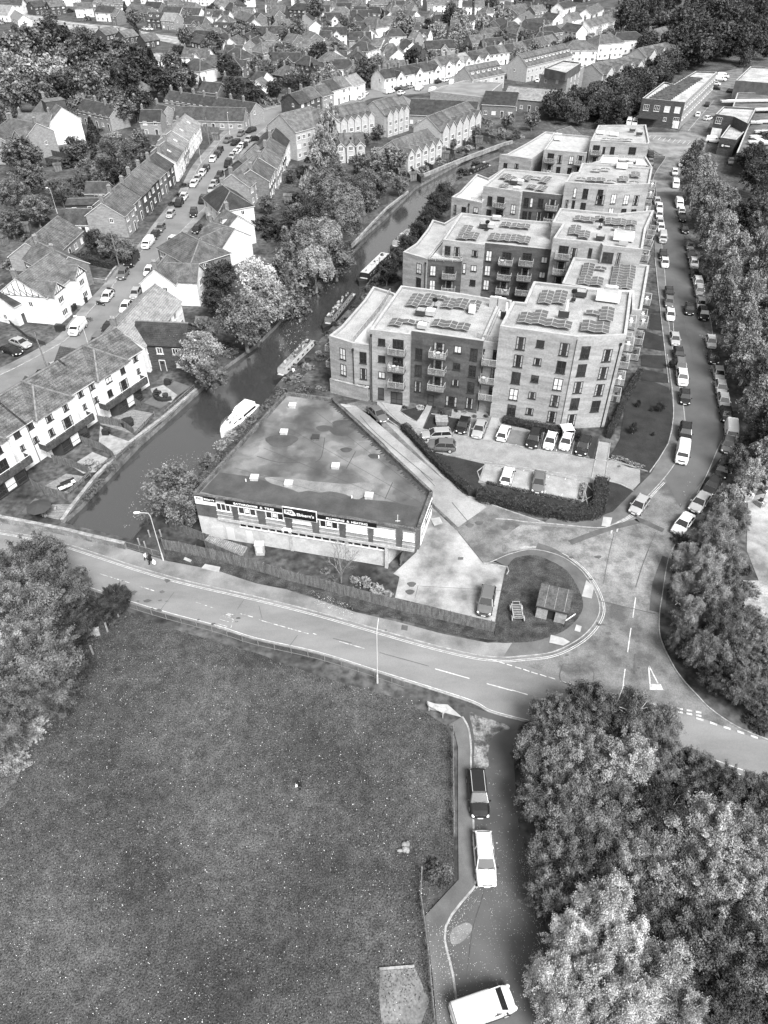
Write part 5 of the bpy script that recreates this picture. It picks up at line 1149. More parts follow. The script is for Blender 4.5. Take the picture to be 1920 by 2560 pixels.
wC1 = Wall(U('N', 104, 535, HC), U('N', 775, 628, HC)); wC2 = Wall(U('N', 775, 628, HC), U('N', 1198, 612, HC)); wCs = Wall(U('N', 1198, 612, HC), U('N', 1245, 235, HC), Vector((1, 0, 0)))
windows(rC, wC1, 'N', '283,685,H,5 453,690,S,5 660,738,H,5'); windows(rC, wC2, 'N', '840,765,H,5 1030,790,H,5'); pipe(rC, wC2, 'N', 1140, 715, HC - 1.5)
mb = MB(); mb.tube(wC2.pt(0, 0, .06), wC2.pt(0, HC - .4, .06), .04, .04, 5); part(mb, 'downpipe', PIPE, rC)
uC = U('N', 775, 628, HC) - U('N', 104, 535, HC)
solar(rC, 'N', HC, uC, '505,285,4 625,285,4 330,465,3 450,460,4 555,510,2 665,525,2 905,420,1 1030,432,4 870,535,3 990,550,3')
roofbox(rC, 'N', HC, '803,262,1.8,1.4,.7,k 1060,235,2.2,.9,.9,w 1035,300,3.6,1.8,1.2,p 735,300,1,1,1,o 650,455,1.6,.3,1.0,k 680,400,.3,.3,1.8,p', uC)
def sidebalconies(root, wl, n, hs, w=2.7, offs=(.2, .55, .88)):
    for t in offs:
        for k in range(n):
            z = hs - 3.6 - k * 2.95
            if z < 1: continue
            put_balcony(root, wl, wl.L * t, z); put_window(root, wl, wl.L * t, z + 1.05, 1.75, 2.1, GLASS, panes=3)
sidebalconies(rC, wCs, 5, HC, offs=(.22, .70))
wAs = Wall(U('e', 472, 930, HA), U('e', 552, 868, HA), Vector((-1, 0, 0)))
for z in (6.6, 3.65): put_balcony(rA, wAs, wAs.L * .5, z, 2.3); put_window(rA, wAs, wAs.L * .5, z + 1.05, 1.75, 2.1, GLASS, panes=3)
rD, PD = block('lower solar-panelled block between the two tall right-hand blocks', 'N', '640,165 740,-60 1395,10 1330,400 1245,395 1245,235 865,210 850,200', HB)
solar(rD, 'N', HB, uC, '865,50,5 835,140,3 975,38,1 945,150,3 1130,60,5 1110,160,4 1225,70,5 1200,165,4'); wDs = Wall(U('N', 1330, 400, HB), U('N', 1395, 10, HB), Vector((1, 0, 0))); sidebalconies(rD, wDs, 4, HB, offs=(.12, .6))
# ---- row two
r2A, _ = block('low wedge-roofed canal end of the second row of flats', 'e', '953,387 1108,432 1215,300 1330,135 1220,200 1145,178 1110,240 1040,330', HA)
w = Wall(U('e', 953, 387, HA), U('e', 1108, 432, HA)); windows(r2A, w, 'e', '1057,495,T,2'); pipe(r2A, w, 'e', 1100, 450, HA - 1)
r2X, _ = block('dark brick terrace block with white balustrade in the second row', 'e', '1108,432 1335,448 1340,420 1300,330 1215,300', HA - .2, wall=FD, roofm=TERR, par=.3)
w = Wall(U('e', 1108, 432, HA - .2), U('e', 1335, 448, HA - .2)); windows(r2X, w, 'e', '1147,510,T,2 1255,515,B,2'); glass_fence(r2X, US('e', '1108,428 1330,442 1338,415', HA), HA - .4)
r2B, _ = block('solar-roofed middle of the second row of flats, pale then dark brick', 'e', '1212,308 1480,342 1486,328 f:262,372 275,300 262,195 0,173 e:1330,133', HB)
w1 = Wall(U('e', 1212, 308, HB), U('e', 1480, 342, HB)); w2 = Wall(U('e', 1486, 328, HB), U('f', 262, 372, HB))
windows(r2B, w1, 'e', '1242,383,T,1 1302,390,T,1 1420,398,S,3 1350,495,N,1'); mb = MB(); w2.box(mb, 0, w2.L, 0, HB - .05, 0, .05); part(mb, 'dark_brick_front', FD, r2B)
windows(r2B, w2, 'e', '1510,413,T,3 1625,425,B,3', out=.05); windows(r2B, w2, 'f', '97,430,B,3 210,440,S,3', out=.05)
u2 = w2.u; solar(r2B, 'e', HB, u2, '1365,245,4 1340,290,2 1410,285,3 1620,210,2 1545,290,3 1615,295,3'); solar(r2B, 'f', HB, u2, '30,218,2 85,222,2 25,300,3 85,310,3')
roofbox(r2B, 'e', HB, '1475,222,1.6,1.4,.7,k 1520,222,1.6,1.4,.7,w 1560,172,1.8,1.0,.6,w 1497,235,1,1,1,o', u2)
r2E, _ = block('tall right-hand block of the second row of flats, white plant box on top', 'f', '268,298 578,330 590,345 848,372 870,235 922,117 684,137 312,103 262,195 328,205', HC)
w1 = Wall(U('f', 268, 298, HC), U('f', 578, 330, HC)); w2 = Wall(U('f', 590, 345, HC), U('f', 848, 372, HC)); w3 = Wall(U('f', 870, 235, HC), U('f', 922, 117, HC), Vector((1, 0, 0)))
windows(r2E, w1, 'f', '333,385,B,4 400,398,T,1 505,400,N,1'); windows(r2E, w2, 'f', '620,425,W,1 690,430,N,1'); sidebalconies(r2E, w3, 5, HC, offs=(.25, .75))
w4 = Wall(U('f', 848, 372, HC), U('f', 870, 235, HC), Vector((1, 0, 0))); sidebalconies(r2E, w4, 5, HC, offs=(.5,))
solar(r2E, 'f', HC, w1.u, '440,170,2 505,178,2 570,172,2 640,190,3 705,195,3 775,200,2 410,245,4 470,275,3 690,235,1 765,250,3')
roofbox(r2E, 'f', HC, '722,300,3.6,2.0,1.2,p 720,338,1.6,.8,.9,w 572,298,1.6,1.3,.6,k 570,225,1,1,1,o', w1.u)
# ---- row three
r3A, _ = block('white roof terrace at the canal end of the third row of flats', 'O', '390,487 565,522 640,400 680,330 600,380 535,355 435,460', HA, roofm=TERR)
w = Wall(U('O', 390, 487, HA), U('O', 565, 522, HA)); windows(r3A, w, 'O', '410,560,N,2 460,562,S,2 530,565,S,2'); pipe(r3A, w, 'O', 490, 540, HA - 1); glass_fence(r3A, US('O', '500,505 565,518', HA), HA - .4)
r3B, _ = block('middle of the third row of flats with grey panel strips on its roof', 'O', '572,425 790,458 800,455 1038,480 1045,440 1080,360 690,325', HB)
w1 = Wall(U('O', 572, 425, HB), U('O', 790, 458, HB)); w2 = Wall(U('O', 800, 455, HB), U('O', 1038, 480, HB)); mb = MB(); w2.box(mb, 0, w2.L, 0, HB - .05, 0, .05); part(mb, 'dark_brick_front', FD, r3B)
windows(r3B, w1, 'O', '610,512,T,2 672,515,B,3 745,560,T,1'); windows(r3B, w2, 'O', '820,520,T,2 850,522,N,2 903,525,T,2 970,530,B,2', out=.05)
solar(r3B, 'O', HB, w1.u, '700,370,3 730,385,3 690,425,2 825,380,3 880,380,1 930,390,4 850,430,2 910,440,3'); roofbox(r3B, 'O', HB, '750,408,1.6,1.4,.7,k 783,408,1.6,1.4,.7,w 765,447,1.7,1,.6,w', w1.u)
r3C, _ = block('tall right-hand block of the third row of flats, flat grey roof', 'O', '1045,402 1290,420 1530,414 1548,320 1140,292 1120,345 1078,350', HC)
w1 = Wall(U('O', 1045, 402, HC), U('O', 1290, 420, HC)); w2 = Wall(U('O', 1290, 420, HC), U('O', 1530, 414, HC)); w3 = Wall(U('O', 1530, 414, HC), U('O', 1548, 320, HC), Vector((1, 0, 0)))
windows(r3C, w1, 'O', '1100,465,N,1 1160,470,T,2 1245,475,T,1 1245,505,Bx,1 1052,533,N,1 1090,536,N,1'); windows(r3C, w2, 'O', '1322,500,T,2 1395,505,T,2 1452,508,T,2'); sidebalconies(r3C, w3, 5, HC, offs=(.3, .8))
solar(r3C, 'O', HC, w1.u, '1225,335,1 1275,330,1 1135,385,1 1195,388,2 1250,390,2 1310,400,1 1380,385,3 1450,360,3 1440,405,1'); roofbox(r3C, 'O', HC, '1370,318,2.4,1.2,1.0,p 1320,305,1.2,.8,.6,w 1415,312,1.4,.8,.8,w', w1.u)
r3D, _ = block('low white terrace with roof lights behind the third row of flats', 'O', '1200,290 1510,308 1548,320 1510,255 1260,245 1240,280', HB, roofm=TERR)
roofbox(r3D, 'O', HB, '1372,292,2.2,1.6,.6,k 1425,295,2.0,1.6,.6,k', w1.u); glass_fence(r3D, US('O', '1345,270 1500,278', HB), HB)
# ---- row four
r4A, _ = block('pale flat-roofed canal end of the farthest row of flats', 'O', '667,242 850,270 925,215 985,118 930,112 830,175 710,240', 8.0, roofm=CAP)
w = Wall(U('O', 667, 242, 8.0), U('O', 850, 270, 8.0)); windows(r4A, w, 'O', '700,307,S,1 765,310,S,1')
r4B, _ = block('middle of the farthest row of flats with balconies at both ends', 'O', '922,215 1170,236 1200,140 990,122', 10.8, roofm=CAP)
w = Wall(U('O', 922, 215, 10.8), U('O', 1170, 236, 10.8)); windows(r4B, w, 'O', '960,262,B,3 1013,272,T,3 1078,278,T,3 1130,275,B,3'); roofbox(r4B, 'O', 10.8, '1003,135,2.2,1.0,.6,w 1003,157,1.8,1.0,.8,p', w.u)
r4C, _ = block('tall right-hand block of the farthest row of flats', 'O', '1190,165 1525,182 1530,170 1510,72 1235,75', 13.8)
w = Wall(U('O', 1190, 165, 13.8), U('O', 1525, 182, 13.8)); windows(r4C, w, 'O', '1222,216,B,2 1266,225,N,2 1315,225,T,2 1430,225,W,2'); solar(r4C, 'O', 13.8, w.u, '1280,155,1 1325,158,1 1370,160,1 1410,160,1'); roofbox(r4C, 'O', 13.8, '1245,120,2.2,.7,.7,p 1325,130,2.2,.8,.7,p 1430,108,1.5,.9,.6,k 1470,130,1.6,.7,.7,k', w.u)

# ------------------------------------------------------------------ big sheds and flat-roofed buildings far away
def box_building(label, fr, poly, h, wall, roof, cat, name, par=.5, wins=None, group=None, z0=-.3):
    root, P = block(label, fr, poly, h, wall=wall, roofm=roof, par=par, name=name, group=group, z0=z0); root['category'] = cat
    if wins:
        for (p, q, s, ty) in wins:
            w = Wall(U(fr, *p, h), U(fr, *q, h)) if not ty else Wall(U(fr, *p, h), U(fr, *q, h), Vector(ty)); windows(root, w, fr, s, frame=WFRAME)
    return root
rI = box_building('long dark brick works unit with white windows and ribbed pale roof', 'c', '845,635 1122,662 1330,465 1190,460 1050,545 985,530', 8.6, WALL['k'], mat('pale_sheet_roof', .22, .42, .3, v2=True, scale2=2, amt2=.3), 'factory', 'works_building',
             wins=[((845, 635), (1122, 662), '870,697,W,1 938,702,W,1 1005,708,W,1 1072,713,W,1 990,773,S,1 1062,780,W,1', None)])
w = Wall(U('c', 1122, 662, 8.6), U('c', 1330, 465, 8.6), Vector((1, 0, 0))); mb = MB(); w.box(mb, 0, w.L, 0, 8.55, 0, .05); part(mb, 'side_cladding', WALL['p'], rI)
for t in range(14):
    for z in (6.6, 3.2): put_window(rI, w, w.L * (t + .5) / 14, z, 2.6, 1.2, GLASS, WFRAME, 3, .05)
mb = MB(); uu = w.u
for i in range(16):
    p = U('c', 960 + i * 14, 640 - i * 9, 8.3); mb.box(p.x, p.y, 8.15, 7.5, .5, .5, 0, math.atan2(w.n.y, w.n.x))
part(mb, 'roof_light', ROOF['m'], rI)
w = Wall(U('c', 845, 635, 8.6), U('c', 1122, 662, 8.6)); mb = MB(); w.box(mb, -.5, w.L * .48, 2.9, 3.2, 0, 3.0); part(mb, 'entrance_canopy', DFRAME, rI)
mb = MB(); w.box(mb, 1.5, w.L * .28, 0, 2.8, 0, .06); part(mb, 'shutter', DOORM, rI)
mb = MB(); w.box(mb, w.L * .84, w.L * .98, .3, 2.6, 0, .08); part(mb, 'notice_board', WALL['w'], rI)
DK = mat('dark_sheet_cladding', .05, .09, .5); SHR = mat('dark_flat_roof', .05, .12, .3, v2=True, scale2=2, amt2=.3); PSR = mat('pale_flat_roof', .2, .36, .25, v2=True, scale2=2, amt2=.3)
box_building('large dark-clad warehouse with pale roof at the far right', 'c', '1450,520 1760,545 1800,440 1545,430', 9.5, DK, PSR, 'warehouse', 'warehouse')
b1 = box_building('two-storey dark unit with white shutter at the right yard', 'c', '1320,738 1440,755 1530,800 1585,700 1370,690', 7.5, WALL['k'], PSR, 'factory', 'works_building', wins=[((1320, 738), (1440, 755), '1340,780,W,1', None)])
w = Wall(U('c', 1320, 738, 7.5), U('c', 1440, 755, 7.5)); a, z = w.at('c', 1325, 850); mb = MB(); w.box(mb, a - 1.6, a + 1.6, 0, 3.4, 0, .08); part(mb, 'shutter', WALL['w'], b1)
b2 = box_building('low dark unit with a round white emblem sign at the right yard', 'c', '1350,890 1455,905 1560,800 1530,780 1450,755', 5.0, WALL['k'], PSR, 'factory', 'works_building')
w = Wall(U('c', 1350, 890, 5.0), U('c', 1455, 905, 5.0)); mb = MB(); a, z = w.at('c', 1385, 945); w.box(mb, a - 1.7, a + 1.7, z - .6, z + .6, 0, .1, 0)
c = w.pt(a - .9, z, .12); ring = [c + w.u * math.cos(k) * .35 + Vector((0, 0, .35 * math.sin(k))) for k in [i * math.pi / 8 for i in range(16)]]; mb.face(ring, 1); w.box(mb, a - .3, a + 1.3, z - .15, z + .15, .1, .13, 1); part(mb, 'sign', [DFRAME, WALL['w']], b2)
b3 = box_building('wide dark flat-roofed unit with white roof lights at the right edge', 'c', '1455,990 1800,1010 1900,720 1580,700 1530,810', 5.5, DK, SHR, 'factory', 'works_building')
roofbox(b3, 'c', 5.5, '1560,795,2,1.4,.5,w 1600,795,2,1.4,.5,w 1640,790,4,1.4,.5,w 1620,855,5,1.4,.5,w 1580,888,4,1.4,.5,w 1560,925,3,1.6,.5,w 1640,925,2.2,3,.5,w 1600,910,2.4,2.6,.5,w', Vector((1, .05, 0)))
b4 = box_building('dark warehouse with two white roof strips behind the right yard', 'c', '1430,690 1800,720 1800,600 1460,600', 6.0, DK, SHR, 'warehouse', 'warehouse')
roofbox(b4, 'c', 6.0, '1580,655,26,2.0,.5,w 1640,712,16,2.0,.5,w', Vector((1, .05, 0)))
b = box_building('brick flats with dark set-back top storey and flat pale roof', 'c', '185,480 360,510 470,430 330,400 210,440', 9.0, WALL['p'], PSR, 'flats', 'apartment_house', wins=[((185, 480), (360, 510), '218,525,S,3 292,530,S,3', None), ((360, 510), (470, 430), '385,510,N,3 410,495,N,3 435,480,N,3', (1, -.3, 0))])
box_building('dark set-back storey on the brick flats', 'c', '212,440 350,470 450,405 330,390', 11.6, DK, PSR, 'penthouse', 'penthouse', z0=8.6)
box_building('wide flat grey depot roof behind the modern townhouses', 'b', '1130,590 1480,630 1600,535 1350,520 1200,560', 5.0, WALL['p'], mat('grey_flat_roof', .13, .2, .2), 'depot', 'depot_building')
house('b', 1010, 640, 1440, 660, D=16, e=3.6, r=7.0, wall='p', roof='d', label='low warehouse with dark ribbed roof behind the middle townhouses', chim=0, name='warehouse', cat='warehouse')
house('b', 1490, 590, 1700, 600, D=20, e=4, r=6.5, wall='g', roof='d', label='wide open-fronted shed with a dark roof', chim=0, name='shed', cat='shed')
house('c', -20, 560, 330, 590, D=14, e=4, r=6.5, wall='g', roof='l', label='long shed with pale corrugated roof below the brick flats', chim=0, name='shed', cat='shed')
house('c', 290, 850, 380, 820, D=7, e=3, r=5.5, wall='w', roof='m', label='small hipped roof just behind the farthest flats', chim=0, name='house', hip=2)
house('b', 950, 620, 1000, 700, D=5, e=3, r=4.2, wall='w', roof='l', label='narrow white store between the townhouse rows', chim=0, name='store', cat='shed')
# ------------------------------------------------------------------ the bathroom showroom in the foreground
def text_mesh(body, size, thick=.02, bold=0.0, align='LEFT'):
    cu = bpy.data.curves.new('lettering', 'FONT'); cu.body = body; cu.size = size; cu.extrude = thick; cu.offset = bold; cu.align_x = align; cu.align_y = 'CENTER'
    tmp = bpy.data.objects.new('lettering', cu); COL.objects.link(tmp); dg = bpy.context.evaluated_depsgraph_get()
    me = bpy.data.meshes.new_from_object(tmp.evaluated_get(dg)); bpy.data.objects.remove(tmp); me.name = 'lettering'; return me
def put_text(root, wl, a, z, out, body, size, m, bold=0.0, tilt=0.0, space=None, width=None, align='CENTER'):
    me = text_mesh(body, size, .015, bold, align); me.materials.clear(); me.materials.append(m)
    o = link(me, 'lettering', root)
    up = Vector((0, 0, 1)); xdir = wl.u if wl.u.cross(up).dot(wl.n) > 0 else -wl.u
    mtx = Matrix((xdir, up, xdir.cross(up))).transposed().to_4x4(); mtx.translation = wl.pt(a, z, out) - root.location
    o.matrix_local = mtx
    if width:
        w = max(v.co.x for v in me.vertices) - min(v.co.x for v in me.vertices); o.scale = (width / w, 1, 1)
    return o
SH_H = 7.6
SHW = mat('brown_brick', .055, .10, .6, v2=True, scale2=9, amt2=.25); SHP = mat('weathered_brick', .14, .32, .9, v2=True, scale2=9, amt2=.35, stretch=(1, 1, 5))
SHC = mat('concrete_band', .26, .40, 1.2, v2=True, scale2=5, amt2=.2); SIGN = mat('black_sign', .008, rough=.4); LET = mat('sign_white', .62)
def felt():
    """flat felt roof: old puddle marks and patches with darker rims"""
    m = bpy.data.materials.new('felt_roof'); m.use_nodes = True; n = m.node_tree; b = n.nodes['Principled BSDF']; b.inputs['Roughness'].default_value = .6
    tc = n.nodes.new('ShaderNodeTexCoord'); wn = n.nodes.new('ShaderNodeTexNoise'); wn.inputs['Scale'].default_value = .5; wn.inputs['Detail'].default_value = 6
    n.links.new(tc.outputs['Object'], wn.inputs['Vector'])
    mx = n.nodes.new('ShaderNodeMixRGB'); mx.blend_type = 'ADD'; mx.inputs[0].default_value = 1.1; n.links.new(tc.outputs['Object'], mx.inputs[1]); n.links.new(wn.outputs['Color'], mx.inputs[2])
    v2 = n.nodes.new('ShaderNodeTexVoronoi'); v2.distance = 'CHEBYCHEV'; v2.inputs['Scale'].default_value = .24; n.links.new(mx.outputs[0], v2.inputs['Vector'])
    wn2 = n.nodes.new('ShaderNodeTexNoise'); wn2.inputs['Scale'].default_value = .33; wn2.inputs['Detail'].default_value = 9; n.links.new(tc.outputs['Object'], wn2.inputs['Vector'])
    edge = n.nodes.new('ShaderNodeMapRange'); edge.inputs[1].default_value = .47; edge.inputs[2].default_value = .55; edge.inputs[3].default_value = .78; edge.inputs[4].default_value = 1.12; n.links.new(wn2.outputs[0], edge.inputs[0])
    sp = n.nodes.new('ShaderNodeSeparateColor'); n.links.new(v2.outputs['Color'], sp.inputs[0])
    big = n.nodes.new('ShaderNodeTexNoise'); big.inputs['Scale'].default_value = .16; big.inputs['Detail'].default_value = 7; n.links.new(tc.outputs['Object'], big.inputs['Vector'])
    r1 = n.nodes.new('ShaderNodeMapRange'); r1.inputs[1].default_value = .38; r1.inputs[2].default_value = .62; r1.inputs[3].default_value = .055; r1.inputs[4].default_value = .16; n.links.new(big.outputs[0], r1.inputs[0])
    r2 = n.nodes.new('ShaderNodeMapRange'); r2.inputs[3].default_value = .80; r2.inputs[4].default_value = 1.18; n.links.new(sp.outputs[0], r2.inputs[0])
    fn = n.nodes.new('ShaderNodeTexNoise'); fn.inputs['Scale'].default_value = 9; n.links.new(tc.outputs['Object'], fn.inputs['Vector'])
    r3 = n.nodes.new('ShaderNodeMapRange'); r3.inputs[1].default_value = .3; r3.inputs[2].default_value = .7; r3.inputs[3].default_value = .9; r3.inputs[4].default_value = 1.1; n.links.new(fn.outputs[0], r3.inputs[0])
    cur = r1.outputs[0]
    for s in (edge, r2, r3):
        k = n.nodes.new('ShaderNodeMath'); k.operation = 'MULTIPLY'; n.links.new(cur, k.inputs[0]); n.links.new(s.outputs[0], k.inputs[1]); cur = k.outputs[0]
    n.links.new(cur, b.inputs['Base Color']); return m
FELT = felt(); FELTD = mat('dark_felt', .042, .072, .4, v2=True, scale2=8, amt2=.15, rough=.5); FELTP = mat('dry_pale_felt', .13, .21, .5, v2=True, scale2=8, amt2=.12)
def showroom():
    h = SH_H; P = US('E', '8,765 150,785 1445,990 1477,985 1560,755 915,150 610,108', h); c = sum(P, Vector()) / len(P)
    root = empty('showroom', (c.x, c.y, 0), 0, 'wide flat-roofed bathroom showroom with black shop signs, in the middle of the photo', 'showroom')
    fl = h - 3.55             # upper storey floor
    mb = MB(); mb.prism(P, fl, h - .3, 0, 1); part(mb, 'wall', [SHW, FELT], root)
    # lower storey, set in at the right-hand end
    wF = Wall(P[1], P[2]); aR, zR = wF.at('E', 1335, 1150); aR = wF.L - 3.6
    q1 = wF.pt(aR, 0, -.35); q0 = wF.pt(0, 0, -.35); back = [Vector((p.x, p.y, 0)) for p in P[4:]]
    low = [Vector((P[0].x, P[0].y, 0)), q0, q1, q1 + (back[0] - q1) * .55 + wF.n * -2, back[1], back[2]]
    mb = MB(); mb.prism(low, -.3, fl - .01, 0); part(mb, 'lower_wall', [mat('painted_blockwork', .36, .50, .8, v2=True, scale2=6, amt2=.12, course=.23)], root)
    mb = MB(); Q = [Vector((p.x, p.y, 0)) for p in P] + [Vector((P[0].x, P[0].y, 0))]
    for i in range(len(P)):
        a, b = Q[i], Q[i + 1]; front = i in (0, 1, 2); hgt = .12 if front else .45; w = .35
        ins = (c - (a + b) / 2); ins.z = 0; ins.normalize(); n_ = Vector((-(b - a).y, (b - a).x, 0)).normalized(); n_ = n_ if n_.dot(ins) > 0 else -n_
        p, q = a + n_ * w / 2, b + n_ * w / 2
        mb.bar((p.x, p.y, h - .3 + hgt / 2 + .05), (q.x, q.y, h - .3 + hgt / 2 + .05), w, hgt + .1, 0)
    part(mb, 'parapet', mat('mossy_parapet', .05, .12, 1.0, v2=True, scale2=6, amt2=.5), root)
    mb = MB(); p4 = Vector((P[4].x, P[4].y, 0)); p5 = Vector((P[5].x, P[5].y, 0)); rr = random.Random(3)
    mm = (p5 - p4); mn = Vector((-mm.y, mm.x, 0)).normalized(); mn = mn if mn.dot(c - p4) > 0 else -mn
    pe = [p4 + mm * (i / 160) + mn * rr.uniform(.45, 1.25) for i in range(161)]
    mb.v = [(q.x, q.y, h - .284) for i, q in enumerate(pe) for q in (p4 + mm * (i / 160) + mn * .3, q)]; mb.f = [(2 * i, 2 * i + 2, 2 * i + 3, 2 * i + 1) for i in range(160)]; mb.m = [0] * 160
    part(mb, 'moss', mat('moss', .03, .05, 4.0), root)
    # dark front felt strip and pale dry tide mark
    mb = MB(); pts = US('E', '60,750 180,625 400,655 650,740 690,755 760,745 830,758 900,750 1000,770 1080,800 1250,810 1470,850 1500,930 1440,975 150,772', h - .3); mb.prism(pts, h - .297, h - .285, 0, bottom=False); part(mb, 'front_felt', FELTD, root)
    mb = MB(); pts = smooth_line(US('E', '480,655 660,665 760,680 870,690 1000,700 1120,690 1180,720 1080,800 1000,770 900,748 830,756 760,742 690,752 650,735 560,710 500,690', h - .3), 3, True); mb.prism(pts, h - .296, h - .281, 0, bottom=False); part(mb, 'pale_felt', FELTP, root)
    mb = MB()
    for s in ('860,400 840,520 800,560', '1060,490 1000,600', '1300,690 1250,800', '420,520 560,560 700,560', '160,770 190,740'):
        flat_strip(mb, smooth_line(US('E', s, h - .3), 3), .10, h - .279)
    for i in range(9):
        q0_ = P[0].lerp(P[5], .06 + i * .1); q1_ = P[2].lerp(P[3 if i > 99 else 4], .06 + i * .1); q1_ = q0_.lerp(q1_, .97)
        if i % 2 == 0: flat_strip(mb, [Vector((q0_.x, q0_.y, 0)), Vector((q1_.x, q1_.y, 0))], .05, h - .2805)
    part(mb, 'felt_seams', mat('seam', .06), root)
    for si, (x, y, r) in enumerate(((855, 340, 1.1), (975, 310, 1.4), (970, 358, 1.7), (1000, 480, .8), (580, 420, 2.2), (1180, 520, .8))):
        p = U('E', x, y, h - .3); mb = MB(); mb.face([(p.x + r * (1 + .15 * math.sin(3 * k)) * math.cos(k), p.y + r * .7 * math.sin(k), h - .276 + si * .001) for k in [i * math.pi / 8 for i in range(16)]]); part(mb, 'puddle_stain', FELTD, root)
    for x, y, k in ((650, 180, 0), (595, 352, 0), (800, 388, 1), (930, 572, 0), (403, 648, 0), (625, 685, 0), (1147, 765, 0)):
        p = U('E', x, y, h + .2); mb = MB(); mb.box(p.x, p.y, h - .3, 1.0, .9, .36, 0, -.08); mb.box(p.x, p.y, h + .06, 1.08, .98, .1, 1, -.08)
        if not k: mb.ball((p.x, p.y, h + .14), .42, .38, .14, 1, 12, 6)
        part(mb, 'roof_light', [SHC, mat('roof_light_dome', .36, .5, 3.0)] if not k else [SHW, DFRAME], root)
    for x, y in ((348, 672), (1035, 780), (1210, 520)):
        p = U('E', x, y, h); mb = MB(); mb.tube((p.x, p.y, h - .3), (p.x, p.y, h + .1), .08, .08, 8); part(mb, 'vent_pipe', LET, root)
    p = U('E', 1333, 935, h); mb = MB(); mb.bar((p.x, p.y, h - .3), (p.x, p.y, h + .9), .05, .05); mb.bar((p.x - .3, p.y, h - .1), (p.x + .3, p.y, h - .1), .05, .05); part(mb, 'aerial', LET, root)
    # facade bays: brick piers with weathered infill, windows, concrete band
    mb = MB(); mbp = MB(); mbc = MB(); Z = lambda f, x, y: wF.at(f, x, y)
    wins = [(205, 850, 1.9), (360, 885, 2.35), (537, 908, 2.35), (712, 945, 2.35), (888, 968, 2.35), (1068, 1000, 2.6), (1248, 1028, 2.6), (1405, 1052, 1.35)]
    zc = h - 1.45
    for i, (x, y, ww) in enumerate(wins):
        a, z = Z('E', x, y); wF.box(mbp, a - ww / 2 - .12, a + ww / 2 + .12, fl, h - .55, 0, .03)
        g = BLIND if i in (5, 6, 3, 7) else GLASS
        fo = put_window(root, wF, a, zc, round(ww, 2), 1.25, g, WFRAME, 3 if ww < 2.5 else 2, .03)
        if i in (1, 2, 4):
            mbx = MB(); mbx.box(0, .035, -.3, .5, .02, .6, 0); mbx.build('poster', LET, fo)
        wF.box(mbc, a - ww / 2 - .15, a + ww / 2 + .15, fl + .62, fl + .74, .0, .10)
    part(mbp, 'brick_infill', SHP, root)
    wF.box(mbc, -.2, wF.L + .02, fl - .28, fl + .12, 0, .12); part(mbc, 'concrete_band', SHC, root)
    # strip windows of the lower storey, in two runs
    wl2 = Wall(q0, q1); 
    for (x0, x1, y) in ((308, 630, 1000), (645, 1332, 1100)):
        a0, _ = wF.at('E', x0, y); a1, _ = wF.at('E', x1, y); a1 = min(a1, aR - .1); n = max(1, round((a1 - a0) / 1.05)); st = (a1 - a0) / n
        for k in range(n): put_window(root, wl2, a0 + st * (k + .5), fl - .78, round(st - .02, 2), .85, GLASS, WFRAME, 1)
    mb = MB()
    for x in (640, 1000, 160):
        a, _ = wF.at('E', x, 1100); wl2.box(mb, a - .2, a + .2, 0, fl - .28, 0, .12)
    wF.box(mb, aR - .1, aR + .3, 0, fl - .28, -.4, .0); part(mb, 'concrete_post', SHC, root)
    mb = MB(); a, _ = wF.at('E', 250, 1060); wl2.box(mb, a - .5, a + .5, .1, 2.2, 0, .06); part(mb, 'door', mat('old_white_door', .5), root)
    mb = MB(); wl2.box(mb, a + 2.2, a + 3.1, .1, 2.2, 0, .06); part(mb, 'door', mat('old_white_door', .5), root)
    # signs
    a0, _ = Z('E', 214, 800); a1, _ = Z('E', 590, 860); a2, _ = Z('E', 812, 900); a3, _ = Z('E', 1198, 960); zt = h + .0
    def sign(x0, x1, z0, z1, body, size, out, strip=True):
        s = MB(); wF.box(s, x0, x1, z0 + (.22 if strip else 0), z1, out, out + .1, 0)
        if strip: wF.box(s, x0, x1, z0, z0 + .22, out, out + .095, 1)
        so = part(s, 'sign', [SIGN, LET], root)
        if body: 
            t = put_text(root, wF, (x0 + x1) / 2 + (.0), (z0 + z1) / 2 + .1, out + .11, body, size, LET, .012, width=(x1 - x0) * .70); t.parent = so; t.location = t.location + root.location
        return so
    sign(a0, a1 - .05, h - .95, h - .12, 'BATHROOMS  &  TILES', .42, .06)
    sign(a2 + .05, a3, h - .95, h - .12, 'PLUMBING  &  HEATING', .42, .06)
    s = MB(); z0, z1 = h - 1.3, h + .45; wF.box(s, a1, a2, z0, z1, .15, .3, 1); wF.box(s, a1 + .07, a2 - .07, z0 + .07, z1 - .07, .3, .32, 0); so = part(s, 'sign', [SIGN, LET], root)
    L2 = a2 - a1; s = MB(); cc = [(.05, .42), (.05, .78), (.28, .84), (.36, .62), (.40, .36), (.30, .30)]
    s.face([wF.pt(a1 + L2 * x, z0 + (z1 - z0) * y, .325) for x, y in cc]); so2 = part(s, 'emblem', LET, root)
    so2.parent = so; so2.location = (0, 0, 0)
    for body, fx, fz, sz, wd, mm_ in (('PG', .20, .60, .62, L2 * .20, SIGN), ("Ebbern's", .67, .48, .62, L2 * .50, LET)):
        t = put_text(root, wF, a1 + L2 * fx, z0 + (z1 - z0) * fz, .335, body, sz, mm_, .01, width=wd); t.parent = so; t.location = t.location + root.location
    wL = Wall(P[0], P[1]); s = MB(); wL.box(s, .08, wL.L - .05, h - .85, h - .12, .02, .1, 0); wL.box(s, .08, wL.L - .05, h - 1.45, h - .85, .02, .1, 1)
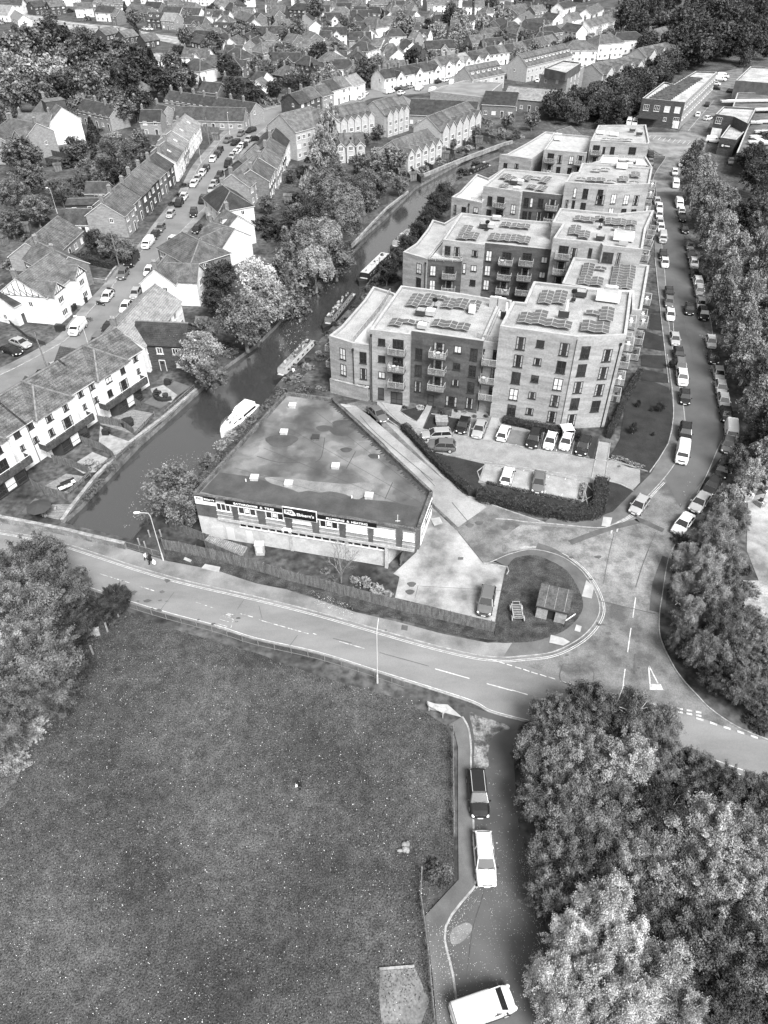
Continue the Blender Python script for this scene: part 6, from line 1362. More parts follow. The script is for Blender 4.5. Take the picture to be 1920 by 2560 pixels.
    wL.box(s, .1, wL.L * .42, h - .8, h - .2, .1, .11, 1); so = part(s, 'sign', [SIGN, LET], root)
    for body, fx, sz, wd, mm_ in (('PG', .22, .4, wL.L * .2, SIGN), ("Ebbern's", .70, .42, wL.L * .46, LET)):
        t = put_text(root, wL, wL.L * fx, h - .5, .12, body, sz, mm_, .005, width=wd); t.parent = so; t.location = t.location + root.location
    wR = Wall(P[3], P[4], Vector((1, -.3, 0))); s = MB(); wR.box(s, .4, wR.L - .5, fl + .3, h - .4, .02, .12, 1); wR.box(s, .6, wR.L - .7, fl + 1.6, h - .5, .12, .14, 0)
    wR.box(s, .7, wR.L * .35, fl + 1.9, h - .7, .14, .15, 1); so = part(s, 'sign', [SIGN, LET], root)
    t = put_text(root, wR, wR.L * .62, h - 1.15, .16, "Ebbern's", .8, LET, .01, width=wR.L * .4); t.parent = so; t.location = t.location + root.location
    s = MB(); a, _ = Z('E', 622, 1000); wF.box(s, a - .5, a + .5, fl + .2, fl + .35, .1, .5, 0); wF.box(s, a - .6, a - .3, fl + .1, fl + .3, .3, .6, 0); wF.box(s, a + .3, a + .6, fl + .1, fl + .3, .3, .6, 0); part(s, 'floodlight', LET, root)
    # side walls weathered band
    return root
SHOW = showroom()
# ------------------------------------------------------------------ vehicles
PAINT = {'w': mat('white_paint', .56, rough=.28, spec=.5), 's': mat('silver_paint', .36, rough=.3, spec=.6, metal=.3), 'g': mat('grey_paint', .10, rough=.28, spec=.6), 'k': mat('black_paint', .012, rough=.22, spec=.6)}
PNAME = {'w': 'white', 's': 'silver', 'g': 'grey', 'k': 'black'}
CGL = mat('car_glass', .015, rough=.05, spec=.9); TYRE = mat('tyre', .015, rough=.8); RIM = mat('rim', .35, rough=.4); LAMP = mat('lamp_lens', .6, rough=.15); TAIL = mat('tail_lens', .06, rough=.3); PLATE = mat('number_plate', .7); PLAS = mat('black_plastic', .02)
# body stations: x, top z, half width, bottom z ; cabin: base x front/rear, roof x front/rear, roof z, base z
CARS = dict(
    hatch=dict(b=[(2.02, .58, .55, .28), (1.95, .70, .74, .24), (1.6, .80, .84, .2), (1.0, .92, .87, .2), (0, .96, .88, .2), (-1.2, .98, .88, .2), (-1.75, .98, .85, .22), (-2.0, .92, .76, .26), (-2.06, .6, .66, .3)], c=(1.02, -1.95, .35, -1.45, 1.47, .93), w=(1.28, -1.25, .31)),
    saloon=dict(b=[(2.32, .56, .6, .28), (2.24, .68, .78, .24), (1.8, .80, .87, .2), (1.1, .92, .89, .2), (0, .95, .9, .2), (-1.3, .97, .9, .2), (-2.0, .98, .86, .22), (-2.3, .9, .78, .26), (-2.36, .6, .7, .3)], c=(1.05, -1.85, .3, -1.15, 1.42, .92), w=(1.42, -1.38, .32)),
    estate=dict(b=[(2.34, .56, .6, .28), (2.26, .70, .78, .24), (1.8, .82, .87, .2), (1.1, .94, .9, .2), (0, .97, .91, .2), (-1.3, .99, .91, .2), (-2.0, 1.0, .88, .22), (-2.32, .95, .8, .26), (-2.38, .6, .7, .3)], c=(1.1, -2.28, .4, -1.95, 1.50, .94), w=(1.42, -1.38, .33)),
    suv=dict(b=[(2.2, .66, .62, .34), (2.12, .86, .80, .3), (1.7, 1.0, .9, .28), (1.05, 1.08, .92, .28), (0, 1.1, .93, .28), (-1.2, 1.12, .93, .28), (-1.9, 1.12, .9, .3), (-2.15, 1.05, .82, .32), (-2.22, .7, .74, .36)], c=(1.08, -2.1, .45, -1.75, 1.68, 1.06), w=(1.38, -1.32, .36)),
    van=dict(b=[(2.5, .62, .66, .3), (2.42, .95, .86, .26), (1.95, 1.15, .94, .24), (1.55, 1.22, .95, .24), (.9, 1.25, .96, .24), (-1.5, 1.25, .96, .24), (-2.2, 1.25, .96, .24), (-2.46, 1.2, .93, .26), (-2.5, .6, .9, .3)], c=(1.72, -2.46, .70, -2.38, 1.95, 1.2), w=(1.6, -1.55, .34)),
    bigvan=dict(b=[(2.9, .7, .72, .32), (2.82, 1.05, .94, .28), (2.3, 1.3, 1.0, .26), (1.9, 1.4, 1.01, .26), (1.0, 1.42, 1.02, .26), (-1.8, 1.42, 1.02, .26), (-2.7, 1.42, 1.02, .26), (-2.95, 1.38, 1.0, .28), (-3.0, .7, .95, .32)], c=(2.0, -2.95, 1.2, -2.9, 2.45, 1.36), w=(1.9, -1.85, .37)))
def car_meshes(kind, shade, rails=False):
    S = CARS[kind]; P = PAINT[shade]; van = kind in ('van', 'bigvan'); out = {}
    mb = MB(); rings = []
    for x, zt, w, zb in S['b']:
        h = zt - zb; rings.append([(x, -w * .90, zb), (x, -w, zb + h * .3), (x, -w, zb + h * .68), (x, -w * .93, zt - .06), (x, -w * .80, zt), (x, 0, zt + .03), (x, w * .80, zt), (x, w * .93, zt - .06), (x, w, zb + h * .68), (x, w, zb + h * .3), (x, w * .90, zb)])
    mb.loft(rings, 0)
    cf, cr, rf, rr, rz, bz = S['c']; wb = S['b'][4][2] * .93; wr = wb * (.90 if van else .78)
    # greenhouse
    if van:
        rg = []
        for x, zt, w in ((rf, rz - .04, wr), (rf - .25, rz, wr), (0, rz + .03, wr), (rr + .3, rz, wr), (rr, rz - .04, wr * .98)):
            rg.append([(x, -wb, bz), (x, -wb * .99, zt - .35), (x, -w * .97, zt - .08), (x, -w * .8, zt), (x, w * .8, zt), (x, w * .97, zt - .08), (x, wb * .99, zt - .35), (x, wb, bz)])
        mb.loft(rg, 0)
        mb.hexa([(cf, -wb, bz), (cf - .3, -wb, bz), (cf - .3, wb, bz), (cf, wb, bz), (rf + .02, -wr * .9, rz - .06), (rf - .25, -wr * .9, rz - .02), (rf - .25, wr * .9, rz - .02), (rf + .02, wr * .9, rz - .06)], 0)
        for y in (-.5, -.17, .17, .5): mb.bar((rf - .5, y, rz + .035), (rr + .4, y, rz + .035), .04, .03, 0)
    else:
        mb.hexa([(rr, -wr, rz - .05), (rf, -wr, rz - .05), (rf, wr, rz - .05), (rr, wr, rz - .05), (rr + .12, -wr * .86, rz + .01), (rf - .15, -wr * .86, rz + .01), (rf - .15, wr * .86, rz + .01), (rr + .12, wr * .86, rz + .01)], 0)
        for s in (-1, 1):
            mb.bar((cf, s * wb * .97, bz), (rf, s * wr, rz - .02), .07, .06, 0); mb.bar((cr, s * wb * .97, bz), (rr, s * wr, rz - .02), .14, .08, 0); mb.bar(((cf + cr) / 2 - .05, s * wb, bz), ((rf + rr) / 2 + .05, s * wr, rz - .03), .08, .05, 0)
            mb.bar((rf, s * wr, rz - .02), (rr, s * wr, rz - .02), .06, .05, 0)
            if rails: mb.bar((rf - .1, s * wr * .93, rz + .05), (rr + .15, s * wr * .93, rz + .05), .05, .05, 1)
    out['body'] = mb.mesh('body', [P, RIM], False)
    tr = MB(); B = S['b']; hw = B[4][2]
    for s in (-1, 1):      # bonnet shut lines, door shut lines, sill and bumper trims, wipers
        tr.bar((B[1][0] - .1, s * B[1][2] * .72, B[1][1] + .012), (B[3][0] - .08, s * B[3][2] * .80, B[3][1] + .012), .025, .02)
        for x in (S['c'][0] - .35, -.1, S['w'][1] + .42): tr.bar((x, s * (hw + .004), .35), (x, s * (hw * .985 + .004), B[4][1] - .1), .022, .02)
        tr.bar((S['w'][0] - .4, s * hw, .27), (S['w'][1] + .4, s * hw, .27), .03, .12)
        tr.bar((S['c'][0] + .02, s * .12, S['c'][5] + .03), (S['c'][0] - .12, s * .6, S['c'][5] + .10), .03, .02)
    tr.bar((B[0][0] + .0, -B[0][2], .40), (B[0][0] + .0, B[0][2], .40), .05, .12); tr.bar((B[-1][0], -B[-1][2], .42), (B[-1][0], B[-1][2], .42), .05, .12)
    tr.bar((B[1][0] - .02, -B[1][2] * .7, B[1][1] + .012), (B[1][0] - .02, B[1][2] * .7, B[1][1] + .012), .025, .02)
    out['trim'] = tr.mesh('trim', PLAS if shade != 'k' else mat('grey_trim', .08))
    g = MB()
    if not van:
        A = [(cf, -wb, bz), (cf, wb, bz), (cr, wb, bz), (cr, -wb, bz)]; B = [(rf, -wr, rz - .06), (rf, wr, rz - .06), (rr, wr, rz - .06), (rr, -wr, rz - .06)]
        i = lambda p, q, t: tuple(a + (b - a) * t for a, b in zip(p, q))
        g.face([A[0], A[1], B[1], B[0]]); out['windscreen'] = g.mesh('windscreen', CGL); g = MB(); g.face([A[2], A[3], B[3], B[2]]); out['rear_window'] = g.mesh('rear_window', CGL)
        g = MB(); g.face([A[1], A[2], B[2], B[1]]); g.face([A[3], A[0], B[0], B[3]]); out['side_windows'] = g.mesh('side_windows', CGL)
    else:
        e = .025
        g.face([(cf + .02, -wb * .88, bz + .03), (cf + .02, wb * .88, bz + .03), (rf + .05, wr * .82, rz - .12), (rf + .05, -wr * .82, rz - .12)]); out['windscreen'] = g.mesh('windscreen', CGL)
        g = MB()
        for s in (-1, 1):
            F = [(cf - .25, s * (wb + e), bz + .05), (cf - 1.15, s * (wb + e), bz + .05), (cf - 1.15, s * (wb * .985 + e), rz - .42), (rf - .02, s * (wb * .985 + e), rz - .42)]; g.face(F if s < 0 else F[::-1])
        out['side_windows'] = g.mesh('side_windows', CGL)
    mb = MB()
    xf, xr, r = S['w']; 
    m = MB(); m.tube((0, -.11, 0), (0, .11, 0), r, r, 16); out['wheel'] = m.mesh('wheel', TYRE)
    m = MB(); m.tube((0, -.118, 0), (0, .118, 0), r * .62, r * .62, 10); out['rim'] = m.mesh('rim', RIM)
    fx = S['b'][1][0]; fw = S['b'][1][2]; fz = S['b'][1][1]
    m = MB(); m.ball((0, 0, 0), .20, .17, .09, 0, 8, 5); out['headlight'] = m.mesh('headlight', LAMP); m = MB(); m.box(0, 0, -.12, .08, .22, .24); out['tail_light'] = m.mesh('tail_light', TAIL)
    m = MB(); m.box(0, 0, 0, .12, .2, .13); out['mirror'] = m.mesh('mirror', P if shade != 'w' else PLAS)
    m = MB(); m.box(0, 0, -.055, .03, .52, .11); out['plate'] = m.mesh('number_plate', PLATE)
    m = MB(); m.box(0, 0, -.1, .06, fw * 1.1, .2); out['grille'] = m.mesh('grille', PLAS)
    return out
_cm = {}
def vehicle(kind, shade, pos, rz, far=False, rails=False):
    k = (kind, shade, rails)
    if k not in _cm: _cm[k] = car_meshes(kind, shade, rails)
    m = _cm[k]; S = CARS[kind]; root = empty({'van': 'parked_van', 'bigvan': 'parked_van'}.get(kind, 'parked_car'), pos, rz)
    link(m['body'], 'body', root); near = depth(pos) < 110; link(m['trim'], 'trim', root) if near else None; link(m['windscreen'], 'windscreen', root); link(m['side_windows'], 'side_windows', root)
    if 'rear_window' in m: link(m['rear_window'], 'rear_window', root)
    xf, xr, r = S['w']; w = S['b'][4][2] - .08
    for x in (xf, xr):
        for s in (-1, 1):
            q = link(m['wheel'], 'wheel', root, (x, s * w, r))
            if not far: link(m['rim'], 'rim', q)
    b1 = S['b'][1]; b7 = S['b'][-2]
    for s in (-1, 1):
        if not far:
            link(m['headlight'], 'headlight', root, (b1[0] - .08, s * (b1[2] - .12), b1[1] - .07)); link(m['tail_light'], 'tail_light', root, (b7[0] - .03, s * (b7[2] - .06), b7[1] - .15)); link(m['mirror'], 'mirror', root, (S['c'][0] - .15, s * (S['b'][4][2] + .08), S['c'][5]))
    if not far:
        link(m['plate'], 'number_plate', root, (S['b'][0][0] + .02, 0, .42)); link(m['plate'], 'number_plate', root, (S['b'][-1][0] - .02, 0, .5)); link(m['grille'], 'grille', root, (b1[0] + .03, 0, b1[1] - .12))
    return root
KN = dict(h='hatch', a='saloon', e='estate', s='suv', v='van', V='bigvan'); KW = dict(h='hatchback', a='saloon car', e='estate car', s='tall car', v='van', V='large van')
def cars(place, f, s, group, axis='y', z=.06):
    """'x,y,kind+shade[,dx,dy]' words; heading follows the row unless dx,dy is given"""
    L = []
    for w in s.split():
        if ':' in w: f, w = w.split(':')
        q = w.split(','); L.append((U(f, float(q[0]), float(q[1]), .7 if q[2][0] not in 'vV' else 1.0), q[2], (U(f, float(q[0]) + float(q[3]), float(q[1]) + float(q[4]), .7 if q[2][0] not in 'vV' else 1.0) if len(q) > 3 else None)))
    prev = None
    for i, (p, k, hd) in enumerate(L):
        if hd is not None: d = hd - p
        else:
            a = L[max(i - 1, 0)][0]; b = L[min(i + 1, len(L) - 1)][0]; d = b - a
        if 'r' in k[2:]: d = -d
        kk = KN[k[0]]; far = depth(p) > 190
        o = vehicle(kk, k[1], Vector((p.x, p.y, z)), math.atan2(d.y, d.x), far, rails='R' in k)
        auto(o, '%s %s' % (PNAME[k[1]], KW[k[0]]), place, 'van' if k[0] in 'vV' else 'car', group, axis)
# heading is from far to near unless noted
cars('in the left kerb row of the estate road', 'f', '940,60,hs 955,100,hw 955,148,hw 958,195,hs 965,232,hw 978,290,vs 980,405,hk 990,458,hw 1018,650,hk 1018,712,hg 1025,795,hw 1055,952,hs 1080,1050,hk 1092,1130,sg 1102,1205,sw D:1120,290,hk 1122,522,sk 1108,645,vw', 'cars along the left kerb of the estate road')
cars('in the right kerb row of the estate road', 'f', '1085,68,vw 1098,125,hw 1105,165,hk 1120,240,hk 1152,350,hg 1160,405,hg 1178,465,sw 1183,535,hk 1205,590,sw 1215,645,ss 1225,722,hw 1240,790,sk 1290,970,hw 1305,1070,hk 1340,1175,hs D:1355,230,hs 1372,315,hs 1390,405,hk 1425,510,vw 1400,600,hg 1365,760,hk 1300,860,ak 1218,970,as 1110,1110,aw', 'cars along the right kerb of the estate road')
cars('driving along the estate road', 'f', '1150,758,hk,2,20', 'moving cars')
cars('straddling the kerb at the hedge corner', 'D', '825,990,hs,-30,40', 'kerbside cars')
cars('in the bays before the flats', 'C', '512,265,hk,-8,20 618,288,as,-8,20 775,313,hw,8,-20 970,355,sk,-7,20 1077,367,hw,-7,20 1180,372,hw,-7,20 1290,402,sk,-7,20', 'cars in the car park of the flats', 'x')
cars('parked sideways at the left end of the car park', 'C', '340,325,es,-20,1', 'cars in the car park of the flats'); cars('parked sideways at the left end of the car park', 'C', '372,402,sg,-20,-1', 'cars in the car park of the flats')
cars('in the gravel bays', 'C', '800,592,hw,6,-20 1003,632,ag,-3,20', 'cars in the gravel bays', 'x')
cars('on the slab lane behind the showroom roof', 'M', '568,875,ag,20,20', 'lane cars'); cars('on the pale concrete forecourt', 'G', '1492,525,sg,-4,20', 'forecourt cars')
cars('on the kerb of the side lane', 'I', '540,615,ekR,2,20', 'cars in the side lane'); cars('on the kerb of the side lane, with roof bars', 'I', '585,1065,ewR,2,20', 'cars in the side lane')
cars('across the bottom of the side lane', 'J', '850,1125,vw,20,-7', 'cars in the side lane')
cars('in the left kerb row of the residential street', 'a', '1625,843,ek 1560,865,hg 1525,922,ek 1478,908,sg 1425,970,hk 1405,1000,ek 1378,1030,hw 1335,1090,hk 1310,1120,hw 1280,1155,hs 1255,1190,hw d:1190,30,hw 1160,70,sk 1105,142,hs 1040,232,hg 1003,278,hk 957,325,vw 852,438,Vk 797,532,sg 695,675,hw 500,872,vw', 'cars along the left kerb of the residential street')
cars('in the right kerb row of the residential street', 'a', '1640,900,hk 1610,905,ss 1580,940,hk 1565,945,hw 1548,968,hw 1525,990,hw 1503,1012,hs 1478,1055,vk 1425,1130,hk 1408,1165,hk 1385,1190,hs 1370,1225,hs d:1315,50,sk 1255,135,sk 1275,240,hk 1115,312,hw 965,510,hw 878,655,hs 815,742,hw 700,880,hk 630,965,sg', 'cars along the right kerb of the residential street')
cars('on the paved drive at the left edge', 'd', '132,975,as,20,7 72,1022,ak,20,7', 'cars on the drive at the left edge', 'x')
cars('between the garages behind the townhouses', 'd', '365,1145,hs,8,14', 'garage cars'); cars('between the garages behind the townhouses', 'L', '310,145,hk,20,-3', 'garage cars')
cars('in the upper street', 'b', '680,632,hw,10,-7 710,605,hw,10,-7 865,588,vw,10,-2 942,600,hw,10,-3 1000,560,hs,10,-3 1060,565,Vw,10,-7 1120,520,hk,10,-4 1180,527,hk,10,-3 1228,517,hw,10,-3 1268,530,vw,5,-8 1150,580,vw,10,-3 920,575,hk,10,-3 965,570,hg,10,-3', 'cars in the upper street', 'x')
cars('between the modern townhouses', 'b', '775,880,ss,10,1 872,825,hw,10,1', 'cars between the townhouses', 'x')
cars('in the far left streets', 'a', '1190,258,hw,10,2 940,186,hw,10,1 972,186,hw,10,1 295,107,hk,8,2 1115,570,vw,10,-2', 'cars in the far left streets', 'x')
cars('by the works units', 'c', '760,785,vw,-2,8 797,790,vw,-2,8 1205,740,hw,3,-8 1265,675,hk,3,-8 1322,568,hk,10,1 1322,540,hw,10,1 1370,488,vw,10,1 1352,508,vw,10,1 1425,590,hk,10,1 1270,765,hw,8,-2 1308,903,vw,10,1 1420,1045,hs,1,8 1470,1060,ss,1,8 1520,1062,sw,1,8 40,497,hk,10,0 165,520,hw,3,-8', 'cars by the works units', 'x')
cars('at the top end of the estate road', 'c', '900,1000,hk,2,8 898,1050,hg,2,8 1100,1060,hs,-3,8 1055,1115,hw,1,8 1062,1185,vw,1,8 1640,1090,hk,1,8', 'cars at the top end of the estate road')
cars('under the trees of the right-hand yard', 'c', '1590,1070,hs,1,8 1570,1090,hw,1,8', 'yard cars', 'x')
# motorcycles
def motorbike(f, x, y, dx, dy, label):
    p = U(f, x, y, .5); q = U(f, x + dx, y + dy, .5); root = empty('motorcycle', (p.x, p.y, .06), math.atan2(q.y - p.y, q.x - p.x), label, 'motorcycle', 'motorcycles by the kerb')
    for xx in (.7, -.7): 
        m = MB(); m.tube((xx, -.06, .31), (xx, .06, .31), .31, .31, 16); m.tube((xx, -.07, .31), (xx, .07, .31), .14, .14, 8, 1); m.build('wheel', [TYRE, RIM], root)
    m = MB(); m.bar((-.5, 0, .45), (.45, 0, .5), .26, .34); m.ball((.2, 0, .82), .32, .17, .16, 1); m.bar((.7, 0, .31), (.42, 0, .98), .1, .06); m.bar((-.7, 0, .31), (-.1, 0, .4), .12, .08); m.build('frame', [PLAS, PAINT['g']], root)
    m = MB(); m.bar((-.85, 0, .82), (-.05, 0, .78), .28, .12); m.build('seat', PLAS, root); m = MB(); m.bar((.4, -.36, 1.02), (.4, .36, 1.02), .05, .05); m.bar((.5, -.12, .9), (.62, .12, .9), .12, .2); m.build('handlebar', RIM, root)
motorbike('d', 650, 722, 20, 3, 'dark motorcycle in front of the white car by the street kerb'); motorbike('d', 718, 633, 20, 3, 'dark motorcycle behind the white car by the street kerb')
# ------------------------------------------------------------------ boats
HULL = mat('dark_hull', .02, rough=.5); CREAM = mat('pale_boat_paint', .26, .4, 2.0); DECK = mat('boat_roof_grey', .12, .24, 1.5, v2=True, scale2=6, amt2=.3); CLUT = mat('deck_clutter', .04, .3, 3.0)
def narrowboat(f, stern, bow, label, roof, cabin, clutter, beam=2.1, tarp=False, trad=True):
    a = U(f, *stern, WATER_Z + .9); b = U(f, *bow, WATER_Z + .9); d = b - a; L = d.length; m = (a + b) / 2
    root = empty('narrowboat', (m.x, m.y, WATER_Z), math.atan2(d.y, d.x), label, 'boat', 'boats moored along the tow path')
    w = beam / 2; mb = MB(); st = [(-L / 2, .3), (-L / 2 + .35, .85), (-L / 2 + .9, 1), (L / 2 - 2.6, 1), (L / 2 - 1.3, .72), (L / 2 - .5, .3), (L / 2, .03)]
    mb.loft([[(x, -w * k, .75 + (.3 if x > L / 2 - 1.4 else 0)), (x, -w * k * .92, -.3), (x, w * k * .92, -.3), (x, w * k, .75 + (.3 if x > L / 2 - 1.4 else 0))] for x, k in st], 0); mb.build('hull', HULL, root)
    c0, c1 = -L / 2 + (2.0 if trad else 3.0), L / 2 - 3.0; mb = MB()
    mb.loft([[(x, -w * .86, .74), (x, -w * .72, 1.75), (x, -w * .3, 1.83), (x, w * .3, 1.83), (x, w * .72, 1.75), (x, w * .86, .74)] for x in (c0, c1)], 0); mb.box((c0 + c1) / 2, 0, 1.8, c1 - c0 - .1, w * 1.3, .07, 1); mb.build('cabin', [cabin, roof], root)
    n = int((c1 - c0) / 1.7)
    for i in range(n):
        x = c0 + (c1 - c0) * (i + .5) / n
        for s in (-1, 1):
            m_ = MB(); m_.box(0, 0, -.2, .75, .05, .4, 0); m_.box(0, s * .02, -.16, .65, .05, .32, 1); link(m_.mesh('window', [CREAM, GLASS]), 'window', root, (x, s * w * .83, 1.3))
    rr = random.Random(L); mb = MB()
    for i in range(clutter):
        x = rr.uniform(c0 + .5, c1 - .5); y = rr.uniform(-.45, .45)
        if rr.random() < .4: mb.ball((x, y, 2.05), rr.uniform(.15, .35), rr.uniform(.15, .3), rr.uniform(.12, .28), rr.choice((0, 1, 2)), 7, 4)
        else: mb.box(x, y, 1.87, rr.uniform(.2, 1.1), rr.uniform(.15, .6), rr.uniform(.06, .4), rr.choice((0, 1, 2)), rr.uniform(-.3, .3))
    if clutter: mb.build('roof_clutter', [CLUT, DFRAME, CREAM], root)
    mb = MB(); mb.tube((c0 + 2, .3, 1.8), (c0 + 2, .3, 2.4), .07, .07, 7); mb.build('chimney', HULL, root)
    mb = MB(); mb.box(L / 2 - 2.1, 0, .74, 1.5, w * 1.1, .08); mb.box(-L / 2 + 1.0, 0, .70, 1.5, w * 1.5, .08); mb.build('deck', CREAM, root)
    for i in range(3): p = MB(); p.box(0, 0, 0, 1.5, .95, .05, 0); p.build('solar_panel', [PANEL], root, (c0 + 2.4 + i * 1.65, 0, 1.93)) if tarp else None
    return root
narrowboat('e', (380, 955), (115, 1225), 'long narrowboat with solar panels and a cluttered grey roof, nearest the flats', DECK, CREAM, 22, tarp=True)
narrowboat('e', (625, 650), (435, 885), 'dark narrowboat crowded with plants and junk on its roof', HULL, WALL['g'], 40)
narrowboat('e', (858, 400), (668, 585), 'wide pale-roofed narrowboat with a dark open bow', mat('cream_roof', .30, .42, 1.0), HULL, 10, beam=3.0)
narrowboat('e', (1010, 248), (872, 372), 'slim grey narrowboat beyond the wide pale-roofed one', DECK, CREAM, 12)
narrowboat('O', (610, 300), (470, 362), 'dark narrowboat with rounded canopy at the far end of the canal', HULL, HULL, 4)
def cruiser():
    a = U('E', 400, 170, .4); b = U('E', 185, 370, .2); d = b - a; L = d.length; m = (a + b) / 2; root = empty('cabin_cruiser', (m.x, m.y, WATER_Z), math.atan2(d.y, d.x), 'small white cabin cruiser moored behind the showroom', 'boat', 'boats moored along the tow path')
    w = 1.35; wp = PAINT['w']; mb = MB()
    mb.loft([[(x, -w * k, .95 + dz), (x, -w * k * .7, -.2), (x, w * k * .7, -.2), (x, w * k, .95 + dz)] for x, k, dz in ((-L / 2, .85, 0), (-L / 4, 1, 0), (L / 6, 1, .05), (L / 3, .72, .12), (L * .45, .3, .2), (L / 2, .04, .25))], 0); mb.build('hull', wp, root)
    mb = MB(); mb.loft([[(x, -w * k, .95), (x, -w * k * .8, z), (x, w * k * .8, z), (x, w * k, .95)] for x, k, z in ((-.2, .8, 1.75), (L * .12, .75, 1.7), (L * .28, .5, 1.3), (L * .36, .3, 1.15))], 0); mb.build('cabin', wp, root)
    mb = MB(); mb.loft([[(x, -w * .85, .95), (x, -w * .72, z), (x, w * .72, z), (x, w * .85, .95)] for x, z in ((-L * .40, 2.1), (-L * .1, 2.2), (0, 1.7))], 0); mb.build('canopy', mat('canvas', .6, .7, 2.0), root)
    mb = MB()
    for s in (-1, 1): mb.bar((-L * .38, s * w * .84, 1.35), (-L * .02, s * w * .82, 1.45), .03, .4); mb.bar((.3, s * w * .74, 1.35), (L * .22, s * w * .56, 1.25), .03, .25)
    mb.build('side_windows', GLASS, root)
    mb = MB()
    for i in range(9):
        x = L * .1 + i * L * .04; s = 1 - max(0, (x - L * .25)) / (L * .3)
        for q in (-1, 1): mb.bar((x, q * w * .95 * s, 1.0), (x, q * w * .95 * s, 1.5), .03, .03)
    mb.build('rail', RAIL, root); mb = MB(); rr = random.Random(2)
    for i in range(12): mb.box(rr.uniform(-L * .4, L * .3), rr.uniform(-.5, .5), 1.75, .4, .3, .15, rr.choice((0, 1)), rr.random())
    mb.build('deck_gear', [CLUT, CREAM], root)
cruiser()
# ------------------------------------------------------------------ fences, walls, lamps, people and small things
TIMB = mat('fence_timber', .07, .15, 1.2, v2=True, scale2=8, amt2=.35, stretch=(3, 3, .6)); BRK = mat('bridge_brick', .10, .24, .8, v2=True, scale2=7, amt2=.35); COPE = mat('stone_coping', .15, .30, 1.0, v2=True, scale2=6, amt2=.25)
def board_fence(P, h, label, m=None, posts=True, cat='fence', name='timber_fence', w=.13, lean=0):
    c = sum(P, Vector()) / len(P); root = empty(name, (c.x, c.y, 0), 0, label, cat); R_ = resample(P, w); mb = MB(); rr = random.Random(len(R_))
    for i in range(len(R_) - 1):
        a, b = R_[i], R_[i + 1]; hh = h + rr.uniform(-.03, .03); o = .0 if i % 2 else .02
        n_ = Vector((-(b - a).y, (b - a).x, 0)).normalized() * o
        q = a.lerp(b, .93); mb.bar((a.x + n_.x, a.y + n_.y, hh / 2), (q.x + n_.x, q.y + n_.y, hh / 2), .025, hh, 0)
    part(mb, 'boards', m or TIMB, root)
    if posts:
        Q = resample(P, 2.4)
        for p in Q:
            mb = MB(); mb.box(p.x, p.y + .09, 0, .1, .1, h + .06); part(mb, 'post', m or TIMB, root)
    mb = MB()
    for i in range(len(P) - 1):
        for z in (.4, h - .3): mb.bar((P[i].x, P[i].y + .05, z), (P[i + 1].x, P[i + 1].y + .05, z), .04, .08)
    part(mb, 'rails', m or TIMB, root); return root
board_fence(US('F', '1065,195 1200,218 1400,262 1659,330 G:200,395 400,445 600,500 930,590 1240,662 1545,732'), 1.95, 'long close-boarded timber fence along the main road before the showroom')
board_fence(US('F', '1100,50 1330,140 1600,240'), 1.6, 'short timber fence just behind the corrugated shed', posts=False)
board_fence(US('E', '1380,1160 1345,1240'), 1.7, 'short timber screen at the right-hand corner of the showroom', posts=False)
RAILG = mat('weathered_rail', .16, rough=.5)
def railing(P, h, label, gap=.14, name='metal_railing', bw=.022):
    c = sum(P, Vector()) / len(P); root = empty(name, (c.x, c.y, 0), 0, label, 'railing'); mb = MB()
    for i in range(len(P) - 1):
        for z in (.12, h): mb.bar((P[i].x, P[i].y, z), (P[i + 1].x, P[i + 1].y, z), .05, .05)
    part(mb, 'rails', RAILG, root); mb = MB()
    for p in resample(P, gap): mb.bar((p.x, p.y, .1), (p.x, p.y, h), bw, bw)
    part(mb, 'bars', RAILG, root)
    for p in resample(P, 2.0): mb = MB(); mb.box(p.x, p.y, 0, .07, .07, h + .05); part(mb, 'post', RAILG, root)
    return root
railing([p + Vector((0, -.55, 0)) for p in smooth_line(US('F', '550,450 850,550 1100,625 1400,705 1659,787 G:400,877 780,997 960,1060'), 3)], 1.1, 'long pale metal railing between the main road and the meadow')
railing(US('F', '822,182 940,215 1042,245'), 1.15, 'short pale railing beside the walking people at the bridge')
def wall_run(P, h, w, label, name='brick_wall', m=None, cat='wall', cope=True):
    c = sum(P, Vector()) / len(P); root = empty(name, (c.x, c.y, 0), 0, label, cat); mb = MB(); ribbon(mb, P, w, -.3, h); part(mb, 'brickwork', m or BRK, root)
    if cope: mb = MB(); ribbon(mb, P, w + .12, h, h + .1); part(mb, 'coping', COPE, root)
    return root
wall_run(smooth_line(US('F', '-300,-80 0,12 130,38 400,92 600,140 820,190'), 3), 1.1, .4, 'long curving brick bridge parapet over the canal', 'bridge_parapet')
wall_run(US('L', '1275,250 1070,425 840,600 620,820 470,1010 405,1100'), .35, .4, 'low stone canal wall below the townhouse gardens', 'canal_wall')
wall_run(US('d', '555,575 690,590 740,520 760,500'), .7, .3, 'low brick garden wall by the grey car on the street', 'garden_wall')
wall_run(US('E', '900,105 1140,165'), 2.6, .3, 'plain pale brick screen wall in front of the lowest flats', 'screen_wall', FW)
wall_run(US('e', '1659,640 1370,655 1450,668'), 1.6, .3, 'dark boundary wall behind the front flats', 'garden_wall')
wall_run(US('b', '1659,930 1590,950 1400,1020 1250,1080 1085,1150'), .9, .4, 'dark canal wall beyond the moored boats', 'canal_wall')
wall_run(US('e', '985,5 850,110 740,225 620,355'), .45, .35, 'pale low bank wall along the left side of the canal', 'canal_wall', COPE)
